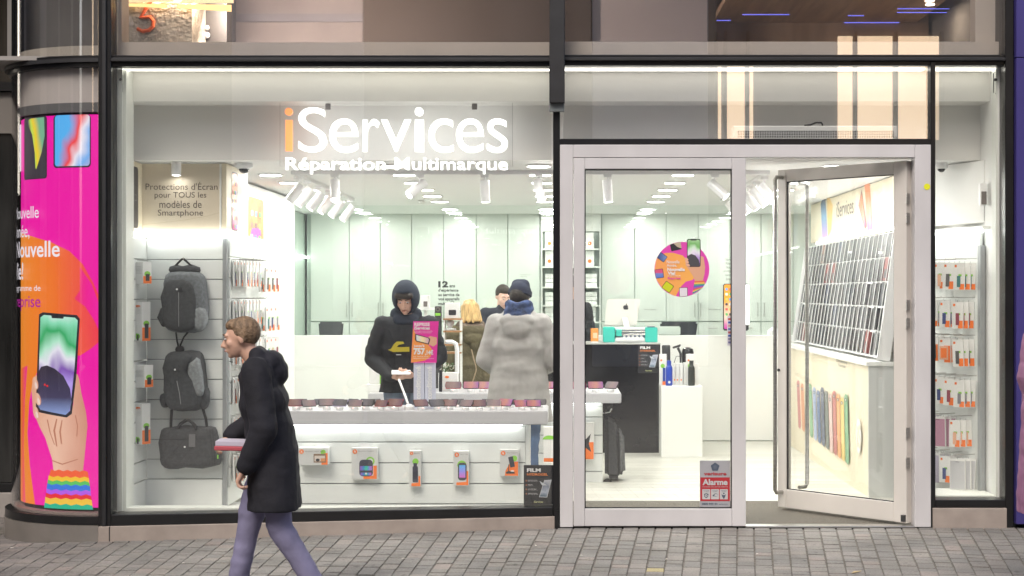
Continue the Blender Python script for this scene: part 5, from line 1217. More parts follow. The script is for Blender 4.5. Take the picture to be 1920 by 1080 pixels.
MB().tube([P(327, 501, YB1 + .07), P(333, 494, YB1 + .07), P(341, 486, YB1 + .07), P(345, 486, YB1 + .07), P(354, 494, YB1 + .07), P(361, 501, YB1 + .07)], .008, 8).build('handle', WEB, b1)
MB().tube([P(335, 548, YB1 - .045), P(335, 575, YB1 - .048), P(335, 612, YB1 - .04)], .0022, 6).build('zip', mat('zip_grey', (.3, .3, .3), .5), b1)
MB().pbox(330, 342, 540, 545, YB1 - .047, .004).build('badge', INK, b1); paint(front(YB1 - .047), [(oval(PX(335, YB1), PZ(542.5, YB1), .007, .007, 10), CARDW)], 'badge_mark', b1)
for a in ((330, 623, 332, 640, 336, 655), (352, 623, 345, 632, 337, 650)): MB().tube([P(a[0], a[1], YB1 + .06), P(a[2], a[3], YB1 + .06), P(a[4], a[5], YB1 + .06)], .007, 6).build('strap', WEB, b1)
YB2 = YTW - .17
b2 = thing('backpack', 'dark angular backpack hanging below the grey one on the tower', 'bag', P(345, 775, YB2))
puff([(306, 668), (315, 661), (340, 659), (366, 660), (373, 668), (378, 700), (381, 730), (380, 755), (372, 768), (350, 772), (322, 771), (308, 762), (304, 735), (303, 700)], YB2, .15, FABB, 'body', b2)
puff([(308, 672), (330, 666), (358, 668), (350, 685), (352, 700), (362, 715), (368, 745), (366, 762), (345, 770), (320, 768), (309, 755), (306, 710)], YB2 - .025, .045, FABB, 'front_panel', b2)
puff([(367, 670), (374, 682), (379, 720), (379, 740), (370, 745), (356, 712), (349, 700)], YB2 - .015, .05, FABC, 'side_panel', b2)
puff([(299, 742), (304, 738), (310, 742), (312, 762), (305, 765), (300, 757)], YB2 + .03, .08, FABB, 'side_pocket', b2); puff([(378, 730), (387, 728), (389, 745), (386, 764), (376, 768)], YB2 + .03, .07, FABB, 'side_pocket', b2)
puff([(329, 651), (336, 648), (342, 651), (342, 660), (329, 660)], YB2 + .06, .04, WEB, 'handle', b2)
MB().tube([P(331.5, 714, YB2 - .038), P(336, 735, YB2 - .04), P(339, 758, YB2 - .035)], .0025, 6).build('zip', mat('zip_grey', (.3, .3, .3), .5), b2)
MB().pbox(325, 337, 690, 695, YB2 - .042, .004).build('badge', INK, b2); paint(front(YB2 - .042), [(oval(PX(331, YB2), PZ(692.5, YB2), .007, .007, 10), CARDW)], 'badge_mark', b2)
MB().tube([P(322, 768, YB2 + .08), P(321, 785, YB2 + .08), P(320, 805, YB2 + .09)], .011, 6).build('strap', WEB, b2)
MB().tube([P(380, 765, YB2 + .08), P(386, 785, YB2 + .08), P(388, 802, YB2 + .09)], .011, 6).build('strap', WEB, b2)
YB3 = YTW - .12
b3 = thing('briefcase', 'dark grey laptop briefcase with a grey tag, lowest on the tower', 'bag', P(352, 880, YB3))
puff([(299, 808), (308, 803), (380, 801), (400, 803), (404, 815), (411, 868), (408, 873), (345, 878), (314, 881), (299, 872), (297, 855)], YB3, .09, FABB, 'body', b3)
for k in range(3): MB().tube([P(388 + k * 5, 803, YB3 - .002), P(392 + k * 5, 838, YB3 - .006), P(393 + k * 5, 872, YB3 - .002)], .002, 5).build('piping', WEB, b3)
MB().tube([P(299, 824, YB3 - .008), P(340, 824, YB3 - .01), P(386, 823, YB3 - .008)], .0022, 6).build('zip', WEB, b3)
for a, b, c, d_ in ((300, 850, 386, 850), (330, 873, 372, 826), (305, 870, 345, 826), (355, 874, 386, 842)): MB().tube([P(a, b, YB3 - .010), P(c, d_, YB3 - .010)], .0012, 4).build('seam', WEB, b3)
MB().tube([P(333, 803, YB3 + .0), P(338, 795, YB3), P(349, 788, YB3), P(355, 788, YB3), P(366, 798, YB3), P(367, 806, YB3 - .01)], .011, 8).build('handle', WEB, b3)
MB().pbox(342, 353, 834, 841, YB3 - .016, .004).build('badge', INK, b3); paint(front(YB3 - .016), [(oval(PX(347.5, YB3), PZ(837.5, YB3), .007, .007, 10), CARDW)], 'badge_mark', b3)
MB().pbox(354, 366, 814, 838, YB3 - .018, .002).build('swing_tag', mat('tag_grey', (.13, .13, .135), .6), b3)
MB().pbox(407, 409.5, 853, 860, YB3 + .01, .003).build('green_tab', GREEN, b3)
for px, py, Y in ((344, 487, .72), (336, 649, .72), (350, 789, .72)):
    tag(MB().tube([P(px, py - 2, Y), P(px, py - 1, Y - .12), P(px, py - 5, Y - .13)], .004, 6).build('hook', STEEL), 'steel hook holding the %s' % {344: 'grey backpack', 336: 'dark backpack', 350: 'briefcase'}[px], 'hook')
# boxes on the left cheek
for i, (a, b, t, u) in enumerate(((243, 279, 491, 532), (250, 277, 566, 640), (243, 282, 685, 727), (250, 277, 757, 834))):
    Yk = .45; x0, x1 = PX(a, Yk), PX(b, Yk)
    r = thing('product_box', ['squat white box, uppermost on the left cheek of the tower', 'tall white box, second down on the left cheek of the tower', 'squat white box, third down on the left cheek of the tower', 'tall white box, lowest on the left cheek of the tower'][i], 'box', ((x0 + x1) / 2, Yk, PZ(u, Yk)))
    w0, w1 = PX(b - 11, Yk), x1
    # turned carton: broad side and narrow picture side
    z0, z1 = PZ(u, Yk), PZ(t, Yk); y2 = Yk + .07
    MB().hexa([(x0, Yk + .01, z0), (w0, Yk, z0), (w1, y2, z0), (x0 + .03, y2 + .04, z0), (x0, Yk + .01, z1), (w0, Yk, z1), (w1, y2, z1), (x0 + .03, y2 + .04, z1)]).build('carton', CARDW, r, bevel=.001)
    sB = Surf((x0, Yk + .01, 0), (w0 - x0, -.01, 0), (0, 0, 1)); wl = math.hypot(w0 - x0, .01); sN = Surf((w0, Yk, 0), (w1 - w0, y2 - Yk, 0), (0, 0, 1)); nl = math.hypot(w1 - w0, y2 - Yk)
    it = [(oval(wl * .25 if i % 2 == 0 else wl * .5, z1 - .03, .012 if i % 2 == 0 else .02, .008, 10), ORANGE)] + [(rect(wl * .4, wl * .9, z1 - .035 - k * .009, z1 - .0325 - k * .009), CARDG) for k in range(6)]
    if i % 2: it += [(oval(wl * .45, z0 + .035, .02, .02, 14), GREEN), (rrect(wl * .42, wl * .62, z0 + .005, z0 + .045, .004), INK)]
    paint(sB, it, 'print', r, step=.0002)
    paint(sN, [(rect(.002, nl - .001, z0 + .002, z0 + (z1 - z0) * .35), ORANGE), (oval(nl * .5, z0 + (z1 - z0) * .45, nl * .35, .02, 12), GREEN), (rrect(nl * .3, nl * .75, z0 + .02, z0 + (z1 - z0) * .45, .004), INK)], 'print', r, step=.0003)
    hook(r, (x0 + w0) / 2, Yk + .03, YTW, z1 + .015)

# ------------------------------------------------------------------ blister packs (one mesh each, too small to show parts)
PICS = [mat('pic_char', (.1, .1, .1), .5), mat('pic_navy', (.04, .06, .2), .5), mat('pic_teal', (.05, .2, .2), .5), mat('pic_wine', (.3, .05, .08), .5), mat('pic_peach', (.8, .45, .3), .5), mat('pic_grey', (.25, .25, .28), .5)]
ENV = [mat('case_lilac', (.45, .42, .52), .5), mat('case_slate', (.12, .15, .22), .5), mat('case_pink', (.5, .25, .35), .5), mat('case_silver', (.5, .5, .52), .5), mat('case_black', (.04, .04, .045), .5)]
def pack_mesh(kind, v, w_=.068, h_=.19):
    """local: hangs from the origin, front faces -Y"""
    q = MB(); q.box(-w_ / 2, w_ / 2, 0, .012, -h_, 0, 0)
    def r(a0, a1, b0, b1, y, m): q.add([(a0, y, b0), (a1, y, b0), (a1, y, b1), (a0, y, b1)], [(0, 1, 2, 3)], m)
    mats = [CARDW, ORANGE, GREEN, PICS[v % 6], INK]
    if kind == 0:
        r(w_ * .05, w_ * .48, -h_ + .002, -h_ * (.7 + .04 * (v % 3)), -.0008, 1); r(-w_ * .05, w_ * .25, -h_ * .5, -h_ * .42, -.0012, 2); r(-w_ * (.22 - .02 * v), w_ * (.12 + .015 * v), -h_ * (.9 - .03 * (v % 2)), -h_ * (.42 + .03 * (v % 3)), -.0016, 3); r(-w_ * .4, -w_ * .2, -h_ * .16, -h_ * .07, -.0008, 1)
        r(w_ * .5 + .0004, w_ * .5 + .0005, -h_, -h_ * .98, 0, 4)
    elif kind == 1:
        r(-w_ * .05, w_ * .48, -h_ + .002, -h_ * .3, -.0008, 1); q.box(-w_ * .42, w_ * .3, -.006, -.0009, -h_ * .88, -h_ * .32, 3); q.box(-w_ * .3, w_ * .2, -.0075, -.0061, -h_ * .8, -h_ * .4, 1); r(-w_ * .4, -w_ * .2, -h_ * .16, -h_ * .07, -.0008, 1)
    elif kind == 2:
        mats[3] = ENV[v % 5]; r(-w_ * .46, w_ * .46, -h_ * .98, -h_ * .06, -.0008, 3); r(-w_ * .12, w_ * .12, -h_ * .1, -h_ * .085, -.0014, 4)
    q.add([(-.001, 0, 0), (.001, 0, 0), (.001, .001, .012), (-.001, .001, .012)], [(0, 1, 2, 3)], 4)
    me = bpy.data.meshes.new('blister_pack'); me.from_pydata(q.v, [], q.f)
    for m in mats: me.materials.append(m)
    me.polygons.foreach_set('material_index', q.m); return me
PK = {(k, v): pack_mesh(k, v, .11 if k == 2 else (.088 if k == 1 else .08), .21 if k == 2 else (.17 if k == 1 else .185)) for k in range(3) for v in range(6)}
def pack(k, v, loc, rz, label, group=None):
    o = link('blister_pack', PK[(k, v)]); o.location = loc; o.rotation_euler = (random.gauss(0, .015), random.gauss(0, .02), rz); return tag(o, label, 'pack', group)
random.seed(21)
# on the tower's right cheek: stacks three deep on each hook
for r_, py in enumerate((490, 562, 634, 706, 778, 848)):
    z = PZ(py, 1.05)
    q = MB()
    for c_ in range(5):
        y = .83 + c_ * .115; q.tube([(XC, y, z + .012), (XC + .16, y, z + .008), (XC + .17, y, z + .02)], .003, 6)
    tag(q.build('hook_row', STEEL), 'row of steel hooks, %s from the top on the tower side' % ORD[r_], 'hooks')
    for c_ in range(5):
        y = .83 + c_ * .115; v = random.randrange(6); k = 0
        for d_ in range(3):
            pack(k, v, (XC + .035 + d_ * .045, y, z), R(90), '%s pack out on %s hook from the window, %s row down, tower side' % (ORD[d_], ORD[c_], ORD[r_]))
for r_, py in enumerate((503, 575, 632, 680)):
    z = PZ(py, 1.8)
    for c_ in range(3):
        y = 1.5 + c_ * .17; v = random.randrange(6)
        for d_ in range(2):
            pack(0, v, (XC + .09 + d_ * .05, y, z), R(75), '%s pack out on %s hook, %s row of the rear group beside the tower' % (ORD[d_], ORD[c_], ORD[r_]))
# right hand window: oblique hook board
pA, pB = Vector((2.885, .40, 0)), Vector((PX(1742, 1.0), 1.0, 0))
rwb = thing('hook_board', 'white oblique hook board with metal edge in the narrow right window', 'display', (2.8, .6, 0))
dirv = (pB - pA).normalized(); nrm = Vector((dirv.y, -dirv.x, 0)); 
if nrm.y > 0: nrm = -nrm
def rb_pt(t, z, h=0): v = pA + (pB - pA) * t + nrm * h; v.z = z; return v
LB = (pB - pA).length
MB().hexa([rb_pt(0, .14, -.02), rb_pt(0, .14), rb_pt(1, .14), rb_pt(1, .14, -.02), rb_pt(0, 1.97, -.02), rb_pt(0, 1.97), rb_pt(1, 1.97), rb_pt(1, 1.97, -.02)]).build('board', SLATM, rwb)
MB().hexa([rb_pt(-.05, .14, -.02), rb_pt(-.05, .14, .02), rb_pt(0, .14, .02), rb_pt(0, .14, -.02), rb_pt(-.05, 1.88, -.02), rb_pt(-.05, 1.88, .02), rb_pt(0, 1.88, .02), rb_pt(0, 1.88, -.02)]).build('edge_profile', mat('anodised_grey', (.4, .42, .43), .35, metal=.5), rwb)
MB().hexa([rb_pt(-.2, 1.965, .06), rb_pt(-.2, 1.965, .08), rb_pt(1, 1.965, .08), rb_pt(1, 1.965, .06), rb_pt(-.2, 1.985, .06), rb_pt(-.2, 1.985, .08), rb_pt(1, 1.985, .08), rb_pt(1, 1.985, .06)]).build('strip_light', LEDW, rwb)
MB().hexa([rb_pt(-.2, 1.99, -.02), rb_pt(-.2, 1.99, .07), rb_pt(1, 1.99, .07), rb_pt(1, 1.99, -.02), rb_pt(-.2, 2.01, -.02), rb_pt(-.2, 2.01, .07), rb_pt(1, 2.01, .07), rb_pt(1, 2.01, -.02)]).build('light_shelf', WHITE, rwb)
angb = math.atan2((pB - pA).y, (pB - pA).x)
rzb = math.atan2(nrm.x, -nrm.y)
rowsr = [(489, (0, 0, 0, 0, 0)), (561, (0, 0, 0, 0)), (631, (1, 1, 1, 0)), (706, (2, 0, 0, 0, 0)), (781, (2, 2, 0)), (852, (2, 2, 0, 2))]
for r_, (py, kinds) in enumerate(rowsr):
    z = PZ(py, .55); n = len(kinds); q = MB()
    for c_, k in enumerate(kinds):
        t = .92 - (c_ + .35) / n * .98 ; v = (c_ * 2 + r_ * 3) % 6
        a_ = rb_pt(t, z + .012); b_ = rb_pt(t, z + .012, .17); q.tube([a_, b_, b_ + Vector((0, 0, .012))], .003, 6)
        for d_ in range(3):
            p_ = rb_pt(t, z, .05 + d_ * .045) ; p_.z = z - (1 - t) * .02
            pack(k, v, p_, rzb * .55 + random.gauss(0, .06), '%s pack forward, %s hook from left, %s row down, right window' % (ORD[d_], ORD[c_], ORD[r_]))
    tag(q.build('hook_row', STEEL), 'row of steel hooks, %s from the top in the right window' % ORD[r_], 'hooks')
MB().hexa([rb_pt(-.0, 2.04, -.05), rb_pt(0, 2.04, -.03), rb_pt(1.2, 2.04, -.03), rb_pt(1.2, 2.04, -.05), rb_pt(0, 2.47, -.05), rb_pt(0, 2.47, -.03), rb_pt(1.2, 2.47, -.03), rb_pt(1.2, 2.47, -.05)]).build('upper_board', WALLW, rwb)
q = MB().box(2.86, 2.905, .3, .36, PZ(386, .35), PZ(344, .35)); al = q.build('alarm_sensor', PLAS, bevel=.006, seg=2); tag(al, 'white wall sensor with grey side on the right window reveal', 'sensor')
MB().box(2.865, 2.90, .292, .2995, PZ(384, .35), PZ(360, .35)).build('sensor_face', INKG, al)

# ================================================================== RIGHT WALL: CREAM CABINET, TILTED CASE RACK, BANNER
XK = 2.32; YK0, YK1 = 1.39, 5.7
cbt = thing('cream_cabinet', 'cream fronted cabinet along the right wall with a coloured phone case picture', 'cabinet', (2.6, 3, 0))
MB().box(XK, XK + .02, YK0 + .021, YK1, .004, 1.0).build('front_panel', CREAM, cbt)
MB().box(XK - .001, XR - .005, YK0, YK0 + .02, .004, 1.0).build('end_panel', mat('end_grey', (.55, .57, .56), .4, noise=(2, .03)), cbt)
MB().box(XK - .02, XR - .005, YK0 - .01, YK1, 1.001, 1.03).build('top', WHITE, cbt)
cs = right_wall(XK); yx = lambda px: -YX(px, XK)
def zx(py, px): return CZ + (CY - py) * D(YX(px, XK)) / F
cols = [(.6, .12, .1), (.75, .25, .05), (.7, .55, .1), (.15, .4, .15), (.3, .38, .6), (.05, .12, .3), (.04, .06, .14), (.1, .12, .1), (.75, .5, .45), (.5, .06, .04), (.8, .3, .03), (.8, .55, .08), (.1, .35, .12)]
its = []
for i, c in enumerate(cols):
    px = 1494 + i * 7.6; t = 712 + 2.2 * i + (0, 4, 8)[i % 3]; u = 800 + 5.5 * i; wd = 5.2 + i * .12
    m_ = mat('case_print_%d' % i, tuple(x * .7 + .13 for x in c), .5); P4 = lambda x_, y_: (yx(x_), zx(y_, x_))
    its.append(([P4(px, t + 5), P4(px + wd * .4, t), P4(px + wd, t + 3), P4(px + wd + 3, u - 2), P4(px + wd * .7 + 3, u + 5), P4(px + 3, u)], m_))
    its.append((oval(yx(px + wd * .5), zx(t + 10, px), .045, .016, 10), INK)); its.append((oval(yx(px + wd * .5), zx(t + 10, px), .02, .008, 8), CARDW))
its += [(oval(yx(1613), zx(818, 1613), .10, .135, 24), CARDW)]
paint(cs, its, 'case_picture', cbt, step=.0003)
text(cs, 'iS', yx(1610), yx(1617), zx(840, 1613), zx(796, 1613), CREAM, 'logo_letters', cbt, h=.014, bold=.02)
text(cs, 'Dimanche', yx(1569), yx(1589), zx(681, 1580), zx(675, 1580), BROWNT, 'lettering', cbt, h=.003); text(cs, 'Fermé', yx(1573), yx(1586), zx(689, 1580), zx(683, 1580), BROWNT, 'lettering', cbt, h=.003)
# rack
rk = thing('case_rack', 'tilted white wire rack of dark phone cases above the cream cabinet', 'rack', (2.4, 3.2, 1.05))
B0, B1 = Vector((2.44, 0, 1.06)), Vector((2.575, 0, 2.02))
up_ = (B1 - B0).normalized(); RH = (B1 - B0).length; nk = Vector((-up_.z, 0, up_.x))
RY0, RY1 = 1.45, 5.6; NC, NR = 24, 5
def rp(y, v, h=0): p_ = B0 + up_ * v + nk * h; p_.y = y; return p_
MB().hexa([rp(RY0, 0, -.05), rp(RY1, 0, -.05), rp(RY1, 0, -.03), rp(RY0, 0, -.03), rp(RY0, RH, -.05), rp(RY1, RH, -.05), rp(RY1, RH, -.03), rp(RY0, RH, -.03)]).build('back_panel', mat('rack_back', (.3, .31, .32), .5), rk)
for v_ in range(NR + 1): MB().hexa([rp(RY0, v_ * RH / NR - .01, 0), rp(RY1, v_ * RH / NR - .01, 0), rp(RY1, v_ * RH / NR - .01, .016), rp(RY0, v_ * RH / NR - .01, .016), rp(RY0, v_ * RH / NR + .004, 0), rp(RY1, v_ * RH / NR + .004, 0), rp(RY1, v_ * RH / NR + .004, .016), rp(RY0, v_ * RH / NR + .004, .016)]).build('rail', PLAS, rk)
for c_ in range(NC + 1):
    y = RY0 + (RY1 - RY0) * c_ / NC; MB().tube([rp(y, -.01, .034), rp(y, RH + .01, .018)], .0034, 5).build('divider', PLAS, rk)
for y in (RY0 - .03, RY1 + .012): MB().hexa([rp(y, -.02, -.05), rp(y + .018, -.02, -.05), rp(y + .018, -.02, .05), rp(y, -.02, .05), rp(y, RH + .02, -.05), rp(y + .018, RH + .02, -.05), rp(y + .018, RH + .02, .05), rp(y, RH + .02, .05)]).build('end_panel', PLAS, rk)
random.seed(9)
CM = [mat('case_pack_%d' % i, c, .35, noise=(8, .4)) for i, c in enumerate([(.02, .02, .024), (.035, .038, .05), (.06, .06, .068), (.03, .025, .03), (.1, .1, .11), (.2, .03, .03), (.25, .15, .12), (.03, .045, .09)])]
def case_mesh(mi):
    q = MB(); q.box(-.068, .068, -.012, .012, 0, .182, 0); q.add([(-.04, -.0125, .02), (.04, -.0125, .02), (.04, -.0125, .09), (-.04, -.0125, .09)], [(0, 1, 2, 3)], 1)
    me = bpy.data.meshes.new('phone_case'); me.from_pydata(q.v, [], q.f); me.materials.append(CM[mi]); me.materials.append(CM[(mi * 3 + 1) % 5]); me.polygons.foreach_set('material_index', q.m); return me
CMS = [case_mesh(i) for i in range(8)]
rot = Matrix((( 0, nk.x * -1, up_.x), (-1, 0, 0), (0, nk.z * -1, up_.z))).to_4x4()
for r_ in range(NR):
    for c_ in range(NC):
        if random.random() < .03: continue
        o = link('phone_case', random.choices(CMS, [6, 6, 5, 4, 3, .8, .8, 1.5])[0]); y = RY0 + (RY1 - RY0) * (c_ + .5) / NC
        p_ = rp(y, r_ * RH / NR + .012, .006); o.matrix_world = Matrix.Translation(p_) @ rot
        tag(o, 'packed phone case in the tilted rack, %s column from the front, %s row up' % (ORD[c_], ORD[r_]), 'phone case', 'phone cases in the tilted rack')
# banner
bnr = thing('wall_banner', 'cream iServices banner with phone pictures above the case rack', 'banner', (2.6, 3.3, 2.06))
XB_ = 2.6
MB().box(XB_, XR - .004, 1.39, 5.7, 2.075, 2.47).build('board', CREAM, bnr); MB().box(XB_ - .03, XB_ - .005, 1.45, 5.2, 2.045, 2.068).build('strip_light', LEDW, bnr)
bs = right_wall(XB_); by = lambda px: -YX(px, XB_)
def bz(py, px): return CZ + (CY - py) * D(YX(px, XB_)) / F
for s_, a, b, t, u, bd in (('iServices', 1569, 1601, 374, 404, 0),):
    text(bs, s_, by(a), by(b), bz(u, 1585), bz(t, 1585), INKG, 'lettering', bnr, h=.003, bold=.0)
PB = lambda a, b: (by(a), bz(b, a))
paint(bs, [([PB(1539, 382), PB(1543, 371), PB(1548, 371), PB(1552, 443), PB(1542, 447)], grad_mat('blue_phone', [(0, (.5, .3, .6)), (.5, (.15, .35, .6)), (1, (.05, .06, .1))], 'Y')), ([PB(1551, 372), PB(1556, 371), PB(1562, 385), PB(1559, 430), PB(1553, 444)], mat('yellow_phone', (.8, .55, .2), .5)),
           ([PB(1621, 343), PB(1631, 338), PB(1636, 430), PB(1627, 433)], HP), ([PB(1610, 385), PB(1616, 356), PB(1626, 425), PB(1622, 431)], mat('bronze_phone', (.35, .13, .12), .4)), ([PB(1612, 385), PB(1616, 362), PB(1624, 420), PB(1622, 426)], HP)], 'phone_picture', bnr, step=.0005)

# ================================================================== CEILING: DOWNLIGHTS, TRACKS, CAMERAS
def lamp_under(root, loc, power, size=.15, rot=(0, 0, 0), col=(1, .985, .95)):
    ld = bpy.data.lights.get('dl_%g_%g' % (power, size)) or bpy.data.lights.new('dl_%g_%g' % (power, size), 'AREA'); ld.shape = 'DISK'; ld.size = size; ld.energy = power; ld.color = col
    lo = bpy.data.objects.new('lamp', ld); COL.objects.link(lo); lo.parent = root; lo.location = Vector(loc) - WLOC.get(root.name, Vector()); lo.rotation_euler = rot; return lo
DLP = 5.4
dl0 = thing('downlight', 'x', 'ceiling light', (0, 0, 0))
MB().lathe((0, 0, -.012), [(.095, 0), (.1, .006), (.1, .0118)], 24).build('rim', PLAS, dl0); MB().lathe((0, 0, -.0145), [(.083, 0), (.083, .002)], 24).build('lens', LAMP, dl0)
lamp_under(dl0, (0, 0, -.018), DLP)
first = True
for j, X in enumerate((-2.27, -1.23, -.17, .94, 1.98)):
    for i, Y in enumerate((.92, 1.72, 2.55, 3.4, 4.25, 5.1, 6.45, 7.1)):
        if i == 0 and j == 0: continue
        o = dl0 if first else dup(dl0); first = False
        o.location = (X, Y, ZC); tag(o, 'round recessed ceiling light, %s from the left in the %s row from the window' % (ORD[j], ORD[i]), 'ceiling light')
def spot(loc, tilt, az, label, power=5, top=.09):
    t = thing('track_spot', label, 'spotlight', loc); x, y, z = loc
    MB().box(x - .03, x + .03, y - .015, y + .015, z - .022, z).build('adapter', PLAS, t); MB().cyl((x, y, z - .022), (x, y, z - top + .01), .008, n=8).build('stem', PLAS, t)
    d = Vector((math.sin(tilt) * math.cos(az), math.sin(tilt) * math.sin(az), -math.cos(tilt))); c = Vector((x, y, z - top)); a = c - d * .05; b = c + d * .12
    MB().cyl(a, b, .036, n=20).build('barrel', PLAS, t, smooth=True); MB().cyl(b - d * .004, b + d * .002, .03, n=20).build('lens', LAMP, t)
    if power: lamp_under(t, b + d * .006, power, .055, (-d).to_track_quat('Z', 'Y').to_euler())
ZT_ = ZC - .03
def track(a, b, label): tag(MB().box(min(a[0], b[0]) - .012, max(a[0], b[0]) + .012, min(a[1], b[1]) - .012, max(a[1], b[1]) + .012, ZT_, ZC - .001).build('light_track', PLAS), label, 'light track')
track((-2.04, 1.5), (-2.04, 4.7), 'white light track running back on the left of the ceiling'); track((1.56, 1.5), (1.56, 4.7), 'white light track running back on the right of the ceiling'); track((-2.04, 1.4), (1.56, 1.4), 'white light track parallel to the shop window')
for i, Y in enumerate((1.62, 2.05, 2.6, 3.15, 3.75, 4.45)): spot((-2.04, Y, ZT_), R(38), R(190), '%s spotlight from the window on the left track' % ORD[i], 1.2, .1)
for i, Y in enumerate((1.62, 2.1, 2.6, 3.2, 3.9)): spot((1.56, Y, ZT_), R(38), R(-8), '%s spotlight from the window on the right track' % ORD[i], 2.5, .1)
spot((PX(628, 1.4), 1.4, ZT_), R(28), R(-80), 'front track spotlight shining straight out beside the left track', 3.5)
spot((PX(788, 1.4), 1.4, ZT_), R(55), R(215), 'tilted spotlight on the front track under the middle of the sign', 2.5)
spot((PX(909, 1.4), 1.4, ZT_), R(3), 0, 'spotlight hanging straight down under the right end of the sign', 1.8)
spot((PX(1010, 1.4), 1.4, ZT_), R(35), R(-70), 'bright spotlight on the front track beside the black mullion', 3.5)
spot((PX(1139, 1.4), 1.4, ZT_), R(3), 0, 'spotlight hanging straight down behind the closed door leaf', 1.8)
spot((PX(1340, 1.4), 1.4, ZT_), R(48), R(-20), 'tilted spotlight on the front track near the right track', 2.5)
# single surface spot in front of the header
sl = thing('surface_spot', 'short white cylinder lamp hanging before the beige header', 'ceiling light', (PX(330.5, .62), .62, ZC))
MB().cyl((PX(330.5, .62), .62, ZC - .098), (PX(330.5, .62), .62, ZC), .034, n=24).build('barrel', PLAS, sl, smooth=True); MB().cyl((PX(330.5, .62), .62, ZC - .1), (PX(330.5, .62), .62, ZC - .0985), .026, n=20).build('lens', LAMP, sl)
lamp_under(sl, (PX(330.5, .62), .62, ZC - .103), .2, .05)
def dome(px, Y, z, label, r=.06):
    t = thing('dome_camera', label, 'security camera', (PX(px, Y), Y, z)); x = PX(px, Y)
    MB().lathe((x, Y, z), [(r * .85, -.042), (r * 1.05, -.03), (r * 1.05, -.002)], 24).build('base', PLAS, t, smooth=True); MB().ell((x, Y, z - .042), (r * .62, r * .62, r * .55), 18).build('lens_dome', mat('dome_black', (.01, .01, .01), .05), t, smooth=True)
dome(457.5, .75, ZC, 'larger white dome security camera beside the beige header'); dome(496, 3.9, ZC, 'small white dome security camera deep on the left', .07); dome(507, 4.3, ZC, 'dark dome security camera behind the small white one', .06); dome(1765, .75, ZC, 'white dome security camera in the right window', .045)
q = MB(); q.lathe((PX(790, 5.0), 5.0, ZC - .03), [(.03, 0), (.04, .02), (.02, .03)], 12); tag(q.build('smoke_detector', PLAS), 'small white detector on the ceiling near the glass screen', 'detector')
# air curtain above the door
ac = thing('air_curtain', 'long white grille unit above the door behind the upper pane', 'air curtain', (PX(1530, .1), .15, zc(258)))
YA = .14
MB().box(PX(1375, YA), PX(1683, YA), YA, YA + .13, 2.6, PZ(236, YA)).build('housing', WHITE, ac, bevel=.004)
q = MB(); q.box(PX(1382, YA), PX(1675, YA), YA - .004, YA - .0005, PZ(259, YA), PZ(245, YA)); q.build('grille_back', INK, ac)
q = MB()
for i in range(92):
    x = PX(1382, YA) + i * (PX(1675, YA) - PX(1382, YA)) / 92; q.box(x, x + .004, YA - .008, YA - .0045, PZ(259, YA), PZ(245, YA))
for k in range(4): z = PZ(259, YA) + k * (PZ(245, YA) - PZ(259, YA)) / 3; q.box(PX(1382, YA), PX(1675, YA), YA - .0105, YA - .0085, z - .0015, z + .0015)
q.build('grille', WHITE, ac)
MB().tube([P(1508, 235.5, YA + .05), P(1520, 234, YA + .05), P(1530, 230, YA + .05), P(1540, 230, YA + .05), P(1543, 235.5, YA + .05)], .006, 6).build('cable', RUB, ac)

# ================================================================== ILLUMINATED SIGN
YSg = .34
sgn = thing('illuminated_sign', 'glowing white iServices sign with an orange i hanging in the window', 'sign', (PX(742, YSg), YSg, PZ(322, YSg)))
GW = mat('sign_glow', (1, 1, 1), .5, emit=1.25, ecol=(1, 1, 1)); GO = mat('sign_orange', (1, .3, .08), .5, emit=.85, ecol=(1, .34, .11)); 
sf = front(YSg)
def stx(s_, a, b, t, u, m, bold, nm='letters', thick=.03): return text(sf, s_, PX(a, YSg), PX(b, YSg), PZ(u, YSg), PZ(t, YSg), m, nm, sgn, h=.0, bold=bold, thick=thick, res=5)
# iServices letter by letter so each sits where it does in the photograph
for ch, a, b, t, u in (('S', 559, 612, 201, 285), ('e', 617, 671, 222, 286), ('r', 680, 711, 223, 284), ('v', 714, 770, 224, 284), ('c', 803, 850, 222, 286), ('e', 855, 907, 222, 286), ('s', 913, 952, 222, 286)): stx(ch, a, b, t, u, GW, -.004, 'letter')
q = MB(); q.box(PX(778, YSg), PX(794, YSg), YSg - .0, YSg + .03, PZ(284, YSg), PZ(224, YSg)); q.cyl(P(785.5, 209, YSg), P(785.5, 209, YSg) + Vector((0, .03, 0)), .029, n=20); q.build('letter', GW, sgn)
q = MB(); q.box(PX(535, YSg), PX(547.5, YSg), YSg, YSg + .03, PZ(283, YSg), PZ(225, YSg)); q.cyl(P(541, 209, YSg), P(541, 209, YSg) + Vector((0, .03, 0)), .0255, n=20); q.build('letter', GO, sgn)
stx('Réparation', 535, 722, 295, 326, mat('sign_glow_small', (1, 1, 1), .5, emit=1.2, ecol=(1, 1, 1)), .006); stx('Multimarque', 740, 952, 295, 326, MATS['sign_glow_small'], .006)
MB().box(PX(525, YSg), PX(961, YSg), YSg + .035, YSg + .041, PZ(312, YSg), PZ(191, YSg)).build('clear_panel', glass_mat('acrylic', (.985, .985, .985), .5), sgn)
for px in (613, 889): MB().box(PX(px - 5, YSg), PX(px + 5, YSg), YSg + .042, YSg + .05, PZ(204, YSg), 2.858).build('bracket', mat('bracket_grey', (.25, .23, .22), .4), sgn, bevel=.003)
for a in ((525, 192), (961, 192)): MB().tube([P(a[0], a[1], YSg + .03), P(a[0], 312, YSg + .03)], .0012, 4).build('panel_edge', INKG, sgn)

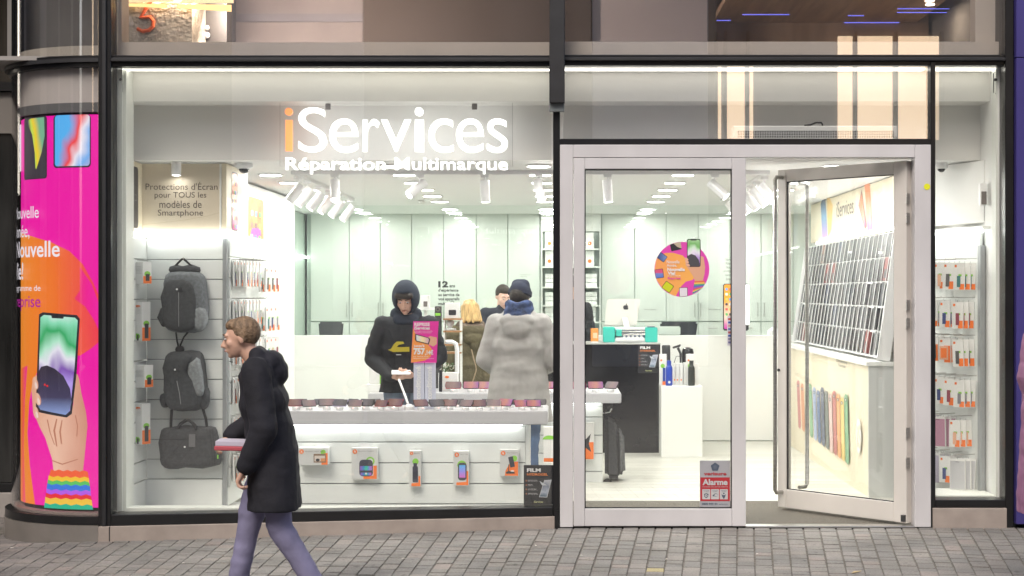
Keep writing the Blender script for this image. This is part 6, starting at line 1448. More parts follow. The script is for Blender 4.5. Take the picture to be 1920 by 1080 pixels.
# ================================================================== DECALS ON THE GLASS
dc = thing('round_decal', 'round orange and magenta Nouvelle Année decal on the closed door glass', 'decal', (xc(1278), -.018, zc(505)))
sd_ = front(-.017); f2 = lambda px, py: (PX(px, -.017), PZ(py, -.017)); s1 = D(0) / F
MGD = mat('decal_magenta', (.72, .07, .42), .45); ORD_ = grad_mat('decal_orange', [(0, (.88, .36, .12)), (1, (.9, .45, .1))], 'X', wave=.2)
cX, cZ = f2(1278.5, 505)
def clipc(poly, r=51.3):
    out = []
    for a, b in poly:
        dx, dz = (a - cX) / s1, (b - cZ) / s1; L_ = math.hypot(dx, dz)
        out.append((a, b) if L_ <= r else (cX + dx / L_ * r * s1, cZ + dz / L_ * r * s1))
    return out
it = [(oval(cX, cZ, 51.5 * s1, 51.5 * s1, 64), MGD),
      (clipc([f2(*p) for p in ((1229, 489), (1236, 479), (1248, 474), (1262, 474), (1280, 479), (1292, 492), (1300, 505), (1303, 520), (1298, 525), (1286, 528), (1277, 537), (1272, 546), (1266, 560), (1255, 556), (1240, 544), (1230, 525), (1225, 508))]), ORD_)]
def mini(cx_, cy_, w_, h_, ang_, m): 
    c = f2(cx_, cy_); p = rotp(rrect(c[0] - w_ * s1 / 2, c[0] + w_ * s1 / 2, c[1] - h_ * s1 / 2, c[1] + h_ * s1 / 2, .006), c, ang_); p2 = rotp(rrect(c[0] - w_ * s1 / 2 + .003, c[0] + w_ * s1 / 2 - .003, c[1] - h_ * s1 / 2 + .003, c[1] + h_ * s1 / 2 - .003, .005), c, ang_)
    return [(clipc(p), INK), (clipc(p2, 50.8), m)]
it += mini(1267, 462, 20, 15, 12, INK) + [(clipc([f2(*p) for p in ((1262, 455), (1276, 453), (1278, 466), (1270, 463))]), mat('pic_tan', (.5, .42, .3), .5))]
it += mini(1241, 482, 17, 13, -35, grad_mat('mini_navy', [(0, (.03, .06, .2)), (1, (.2, .3, .6))], 'X')) + mini(1236, 513, 16, 17, 8, grad_mat('mini_duo', [(0, (.1, .2, .6)), (.5, (.2, .25, .6)), (.6, (.7, .1, .25)), (1, (.7, .1, .2))], 'Y')) + mini(1252, 538, 18, 16, -35, mat('mini_yellow', (.6, .65, .02), .5)) + mini(1281.5, 549, 16, 20, 2, mat('mini_white', (.75, .7, .75), .5))
it += [([f2(*p) for p in ((1287, 491), (1293, 492), (1296, 500), (1312, 499), (1314, 480), (1319, 482), (1322, 500), (1321, 514), (1317, 529), (1303, 527), (1299, 517), (1291, 505), (1285, 496))], SKN),
       (rrect(f2(1288, 0)[0], f2(1313.5, 0)[0], f2(0, 500.5)[1], f2(0, 448)[1], .012), INK), (rrect(f2(1289.3, 0)[0], f2(1312.2, 0)[0], f2(0, 499)[1], f2(0, 449.5)[1], .010), grad_mat('decal_phone', [(0, (.3, .15, .5)), (.3, (.5, .35, .7)), (.5, (.8, .78, .85)), (.65, (.6, .8, .6)), (.8, (.2, .5, .15)), (1, (.4, .65, .35))], 'Y', wave=.5)),
       ([f2(*p) for p in ((1289.3, 480), (1296, 476), (1304, 479), (1310, 487), (1312, 495), (1311, 499), (1292, 499), (1289.3, 497))], mat('phone_dark_blob', (.08, .08, .09), .4)), (rect(f2(1295, 0)[0], f2(1306, 0)[0], f2(0, 451)[1], f2(0, 449)[1]), INK)]
for fx, fy in ((1287, 486), (1288, 491), (1290, 497)): it.append((rotp(oval(*f2(fx, fy), .014, .009, 10), f2(fx, fy), -30), mat('skin_print2', (.75, .43, .3), .5)))
for i, (y0, c) in enumerate(((527, (.75, .15, .08)), (530, (.8, .5, .1)), (533, (.1, .35, .2)), (536, (.1, .15, .5)), (539, (.4, .1, .4)), (542, (.7, .1, .1)), (545, (.8, .5, .1)), (548, (.05, .35, .35)))):
    it.append((clipc([f2(1302 - i * .5, y0), f2(1321 + i * .3, y0 - 1), f2(1321 + i * .3, y0 + 2.2), f2(1302 - i * .5, y0 + 3.2)]), mat('cuff_print_%d' % i, c, .6)))
paint(sd_, it, 'print', dc, h=.001, step=.00008)
def dtx(s_, a, b, t, u, m=PLAS, bold=.03): text(sd_, s_, PX(a, -.017), PX(b, -.017), PZ(u, -.017), PZ(t, -.017), m, 'lettering', dc, h=.005, bold=bold)
dtx('Nouvelle', 1250, 1274, 488, 494, bold=.01); dtx('Année,', 1250, 1269, 495, 501, bold=.01); dtx('Nouvelle', 1251, 1284, 502, 508.5, bold=.04); dtx('Vie!', 1252, 1266, 509, 515.5, bold=.04); dtx('programme de', 1252, 1276, 516, 518.5, bold=.01); dtx('Reprise', 1252, 1276, 519.5, 525, MGD, .02)
# alarm sign
YV = -.018
av = thing('alarm_sign', 'grey and red verisure Alarme sign in the lower corner of the closed door', 'sign', (xc(1341), YV, zc(951)))
MB().box(PX(1312, YV), PX(1369, YV), YV - .004, YV, PZ(951.5, YV), PZ(863.5, YV)).build('board', mat('sign_grey', (.36, .36, .38), .4), av)
sv = front(YV - .004); fv = lambda px, py: (PX(px, YV), PZ(py, YV)); RDS = mat('sign_red', (.42, .03, .04), .4); GRP = mat('sign_lightgrey', (.5, .5, .5), .4); SLT = mat('sign_slate', (.08, .1, .14), .4)
it = [(rect(*[fv(1313, 0)[0], fv(1368.5, 0)[0], fv(0, 939.5)[1], fv(0, 895)[1]]), RDS)]
for a in (1316.5, 1333, 1349.5): it.append((rrect(fv(a, 0)[0], fv(a + 15, 0)[0], fv(0, 936)[1], fv(0, 917)[1], .004), GRP))
c = fv(1340.7, 875.5); pent = []
for i in range(5):
    t = R(90 + i * 72); pent += oval(c[0] + 5.5 * s1 * math.cos(t), c[1] + 5.5 * s1 * math.sin(t), 2.8 * s1, 2.8 * s1, 5, 90 + i * 72 - 60, 90 + i * 72 + 60)
it += [(pent, SLT), (oval(*c, 3.6 * s1, 3.6 * s1, 14), mat('sign_slate2', (.12, .14, .18), .4)),
       ([fv(*p) for p in ((1320, 926), (1324, 924.5), (1328.5, 926), (1327.5, 931), (1324, 934), (1320.5, 931))], SLT), (oval(*fv(1324, 929), 2.6 * s1, 2.6 * s1, 10), GRP), (oval(*fv(1324, 929), 1.1 * s1, 1.1 * s1, 8), SLT),
       (oval(*fv(1342, 928), 4.3 * s1, 3 * s1, 14), SLT), (oval(*fv(1342.6, 928.2), 3.4 * s1, 2.3 * s1, 14), GRP), (oval(*fv(1337.5, 929), 1.6 * s1, 1.6 * s1, 8), SLT),
       ([fv(*p) for p in ((1352.5, 926), (1355, 928), (1359, 928), (1361, 926), (1359.5, 931), (1357.5, 935), (1356.5, 935), (1354, 931))], SLT), (oval(*fv(1357, 925), 1.5 * s1, 1.5 * s1, 8), SLT)]
paint(sv, it, 'print', av, h=.0006, step=.0001)
def vtx(s_, a, b, t, u, m, bold=.0): text(sv, s_, PX(a, YV), PX(b, YV), PZ(u, YV), PZ(t, YV), m, 'lettering', av, h=.0026, bold=bold)
vtx('verisure', 1319.5, 1362, 885, 891, RDS, .03); vtx('Alarme', 1317, 1364, 898, 909.5, GRP, .04); vtx("connectée à la centrale d'alarme", 1316.5, 1364.5, 911, 913.5, GRP); vtx('0800 900 44', 1316, 1345, 942.5, 946.5, SLT, .02); vtx('verisure.be', 1348, 1364, 943.5, 946, SLT)
for a, s_ in ((1319, 'SYSTEME'), (1335, 'DETECTION'), (1352, 'SECURITE')): vtx(s_, a, a + 10.5, 918.5, 920, SLT); vtx('ALARME', a + 1, a + 9.5, 921, 922.3, SLT)
for a, b in ((1314.5, 865.5), (1366.5, 865.5), (1314.5, 949.5), (1366.5, 949.5)): q = MB(); p_ = P(a, b, YV - .004); q.cyl(p_, p_ - Vector((0, .003, 0)), .0035, n=8); q.build('screw', STEEL, av)
# payment stickers and orange phone picture at the door's right stile
pay = thing('payment_sticker', 'narrow strip of payment logos at the right edge of the closed door glass', 'sticker', (xc(1367), -.018, zc(648)))
MB().box(xc(1363), xc(1370.5), -.0185, -.0165, zc(648), zc(593)).build('strip', mat('lilac_paper', (.6, .58, .65), .5), pay)
spp = front(-.0185); cc = [(.5, .05, .05), (.05, .1, .4), (.6, .3, .3), (.1, .15, .4), (.4, .1, .1), (.05, .1, .35), (.2, .2, .3), (.15, .15, .3)]
paint(spp, [(rect(xc(1364.5), xc(1369), zc(600 + i * 6.2), zc(596.5 + i * 6.2)), mat('pay_%d' % i, c_, .5)) for i, c_ in enumerate(cc)], 'logo', pay, h=.0005)
ph = thing('phone_picture', 'tall orange home screen phone picture standing behind the door stile', 'sign', (PX(1376, 5.55), 5.55, 1.11))
Yp = 5.6
MB().box(PX(1356, Yp), PX(1404, Yp) * 0 + PX(1404, Yp), Yp, Yp + .03, PZ(620, Yp), PZ(532, Yp)).build('board', INK, ph, bevel=.01, seg=2)
it = [(rrect(PX(1357.5, Yp), PX(1388, Yp), PZ(608, Yp) - .05, PZ(533.5, Yp), .02), grad_mat('home_screen2', [(0, (.6, .05, .4)), (.25, (.85, .6, .5)), (.5, (.9, .5, .3)), (.65, (.9, .35, .02)), (1, (.9, .3, .02))], 'Y', wave=.3))]
for r_ in range(6):
    for c_ in range(4): it.append((rrect(PX(1360 + c_ * 7, Yp), PX(1364.6 + c_ * 7, Yp), PZ(544.6 + r_ * 9.4, Yp), PZ(540 + r_ * 9.4, Yp), .006), APC[(r_ * 5 + c_ * 2 + 1) % 6]))
paint(front(Yp), it, 'picture', ph, h=.001, step=.0003)
lp = thing('standing_light', 'glowing white upright panel just right of the closed door stile', 'lamp', (PX(1400, 5.3), 5.3, 1.11))
MB().box(PX(1384, 5.3), PX(1405, 5.3), 5.3, 5.33, PZ(609, 5.3), PZ(534, 5.3)).build('panel', mat('panel_glow', (1, 1, 1), .5, emit=1.6, ecol=(1, 1, .98)), lp, bevel=.008, seg=2)
MB().box(PX(1392, 5.31), PX(1398, 5.31), 5.305, 5.325, .0, PZ(609, 5.31)).build('post', WHITE, lp)
# round lamp arch at the right end of the half wall
q = MB(); q.tube([P(1443, 629, YP + .05), P(1443.5, 622, YP + .05), P(1449, 618, YP + .05), P(1455, 620, YP + .05), P(1458, 627, YP + .05), P(1458, 629, YP + .05)], .03, 10); tag(q.build('arch_lamp', PLAS, smooth=True), 'white rounded arch on the right end of the half wall', 'ornament')
# ================================================================== PEOPLE
SKIN = mat('skin', (.62, .38, .28), .5, noise=(12, .08)); SKINP = mat('skin_pale', (.68, .45, .36), .5, noise=(12, .08))
def cloth(name, c, s=40, b=.4): return mat(name, c, .9, noise=(7, .22), bump=(s, b, .006))
from mathutils import noise as _mn
def blob(parts, name, m, parent, voxel=.012, smooth=3, fac=.5, zcut=None, fold=0):
    bm = bmesh.new()
    for p in parts:
        if p[0] == 'c':
            a, b, r0, r1 = Vector(p[1]), Vector(p[2]), p[3], p[4]; d = b - a
            if d.length > 1e-4:
                M = Matrix.Translation((a + b) / 2) @ d.to_track_quat('Z', 'Y').to_matrix().to_4x4()
                bmesh.ops.create_cone(bm, cap_ends=True, segments=16, radius1=r0, radius2=r1, depth=d.length, matrix=M)
            for q, r in ((a, r0), (b, r1)): bmesh.ops.create_icosphere(bm, subdivisions=2, radius=r * 1.02, matrix=Matrix.Translation(q))
        else:
            M = p[3] if len(p) > 3 and p[3] is not None else Matrix.Identity(4)
            bmesh.ops.create_icosphere(bm, subdivisions=3, radius=1, matrix=Matrix.Translation(p[1]) @ M @ Matrix.Diagonal((*p[2], 1)))
    me = bpy.data.meshes.new('tmp'); bm.to_mesh(me); bm.free()
    o = bpy.data.objects.new('tmp', me); COL.objects.link(o)
    r = o.modifiers.new('r', 'REMESH'); r.mode = 'VOXEL'; r.voxel_size = voxel
    s = o.modifiers.new('s', 'SMOOTH'); s.iterations = smooth; s.factor = fac
    dg = bpy.context.evaluated_depsgraph_get(); m2 = bpy.data.meshes.new_from_object(o.evaluated_get(dg))
    bpy.data.objects.remove(o)
    if zcut is not None:
        bm = bmesh.new(); bm.from_mesh(m2)
        r_ = bmesh.ops.bisect_plane(bm, geom=bm.verts[:] + bm.edges[:] + bm.faces[:], plane_co=(0, 0, zcut), plane_no=(0, 0, 1), clear_inner=True)
        bmesh.ops.holes_fill(bm, edges=[x for x in r_['geom_cut'] if isinstance(x, bmesh.types.BMEdge)], sides=0)
        bm.to_mesh(m2); bm.free()
    if fold:
        ns = [v.normal.copy() for v in m2.vertices]
        for v, n_ in zip(m2.vertices, ns):
            c = v.co; f_ = _mn.noise(Vector((c.x * 9, c.y * 9, c.z * 4))) + .6 * _mn.noise(Vector((c.x * 5 + 7 + c.z * 14, c.y * 6, c.z * 16))) + .35 * _mn.noise(Vector((c.x * 30, c.y * 30, c.z * 22)))
            v.co = c + n_ * f_ * fold
    m2.name = name; m2.materials.clear(); m2.materials.append(m)
    m2.polygons.foreach_set('use_smooth', [True] * len(m2.polygons))
    return link(name, m2, parent)
def hood_mesh(M, name, m, parent, rx, ry, rz, cz=0.0, open_=.52):
    bm = bmesh.new(); bmesh.ops.create_uvsphere(bm, u_segments=28, v_segments=20, radius=1)
    dead = [f for f in bm.faces if (lambda c: c.y < -.25 and (c.x / .62) ** 2 + ((c.z + .12) / .72) ** 2 < 1)(f.calc_center_median())]
    bmesh.ops.delete(bm, geom=dead, context='FACES')
    for v in bm.verts: v.co = M @ Vector((v.co.x * rx, v.co.y * ry + .015, v.co.z * rz + cz))
    bmesh.ops.recalc_face_normals(bm, faces=bm.faces[:]); bmesh.ops.solidify(bm, geom=bm.faces[:], thickness=.016)
    me = bpy.data.meshes.new(name); bm.to_mesh(me); bm.free(); me.materials.append(m); me.polygons.foreach_set('use_smooth', [True] * len(me.polygons)); return link(name, me, parent)
def hand(w_, d, side, palm, curl=.5, thumb=1):
    """wrist, direction, side (towards thumb), palm normal (towards which fingers curl)"""
    w_, d = Vector(w_), Vector(d).normalized(); palm = Vector(palm); palm = (palm - d * palm.dot(d)).normalized(); s = d.cross(palm).normalized(); s = s if s.dot(Vector(side)) > 0 else -s
    out = []
    for k in (-.026, -.009, .009, .026): out.append(('c', w_ + s * k * .7, w_ + d * .085 + s * k, .015, .0125))
    for i, ln in enumerate((.88, 1.0, .95, .75)):
        k = (.027, .009, -.009, -.027)[i]; p = w_ + d * .088 + s * k; a = 0
        for sg, rr in ((.036, .0095), (.026, .0088), (.02, .008)):
            a += curl * (.9 if sg > .03 else 1.1); q = p + (d * math.cos(a) + palm * math.sin(a)) * sg * ln; out.append(('c', p, q, rr, rr * .93)); p = q
    p = w_ + d * .025 + s * .022; q = p + (d * .6 + s * .8 * thumb + palm * .15).normalized() * .035; r2 = q + (d * .85 + s * .35 + palm * .3).normalized() * .03
    out += [('c', p, q, .0135, .011), ('c', q, r2, .0105, .009)]
    return out
def person(label, loc, yaw, s=1.0, lean=0, hp=0, hy=0, hr=0, neck_off=(0, 0, 0), arms=None, legs=None, skin=SKIN, top=None, hem=.95, topw=1.0, pants=None, shoes=None, hair=None, hairm=None, vox=.009, head=None, hood=None, hooddown=False, sleeve=.062, beanie=None, scarf=None, hands=None, torso_x=.0, flare=0, flare_y=0):
    root = thing('person', label, 'person', (0, 0, 0))
    hipz = .93
    B = Matrix.Translation((0, 0, hipz)) @ Matrix.Rotation(R(lean), 4, 'X') @ Matrix.Translation((0, 0, -hipz))
    up = lambda x, y, z: B @ Vector((x, y, z))
    hc = up(0, -.01, 1.635) + Vector(neck_off)
    H = Matrix.Translation(hc) @ Matrix.Rotation(R(hy), 4, 'Z') @ Matrix.Rotation(R(hp), 4, 'X') @ Matrix.Rotation(R(hr), 4, 'Y')
    HR = H.to_3x3().to_4x4(); h = lambda x, y, z: H @ Vector((x, y, z))
    arms = arms or {}; legs = legs or {}
    sh = {sd: up(sd * .185, .005, 1.42) for sd in (-1, 1)}
    el = {sd: Vector(arms[sd][0]) if sd in arms else up(sd * .235, .02, 1.13) for sd in (-1, 1)}
    wr = {sd: Vector(arms[sd][1]) if sd in arms else up(sd * .245, -.04, .89) for sd in (-1, 1)}
    kn = {sd: Vector(legs[sd][0]) if sd in legs else Vector((sd * .095, -.01, .5)) for sd in (-1, 1)}
    an = {sd: Vector(legs[sd][1]) if sd in legs else Vector((sd * .1, .02, .085)) for sd in (-1, 1)}
    toe = {sd: Vector(legs[sd][2]) if sd in legs and len(legs[sd]) > 2 else an[sd] + Vector((sd * .02, -.16, -.045)) for sd in (-1, 1)}
    hip = {sd: Vector((sd * .09, 0, .93)) for sd in (-1, 1)}
    body = [('e', h(0, .012, .022), (.074, .094, .096), HR), ('e', h(0, -.03, -.02), (.06, .064, .088), HR), ('e', h(0, -.038, -.06), (.046, .05, .05), HR), ('e', h(0, -.072, -.094), (.019, .016, .015), HR),
            ('c', h(0, -.088, .012), h(0, -.113, -.03), .0075, .012), ('c', h(-.014, -.098, -.036), h(.014, -.098, -.036), .008, .008), ('c', h(-.04, -.078, .028), h(.04, -.078, .028), .012, .012),
            ('e', h(.077, .01, -.005), (.009, .018, .03), HR), ('e', h(-.077, .01, -.005), (.009, .018, .03), HR), ('c', h(-.018, -.09, -.063), h(.018, -.09, -.063), .0075, .0075),
            ('e', h(.038, -.062, -.02), (.022, .022, .026), HR), ('e', h(-.038, -.062, -.02), (.022, .022, .026), HR),
            ('c', h(0, .02, -.06), up(0, .01, 1.45), .05, .062), ('c', up(-.12, 0, 1.39), up(.12, 0, 1.39), .065, .065), ('c', up(0, .01, 1.35), up(0, .01, .98), .095, .1)]
    for sd in (-1, 1):
        body += [('c', sh[sd], el[sd], .048, .04), ('c', el[sd], wr[sd], .038, .026), ('c', hip[sd], kn[sd], .08, .055), ('c', kn[sd], an[sd], .052, .036), ('c', an[sd], toe[sd], .035, .028)]
        fd = wr[sd] - el[sd]; hh = (hands or {}).get(sd, {})
        body += hand(wr[sd], hh.get('d', fd), hh.get('side', (0, -1, 0)), hh.get('palm', (-sd, 0, 0)), hh.get('curl', .35))
    bo = blob(body, 'body', skin, root, vox, 2)
    # eyes and brows, mouth
    for sd in (-1, 1):
        MB().ell(h(sd * .029, -.085, .008), (.0115, .008, .007), 10).build('eye', mat('eye_white', (.6, .58, .55), .2), root, smooth=True)
        MB().ell(h(sd * .029, -.0925, .006), (.005, .003, .005), 8).build('iris', mat('iris', (.03, .02, .015), .2), root)
        if hairm: MB().tube([h(sd * .012, -.0935, .031), h(sd * .03, -.095, .036), h(sd * .048, -.082, .031)], [.003, .0045, .0025], 6).build('eyebrow', hairm, root)
    MB().tube([h(-.022, -.0955, -.063), h(-.01, -.099, -.0605), h(0, -.0995, -.062), h(.01, -.099, -.0605), h(.022, -.0955, -.063)], [.002, .0045, .005, .0045, .002], 6).build('lips', mat('lips', (.42, .16, .13), .5), root, smooth=True)
    if hair == 'short': blob([('e', h(0, .028, .035), (.082, .094, .095), HR), ('e', h(0, -.02, .082), (.066, .06, .04), HR), ('c', h(.074, .01, .02), h(.074, .02, -.02), .014, .01), ('c', h(-.074, .01, .02), h(-.074, .02, -.02), .014, .01)], 'hair', hairm, root, .008, 2)
    if hair == 'fringe': blob([('e', h(0, .03, .03), (.08, .09, .09), HR), ('c', h(-.05, -.07, .06), h(.05, -.07, .06), .028, .028), ('c', h(-.068, -.04, .03), h(-.066, -.03, -.02), .015, .01), ('c', h(.068, -.04, .03), h(.066, -.03, -.02), .015, .01)], 'hair', hairm, root, .008, 2)
    if hair == 'bob':
        pr = [('e', h(0, .025, .035), (.092, .105, .1), HR)]
        random.seed(4)
        for i in range(26):
            a = R(-20 + 220 * i / 25); x, y = .085 * math.cos(a), .02 + .095 * math.sin(a)
            pr.append(('c', h(x * .9, y, .06), h(x * 1.18 + random.gauss(0, .006), y * 1.05 + .01, -.11 + random.gauss(0, .014)), .022, .012))
            pr.append(('c', h(x * .5, y * .6, .115), h(x * 1.08, y * 1.08, .0), .018, .012))
        blob(pr, 'hair', hairm, root, .0075, 1)
    # clothes
    w = topw
    T = []
    T += [('c', up(-.12 * w, .005, 1.395), up(.12 * w, .005, 1.395), .092 * w, .092 * w), ('c', up(-.085 * w, 0, 1.22), up(.085 * w, 0, 1.22), .125 * w, .125 * w), ('c', up(-.07 * w, 0, 1.05), up(.07 * w, 0, 1.05), .125 * w, .125 * w), ('c', up(0, .005, 1.49), up(0, .005, 1.42), .062, .08)]
    hb = hem < .88
    for k in (-.09, -.045, 0, .045, .09):
        T.append(('c', up(k * w, .0, 1.38), up(k * w * .85, 0, 1.04), .1 * w, .118 * w)); T.append(('c', up(k * w * .85, 0, 1.04), Vector((k * w, 0, .93)), .118 * w, .125 * w))
        T.append(('c', Vector((k * w, 0, .93)), Vector((k * w * 1.15, flare_y, min(hem, .86) - .05)), .125 * w, .135 * w + flare))
    for sd in (-1, 1):
        cuff = el[sd] + (wr[sd] - el[sd]) * .96
        T += [('c', sh[sd], el[sd], .075 * w, sleeve * 1.02), ('c', el[sd], cuff, sleeve, sleeve * .72)]
        for k in (.3, .55, .8): T.append(('c', sh[sd].lerp(el[sd], k) + Vector((-.01, 0, 0)), sh[sd].lerp(el[sd], k) + Vector((.01, 0, 0)), .071 * w, .069 * w))
    T = [t for t in T if t]
    if hooddown: T += [('e', up(0, .09, 1.44), (.15, .075, .075)), ('e', up(0, .115, 1.38), (.12, .06, .09)), ('c', up(-.09, .02, 1.5), up(.09, .02, 1.5), .05, .05)]
    blob(T, 'coat', top, root, .011, 4, zcut=hem, fold=.007)
    if hood: hood_mesh(H, 'hood', hood, root, .112, .13, .142, .008); blob([('c', up(-.07, .03, 1.49), up(.07, .03, 1.49), .062, .062), ('c', up(-.06, -.04, 1.46), up(.06, -.04, 1.46), .05, .05)], 'hood_collar', hood, root, .01, 3)
    if beanie:
        blob([('e', h(0, .015, .06), (.092, .105, .095), HR), ('c', h(-.03, .02, .12), h(.03, .02, .12), .05, .05)], 'beanie', beanie, root, .008, 2)
        q = MB(); q.xf = H; q.lathe((0, .014, .0), [(.092, .028), (.1, .034), (.1, .068), (.092, .072)], 24); q.build('beanie_brim', beanie, root, smooth=True)
    if scarf:
        pr = []
        for i in range(20):
            a = 2 * math.pi * i / 20; a2 = 2 * math.pi * (i + 1) / 20
            for zz, rr in ((1.475, .105), (1.525, .095), (1.57, .088)): pr.append(('c', up(rr * math.cos(a), .02 + rr * math.sin(a), zz + .012 * math.sin(3 * a + zz * 40)), up(rr * math.cos(a2), .02 + rr * math.sin(a2), zz + .012 * math.sin(3 * a2 + zz * 40)), .032, .032))
        blob(pr, 'scarf', scarf, root, .01, 1)
    Pn = []
    for sd in (-1, 1): Pn += [('c', hip[sd] + Vector((0, 0, .06)), kn[sd], .105, .078), ('c', kn[sd], an[sd] + Vector((0, 0, .02)), .075, .058)]
    Pn += [('c', (-.07, 0, .98), (.07, 0, .98), .115, .115)]
    blob(Pn, 'trousers', pants, root, .012, 3, fold=.008)
    for sd in (-1, 1): blob([('c', an[sd] + Vector((0, .03, -.03)), toe[sd], .045, .036), ('c', an[sd], an[sd] + Vector((0, .01, -.04)), .046, .046)], 'shoe', shoes or BLACKP, root, .01, 2)
    root.scale = (s, s, s); root.location = loc; root.rotation_euler = (0, 0, yaw)
    return root, H, up, wr
SHOE = mat('shoe_dark', (.03, .03, .03), .6); DENIM = cloth('denim', (.07, .12, .22)); DENIMG = cloth('denim_grey', (.12, .15, .2)); BLKC = cloth('black_cotton', (.018, .02, .024)); NAVY = cloth('navy_cotton', (.02, .028, .045))
OLIVE = mat('olive_quilt', (.095, .08, .04), .85, noise=(7, .25), bump=(16, .9, .02)); GREYC = mat('grey_wool', (.33, .32, .305), .95, noise=(5, .07), bump=(70, .25, .004)); HAIRD = mat('hair_dark', (.025, .018, .013), .6, noise=(60, .3), bump=(70, .8, .006)); BLOND = mat('hair_blond', (.5, .33, .13), .5, noise=(45, .45, (1, 1, .15)), bump=(90, .6, .004)); HAIRB = mat('hair_brown', (.2, .13, .075), .6, noise=(50, .5, (1, 1, .2)), bump=(70, 1, .008))

# 1 hooded man looking down at a phone between the tables
p1, H1, up1, wr1 = person('person in black jacket, hood up, yellow chest print, looking down at a phone', (PX(762, 1.42), 1.42, 0), R(4), .935, lean=11, hp=26, hy=-8, neck_off=(0, -.03, -.005),
    arms={-1: ((-.275, -.03, 1.13), (-.1, -.26, .985)), 1: ((.27, -.04, 1.14), (.07, -.27, 1.0))}, top=BLKC, hem=.86, topw=.98, pants=DENIMG, hair='fringe', hairm=HAIRD, vox=.0065, hood=NAVY, sleeve=.064,
    hands={-1: dict(d=(.75, -.5, .1), side=(0, -.3, 1), palm=(.3, .2, 1), curl=.55), 1: dict(d=(-.8, -.45, .05), side=(0, -.3, 1), palm=(-.2, .4, 1), curl=.6)})
YEL = mat('yellow_print', (.45, .38, .02), .7)
qf = MB()
# yellow swoosh printed across the sweater front
def chest(x, z, h_=.0): p = up1(x, -.142 - h_ + abs(x) ** 2 * .9, z); return p
def strip_poly(pts): 
    q = MB(); n = len(pts)
    q.add([chest(x, z) for x, z in pts] + [chest(x, z, -.006) for x, z in pts], [tuple(range(n)), tuple(reversed(range(n, 2 * n)))] + [(i, n + i, n + (i + 1) % n, (i + 1) % n) for i in range(n)]); return q
strip_poly([(-.14, 1.235), (-.115, 1.245), (-.095, 1.28), (-.07, 1.305), (-.02, 1.305), (-.01, 1.29), (-.055, 1.28), (-.07, 1.26), (.03, 1.262), (.03, 1.225), (-.1, 1.22)]).build('chest_print', YEL, p1)
q = MB(); a_ = up1(-.05, -.14, 1.16); q.box(-.075, -.035, a_.y - .012, a_.y - .004, 1.165, 1.17); q.build('zip_tag', mat('tag_white', (.6, .6, .6), .5), p1)
q = MB(); q.tube([up1(.15, -.09, 1.44), up1(.12, -.13, 1.3), up1(.1, -.15, 1.15)], .014, 6); q.build('bag_strap', WEB, p1)
wv = Vector((.0, -.355, 1.035)); fhn = thing('held_phone', 'white phone held in both hands by the hooded man', 'phone', (0, 0, 0))
q = MB(); q.xf = Matrix.Translation((0, 0, 0)) @ Euler((R(20), 0, R(6))).to_matrix().to_4x4(); q.box(-.07, .07, -.036, .036, -.005, .005); q.build('case', PLAS, fhn, bevel=.004)
fhn.location = p1.matrix_basis @ Vector((-.03, -.345, 1.035))
# 2 woman with blond hair seen from behind in an olive parka
p2, H2, up2, _ = person('person with short blond hair in an olive quilted parka, seen from behind at the counter', (PX(884, 3.55), 3.55, 0), R(196), .845, lean=7, hp=14, hy=10, arms={-1: ((-.26, -.02, 1.15), (-.1, -.23, 1.12)), 1: ((.27, .03, 1.13), (.31, .06, .93))},
    top=OLIVE, hem=.62, topw=1.12, pants=DENIM, hair='bob', hairm=BLOND, skin=SKINP, vox=.009, sleeve=.08)
FUR = mat('fur_brown', (.16, .12, .09), .95, noise=(60, .5), bump=(90, 1, .01))
blob([('c', up2(-.11, .04, 1.50), up2(.11, .04, 1.50), .045, .045), ('c', up2(-.12, -.03, 1.49), up2(-.11, .04, 1.5), .04, .045), ('c', up2(.12, -.03, 1.49), up2(.11, .04, 1.5), .04, .045), ('c', up2(-.1, .1, 1.46), up2(.1, .1, 1.46), .04, .04)], 'fur_trim', FUR, p2, .009, 1)
blob([('c', up2(-.08, .12, 1.42), up2(.08, .12, 1.42), .06, .06), ('c', up2(-.05, .14, 1.34), up2(.05, .14, 1.34), .06, .06), ('c', up2(0, .14, 1.27), up2(0, .14, 1.25), .05, .04)], 'folded_hood', OLIVE, p2, .01, 2)
# crossed handbag strap and a hand resting on the hip
q = MB(); q.tube([P(884, 655, 3.34), P(888, 672, 3.33), P(892, 686, 3.32), P(893, 694, 3.32), P(890, 704, 3.32), P(886, 716, 3.33)], .005, 6); tag(q.build('handbag_strap', mat('strap_gold', (.35, .25, .16), .4)), 'thin dark and gold handbag strap beside the olive parka', 'bag strap')
# 3 man serving behind the counter
SUIT = cloth('dark_suit', (.025, .03, .045))
person('person with short dark hair in a dark jacket, serving behind the counter', (PX(941, 5.3), 5.3, 0), R(18), .945, lean=3, hp=22, hy=5, neck_off=(0, -.01, -.03), arms={-1: ((-.25, -.05, 1.15), (-.13, -.3, 1.12)), 1: ((.25, -.05, 1.15), (.13, -.3, 1.12))}, top=SUIT, hem=.9, pants=NAVY, hair='short', hairm=HAIRD, skin=SKINP, vox=.009)
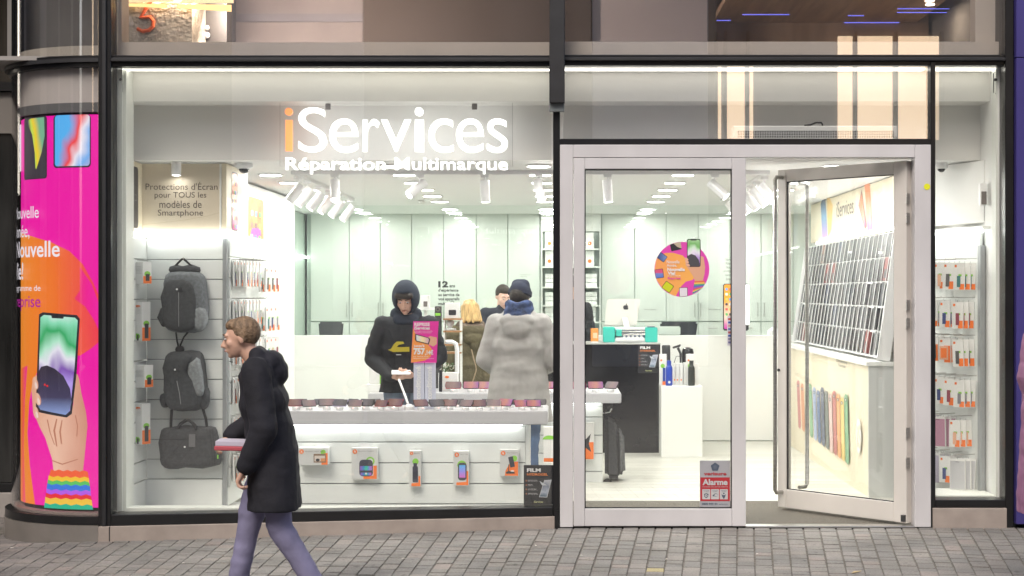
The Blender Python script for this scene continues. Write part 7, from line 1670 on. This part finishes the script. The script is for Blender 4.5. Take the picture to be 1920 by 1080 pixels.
# 4 person in the pale grey coat and beanie, back to the street
person('person in a pale grey coat, dark beanie and blue scarf, back to the street', (PX(973, 1.5), 1.5, 0), R(172), .93, lean=2, hp=16, hy=-12, neck_off=(0, -.02, -.02), arms={-1: ((-.27, -.03, 1.12), (-.2, -.25, 1.05)), 1: ((.27, -.01, 1.12), (.22, -.22, 1.02))}, top=GREYC, hem=.62, topw=1.16, flare=.01, pants=DENIM, hair='short', hairm=HAIRD, vox=.009, hooddown=True, beanie=mat('beanie_navy', (.015, .02, .04), .95, bump=(120, .8, .004)), scarf=mat('scarf_blue', (.03, .05, .12), .9, noise=(16, .8), bump=(40, .8, .01)), sleeve=.088)
# 5 second assistant, almost hidden by the door frame
person('person in black clothes behind the counter, almost hidden by the white door stile', (PX(1083, 5.3), 5.3, 0), R(-60), .98, lean=4, hp=25, top=BLKC, hem=.88, topw=1.1, pants=BLKC, hair='short', hairm=HAIRD, vox=.012)
# 6 passer-by on the pavement, walking left, bent forward
DKCOAT = mat('passer_coat', (.012, .012, .018), .85, noise=(6, .3), bump=(14, .5, .015)); LAV = mat('passer_trousers', (.2, .19, .3), .85, noise=(6, .2), bump=(18, .5, .01))
p6, H6, up6, wr6 = person('person walking left on the pavement in a long dark coat and lavender grey trousers', (PX(513, -2.35), -2.35, gz(-1.5)), R(-84), .86, lean=11, hp=8, neck_off=(0, -.045, -.03), topw=1.12, hem=.60, flare=.0, flare_y=.01,
    arms={-1: ((-.25, -.1, 1.1), (-.2, -.27, 1.0)), 1: ((.26, -.03, 1.08), (.24, -.14, .86))}, legs={-1: ((-.09, -.14, .53), (-.09, -.22, .12), (-.09, -.38, .1)), 1: ((.09, .04, .5), (.09, .24, .15), (.09, .15, .04))},
    top=DKCOAT, pants=LAV, hair='short', hairm=HAIRB, vox=.008, hooddown=True, sleeve=.08, hands={-1: dict(curl=.8, palm=(0, .2, -1), side=(0, 0, 1)), 1: dict(curl=.8, palm=(0, .2, -1), side=(0, 0, 1))})
pc = thing('parcel', 'flat red and white folder carried by the passer-by in the dark coat', 'folder', (0, 0, 0))
MB().box(-.12, .12, -.08, .08, -.018, .004).build('body', mat('parcel_rose', (.45, .08, .1), .5), pc, bevel=.004); MB().box(-.115, .12, -.075, .075, .0045, .028).build('papers', mat('parcel_paper', (.5, .46, .55), .7), pc, bevel=.002)
pc.location = (PX(452, -2.5), -2.5, PZ(836, -2.5)); pc.rotation_euler = (0, R(2), R(4))
# 7 passer-by cut by the right edge
PINKC = mat('rose_coat', (.34, .15, .27), .85, noise=(5, .2), bump=(14, .4, .015))
person('person in a rose pink coat cut off by the right edge of the picture', (PX(1984, -2.6), -2.6, 0), R(-88), .93, lean=4, hp=5, top=PINKC, hem=.5, topw=1.25, pants=cloth('plum_trousers', (.12, .08, .14)), hair='short', hairm=HAIRB, vox=.012, sleeve=.085)
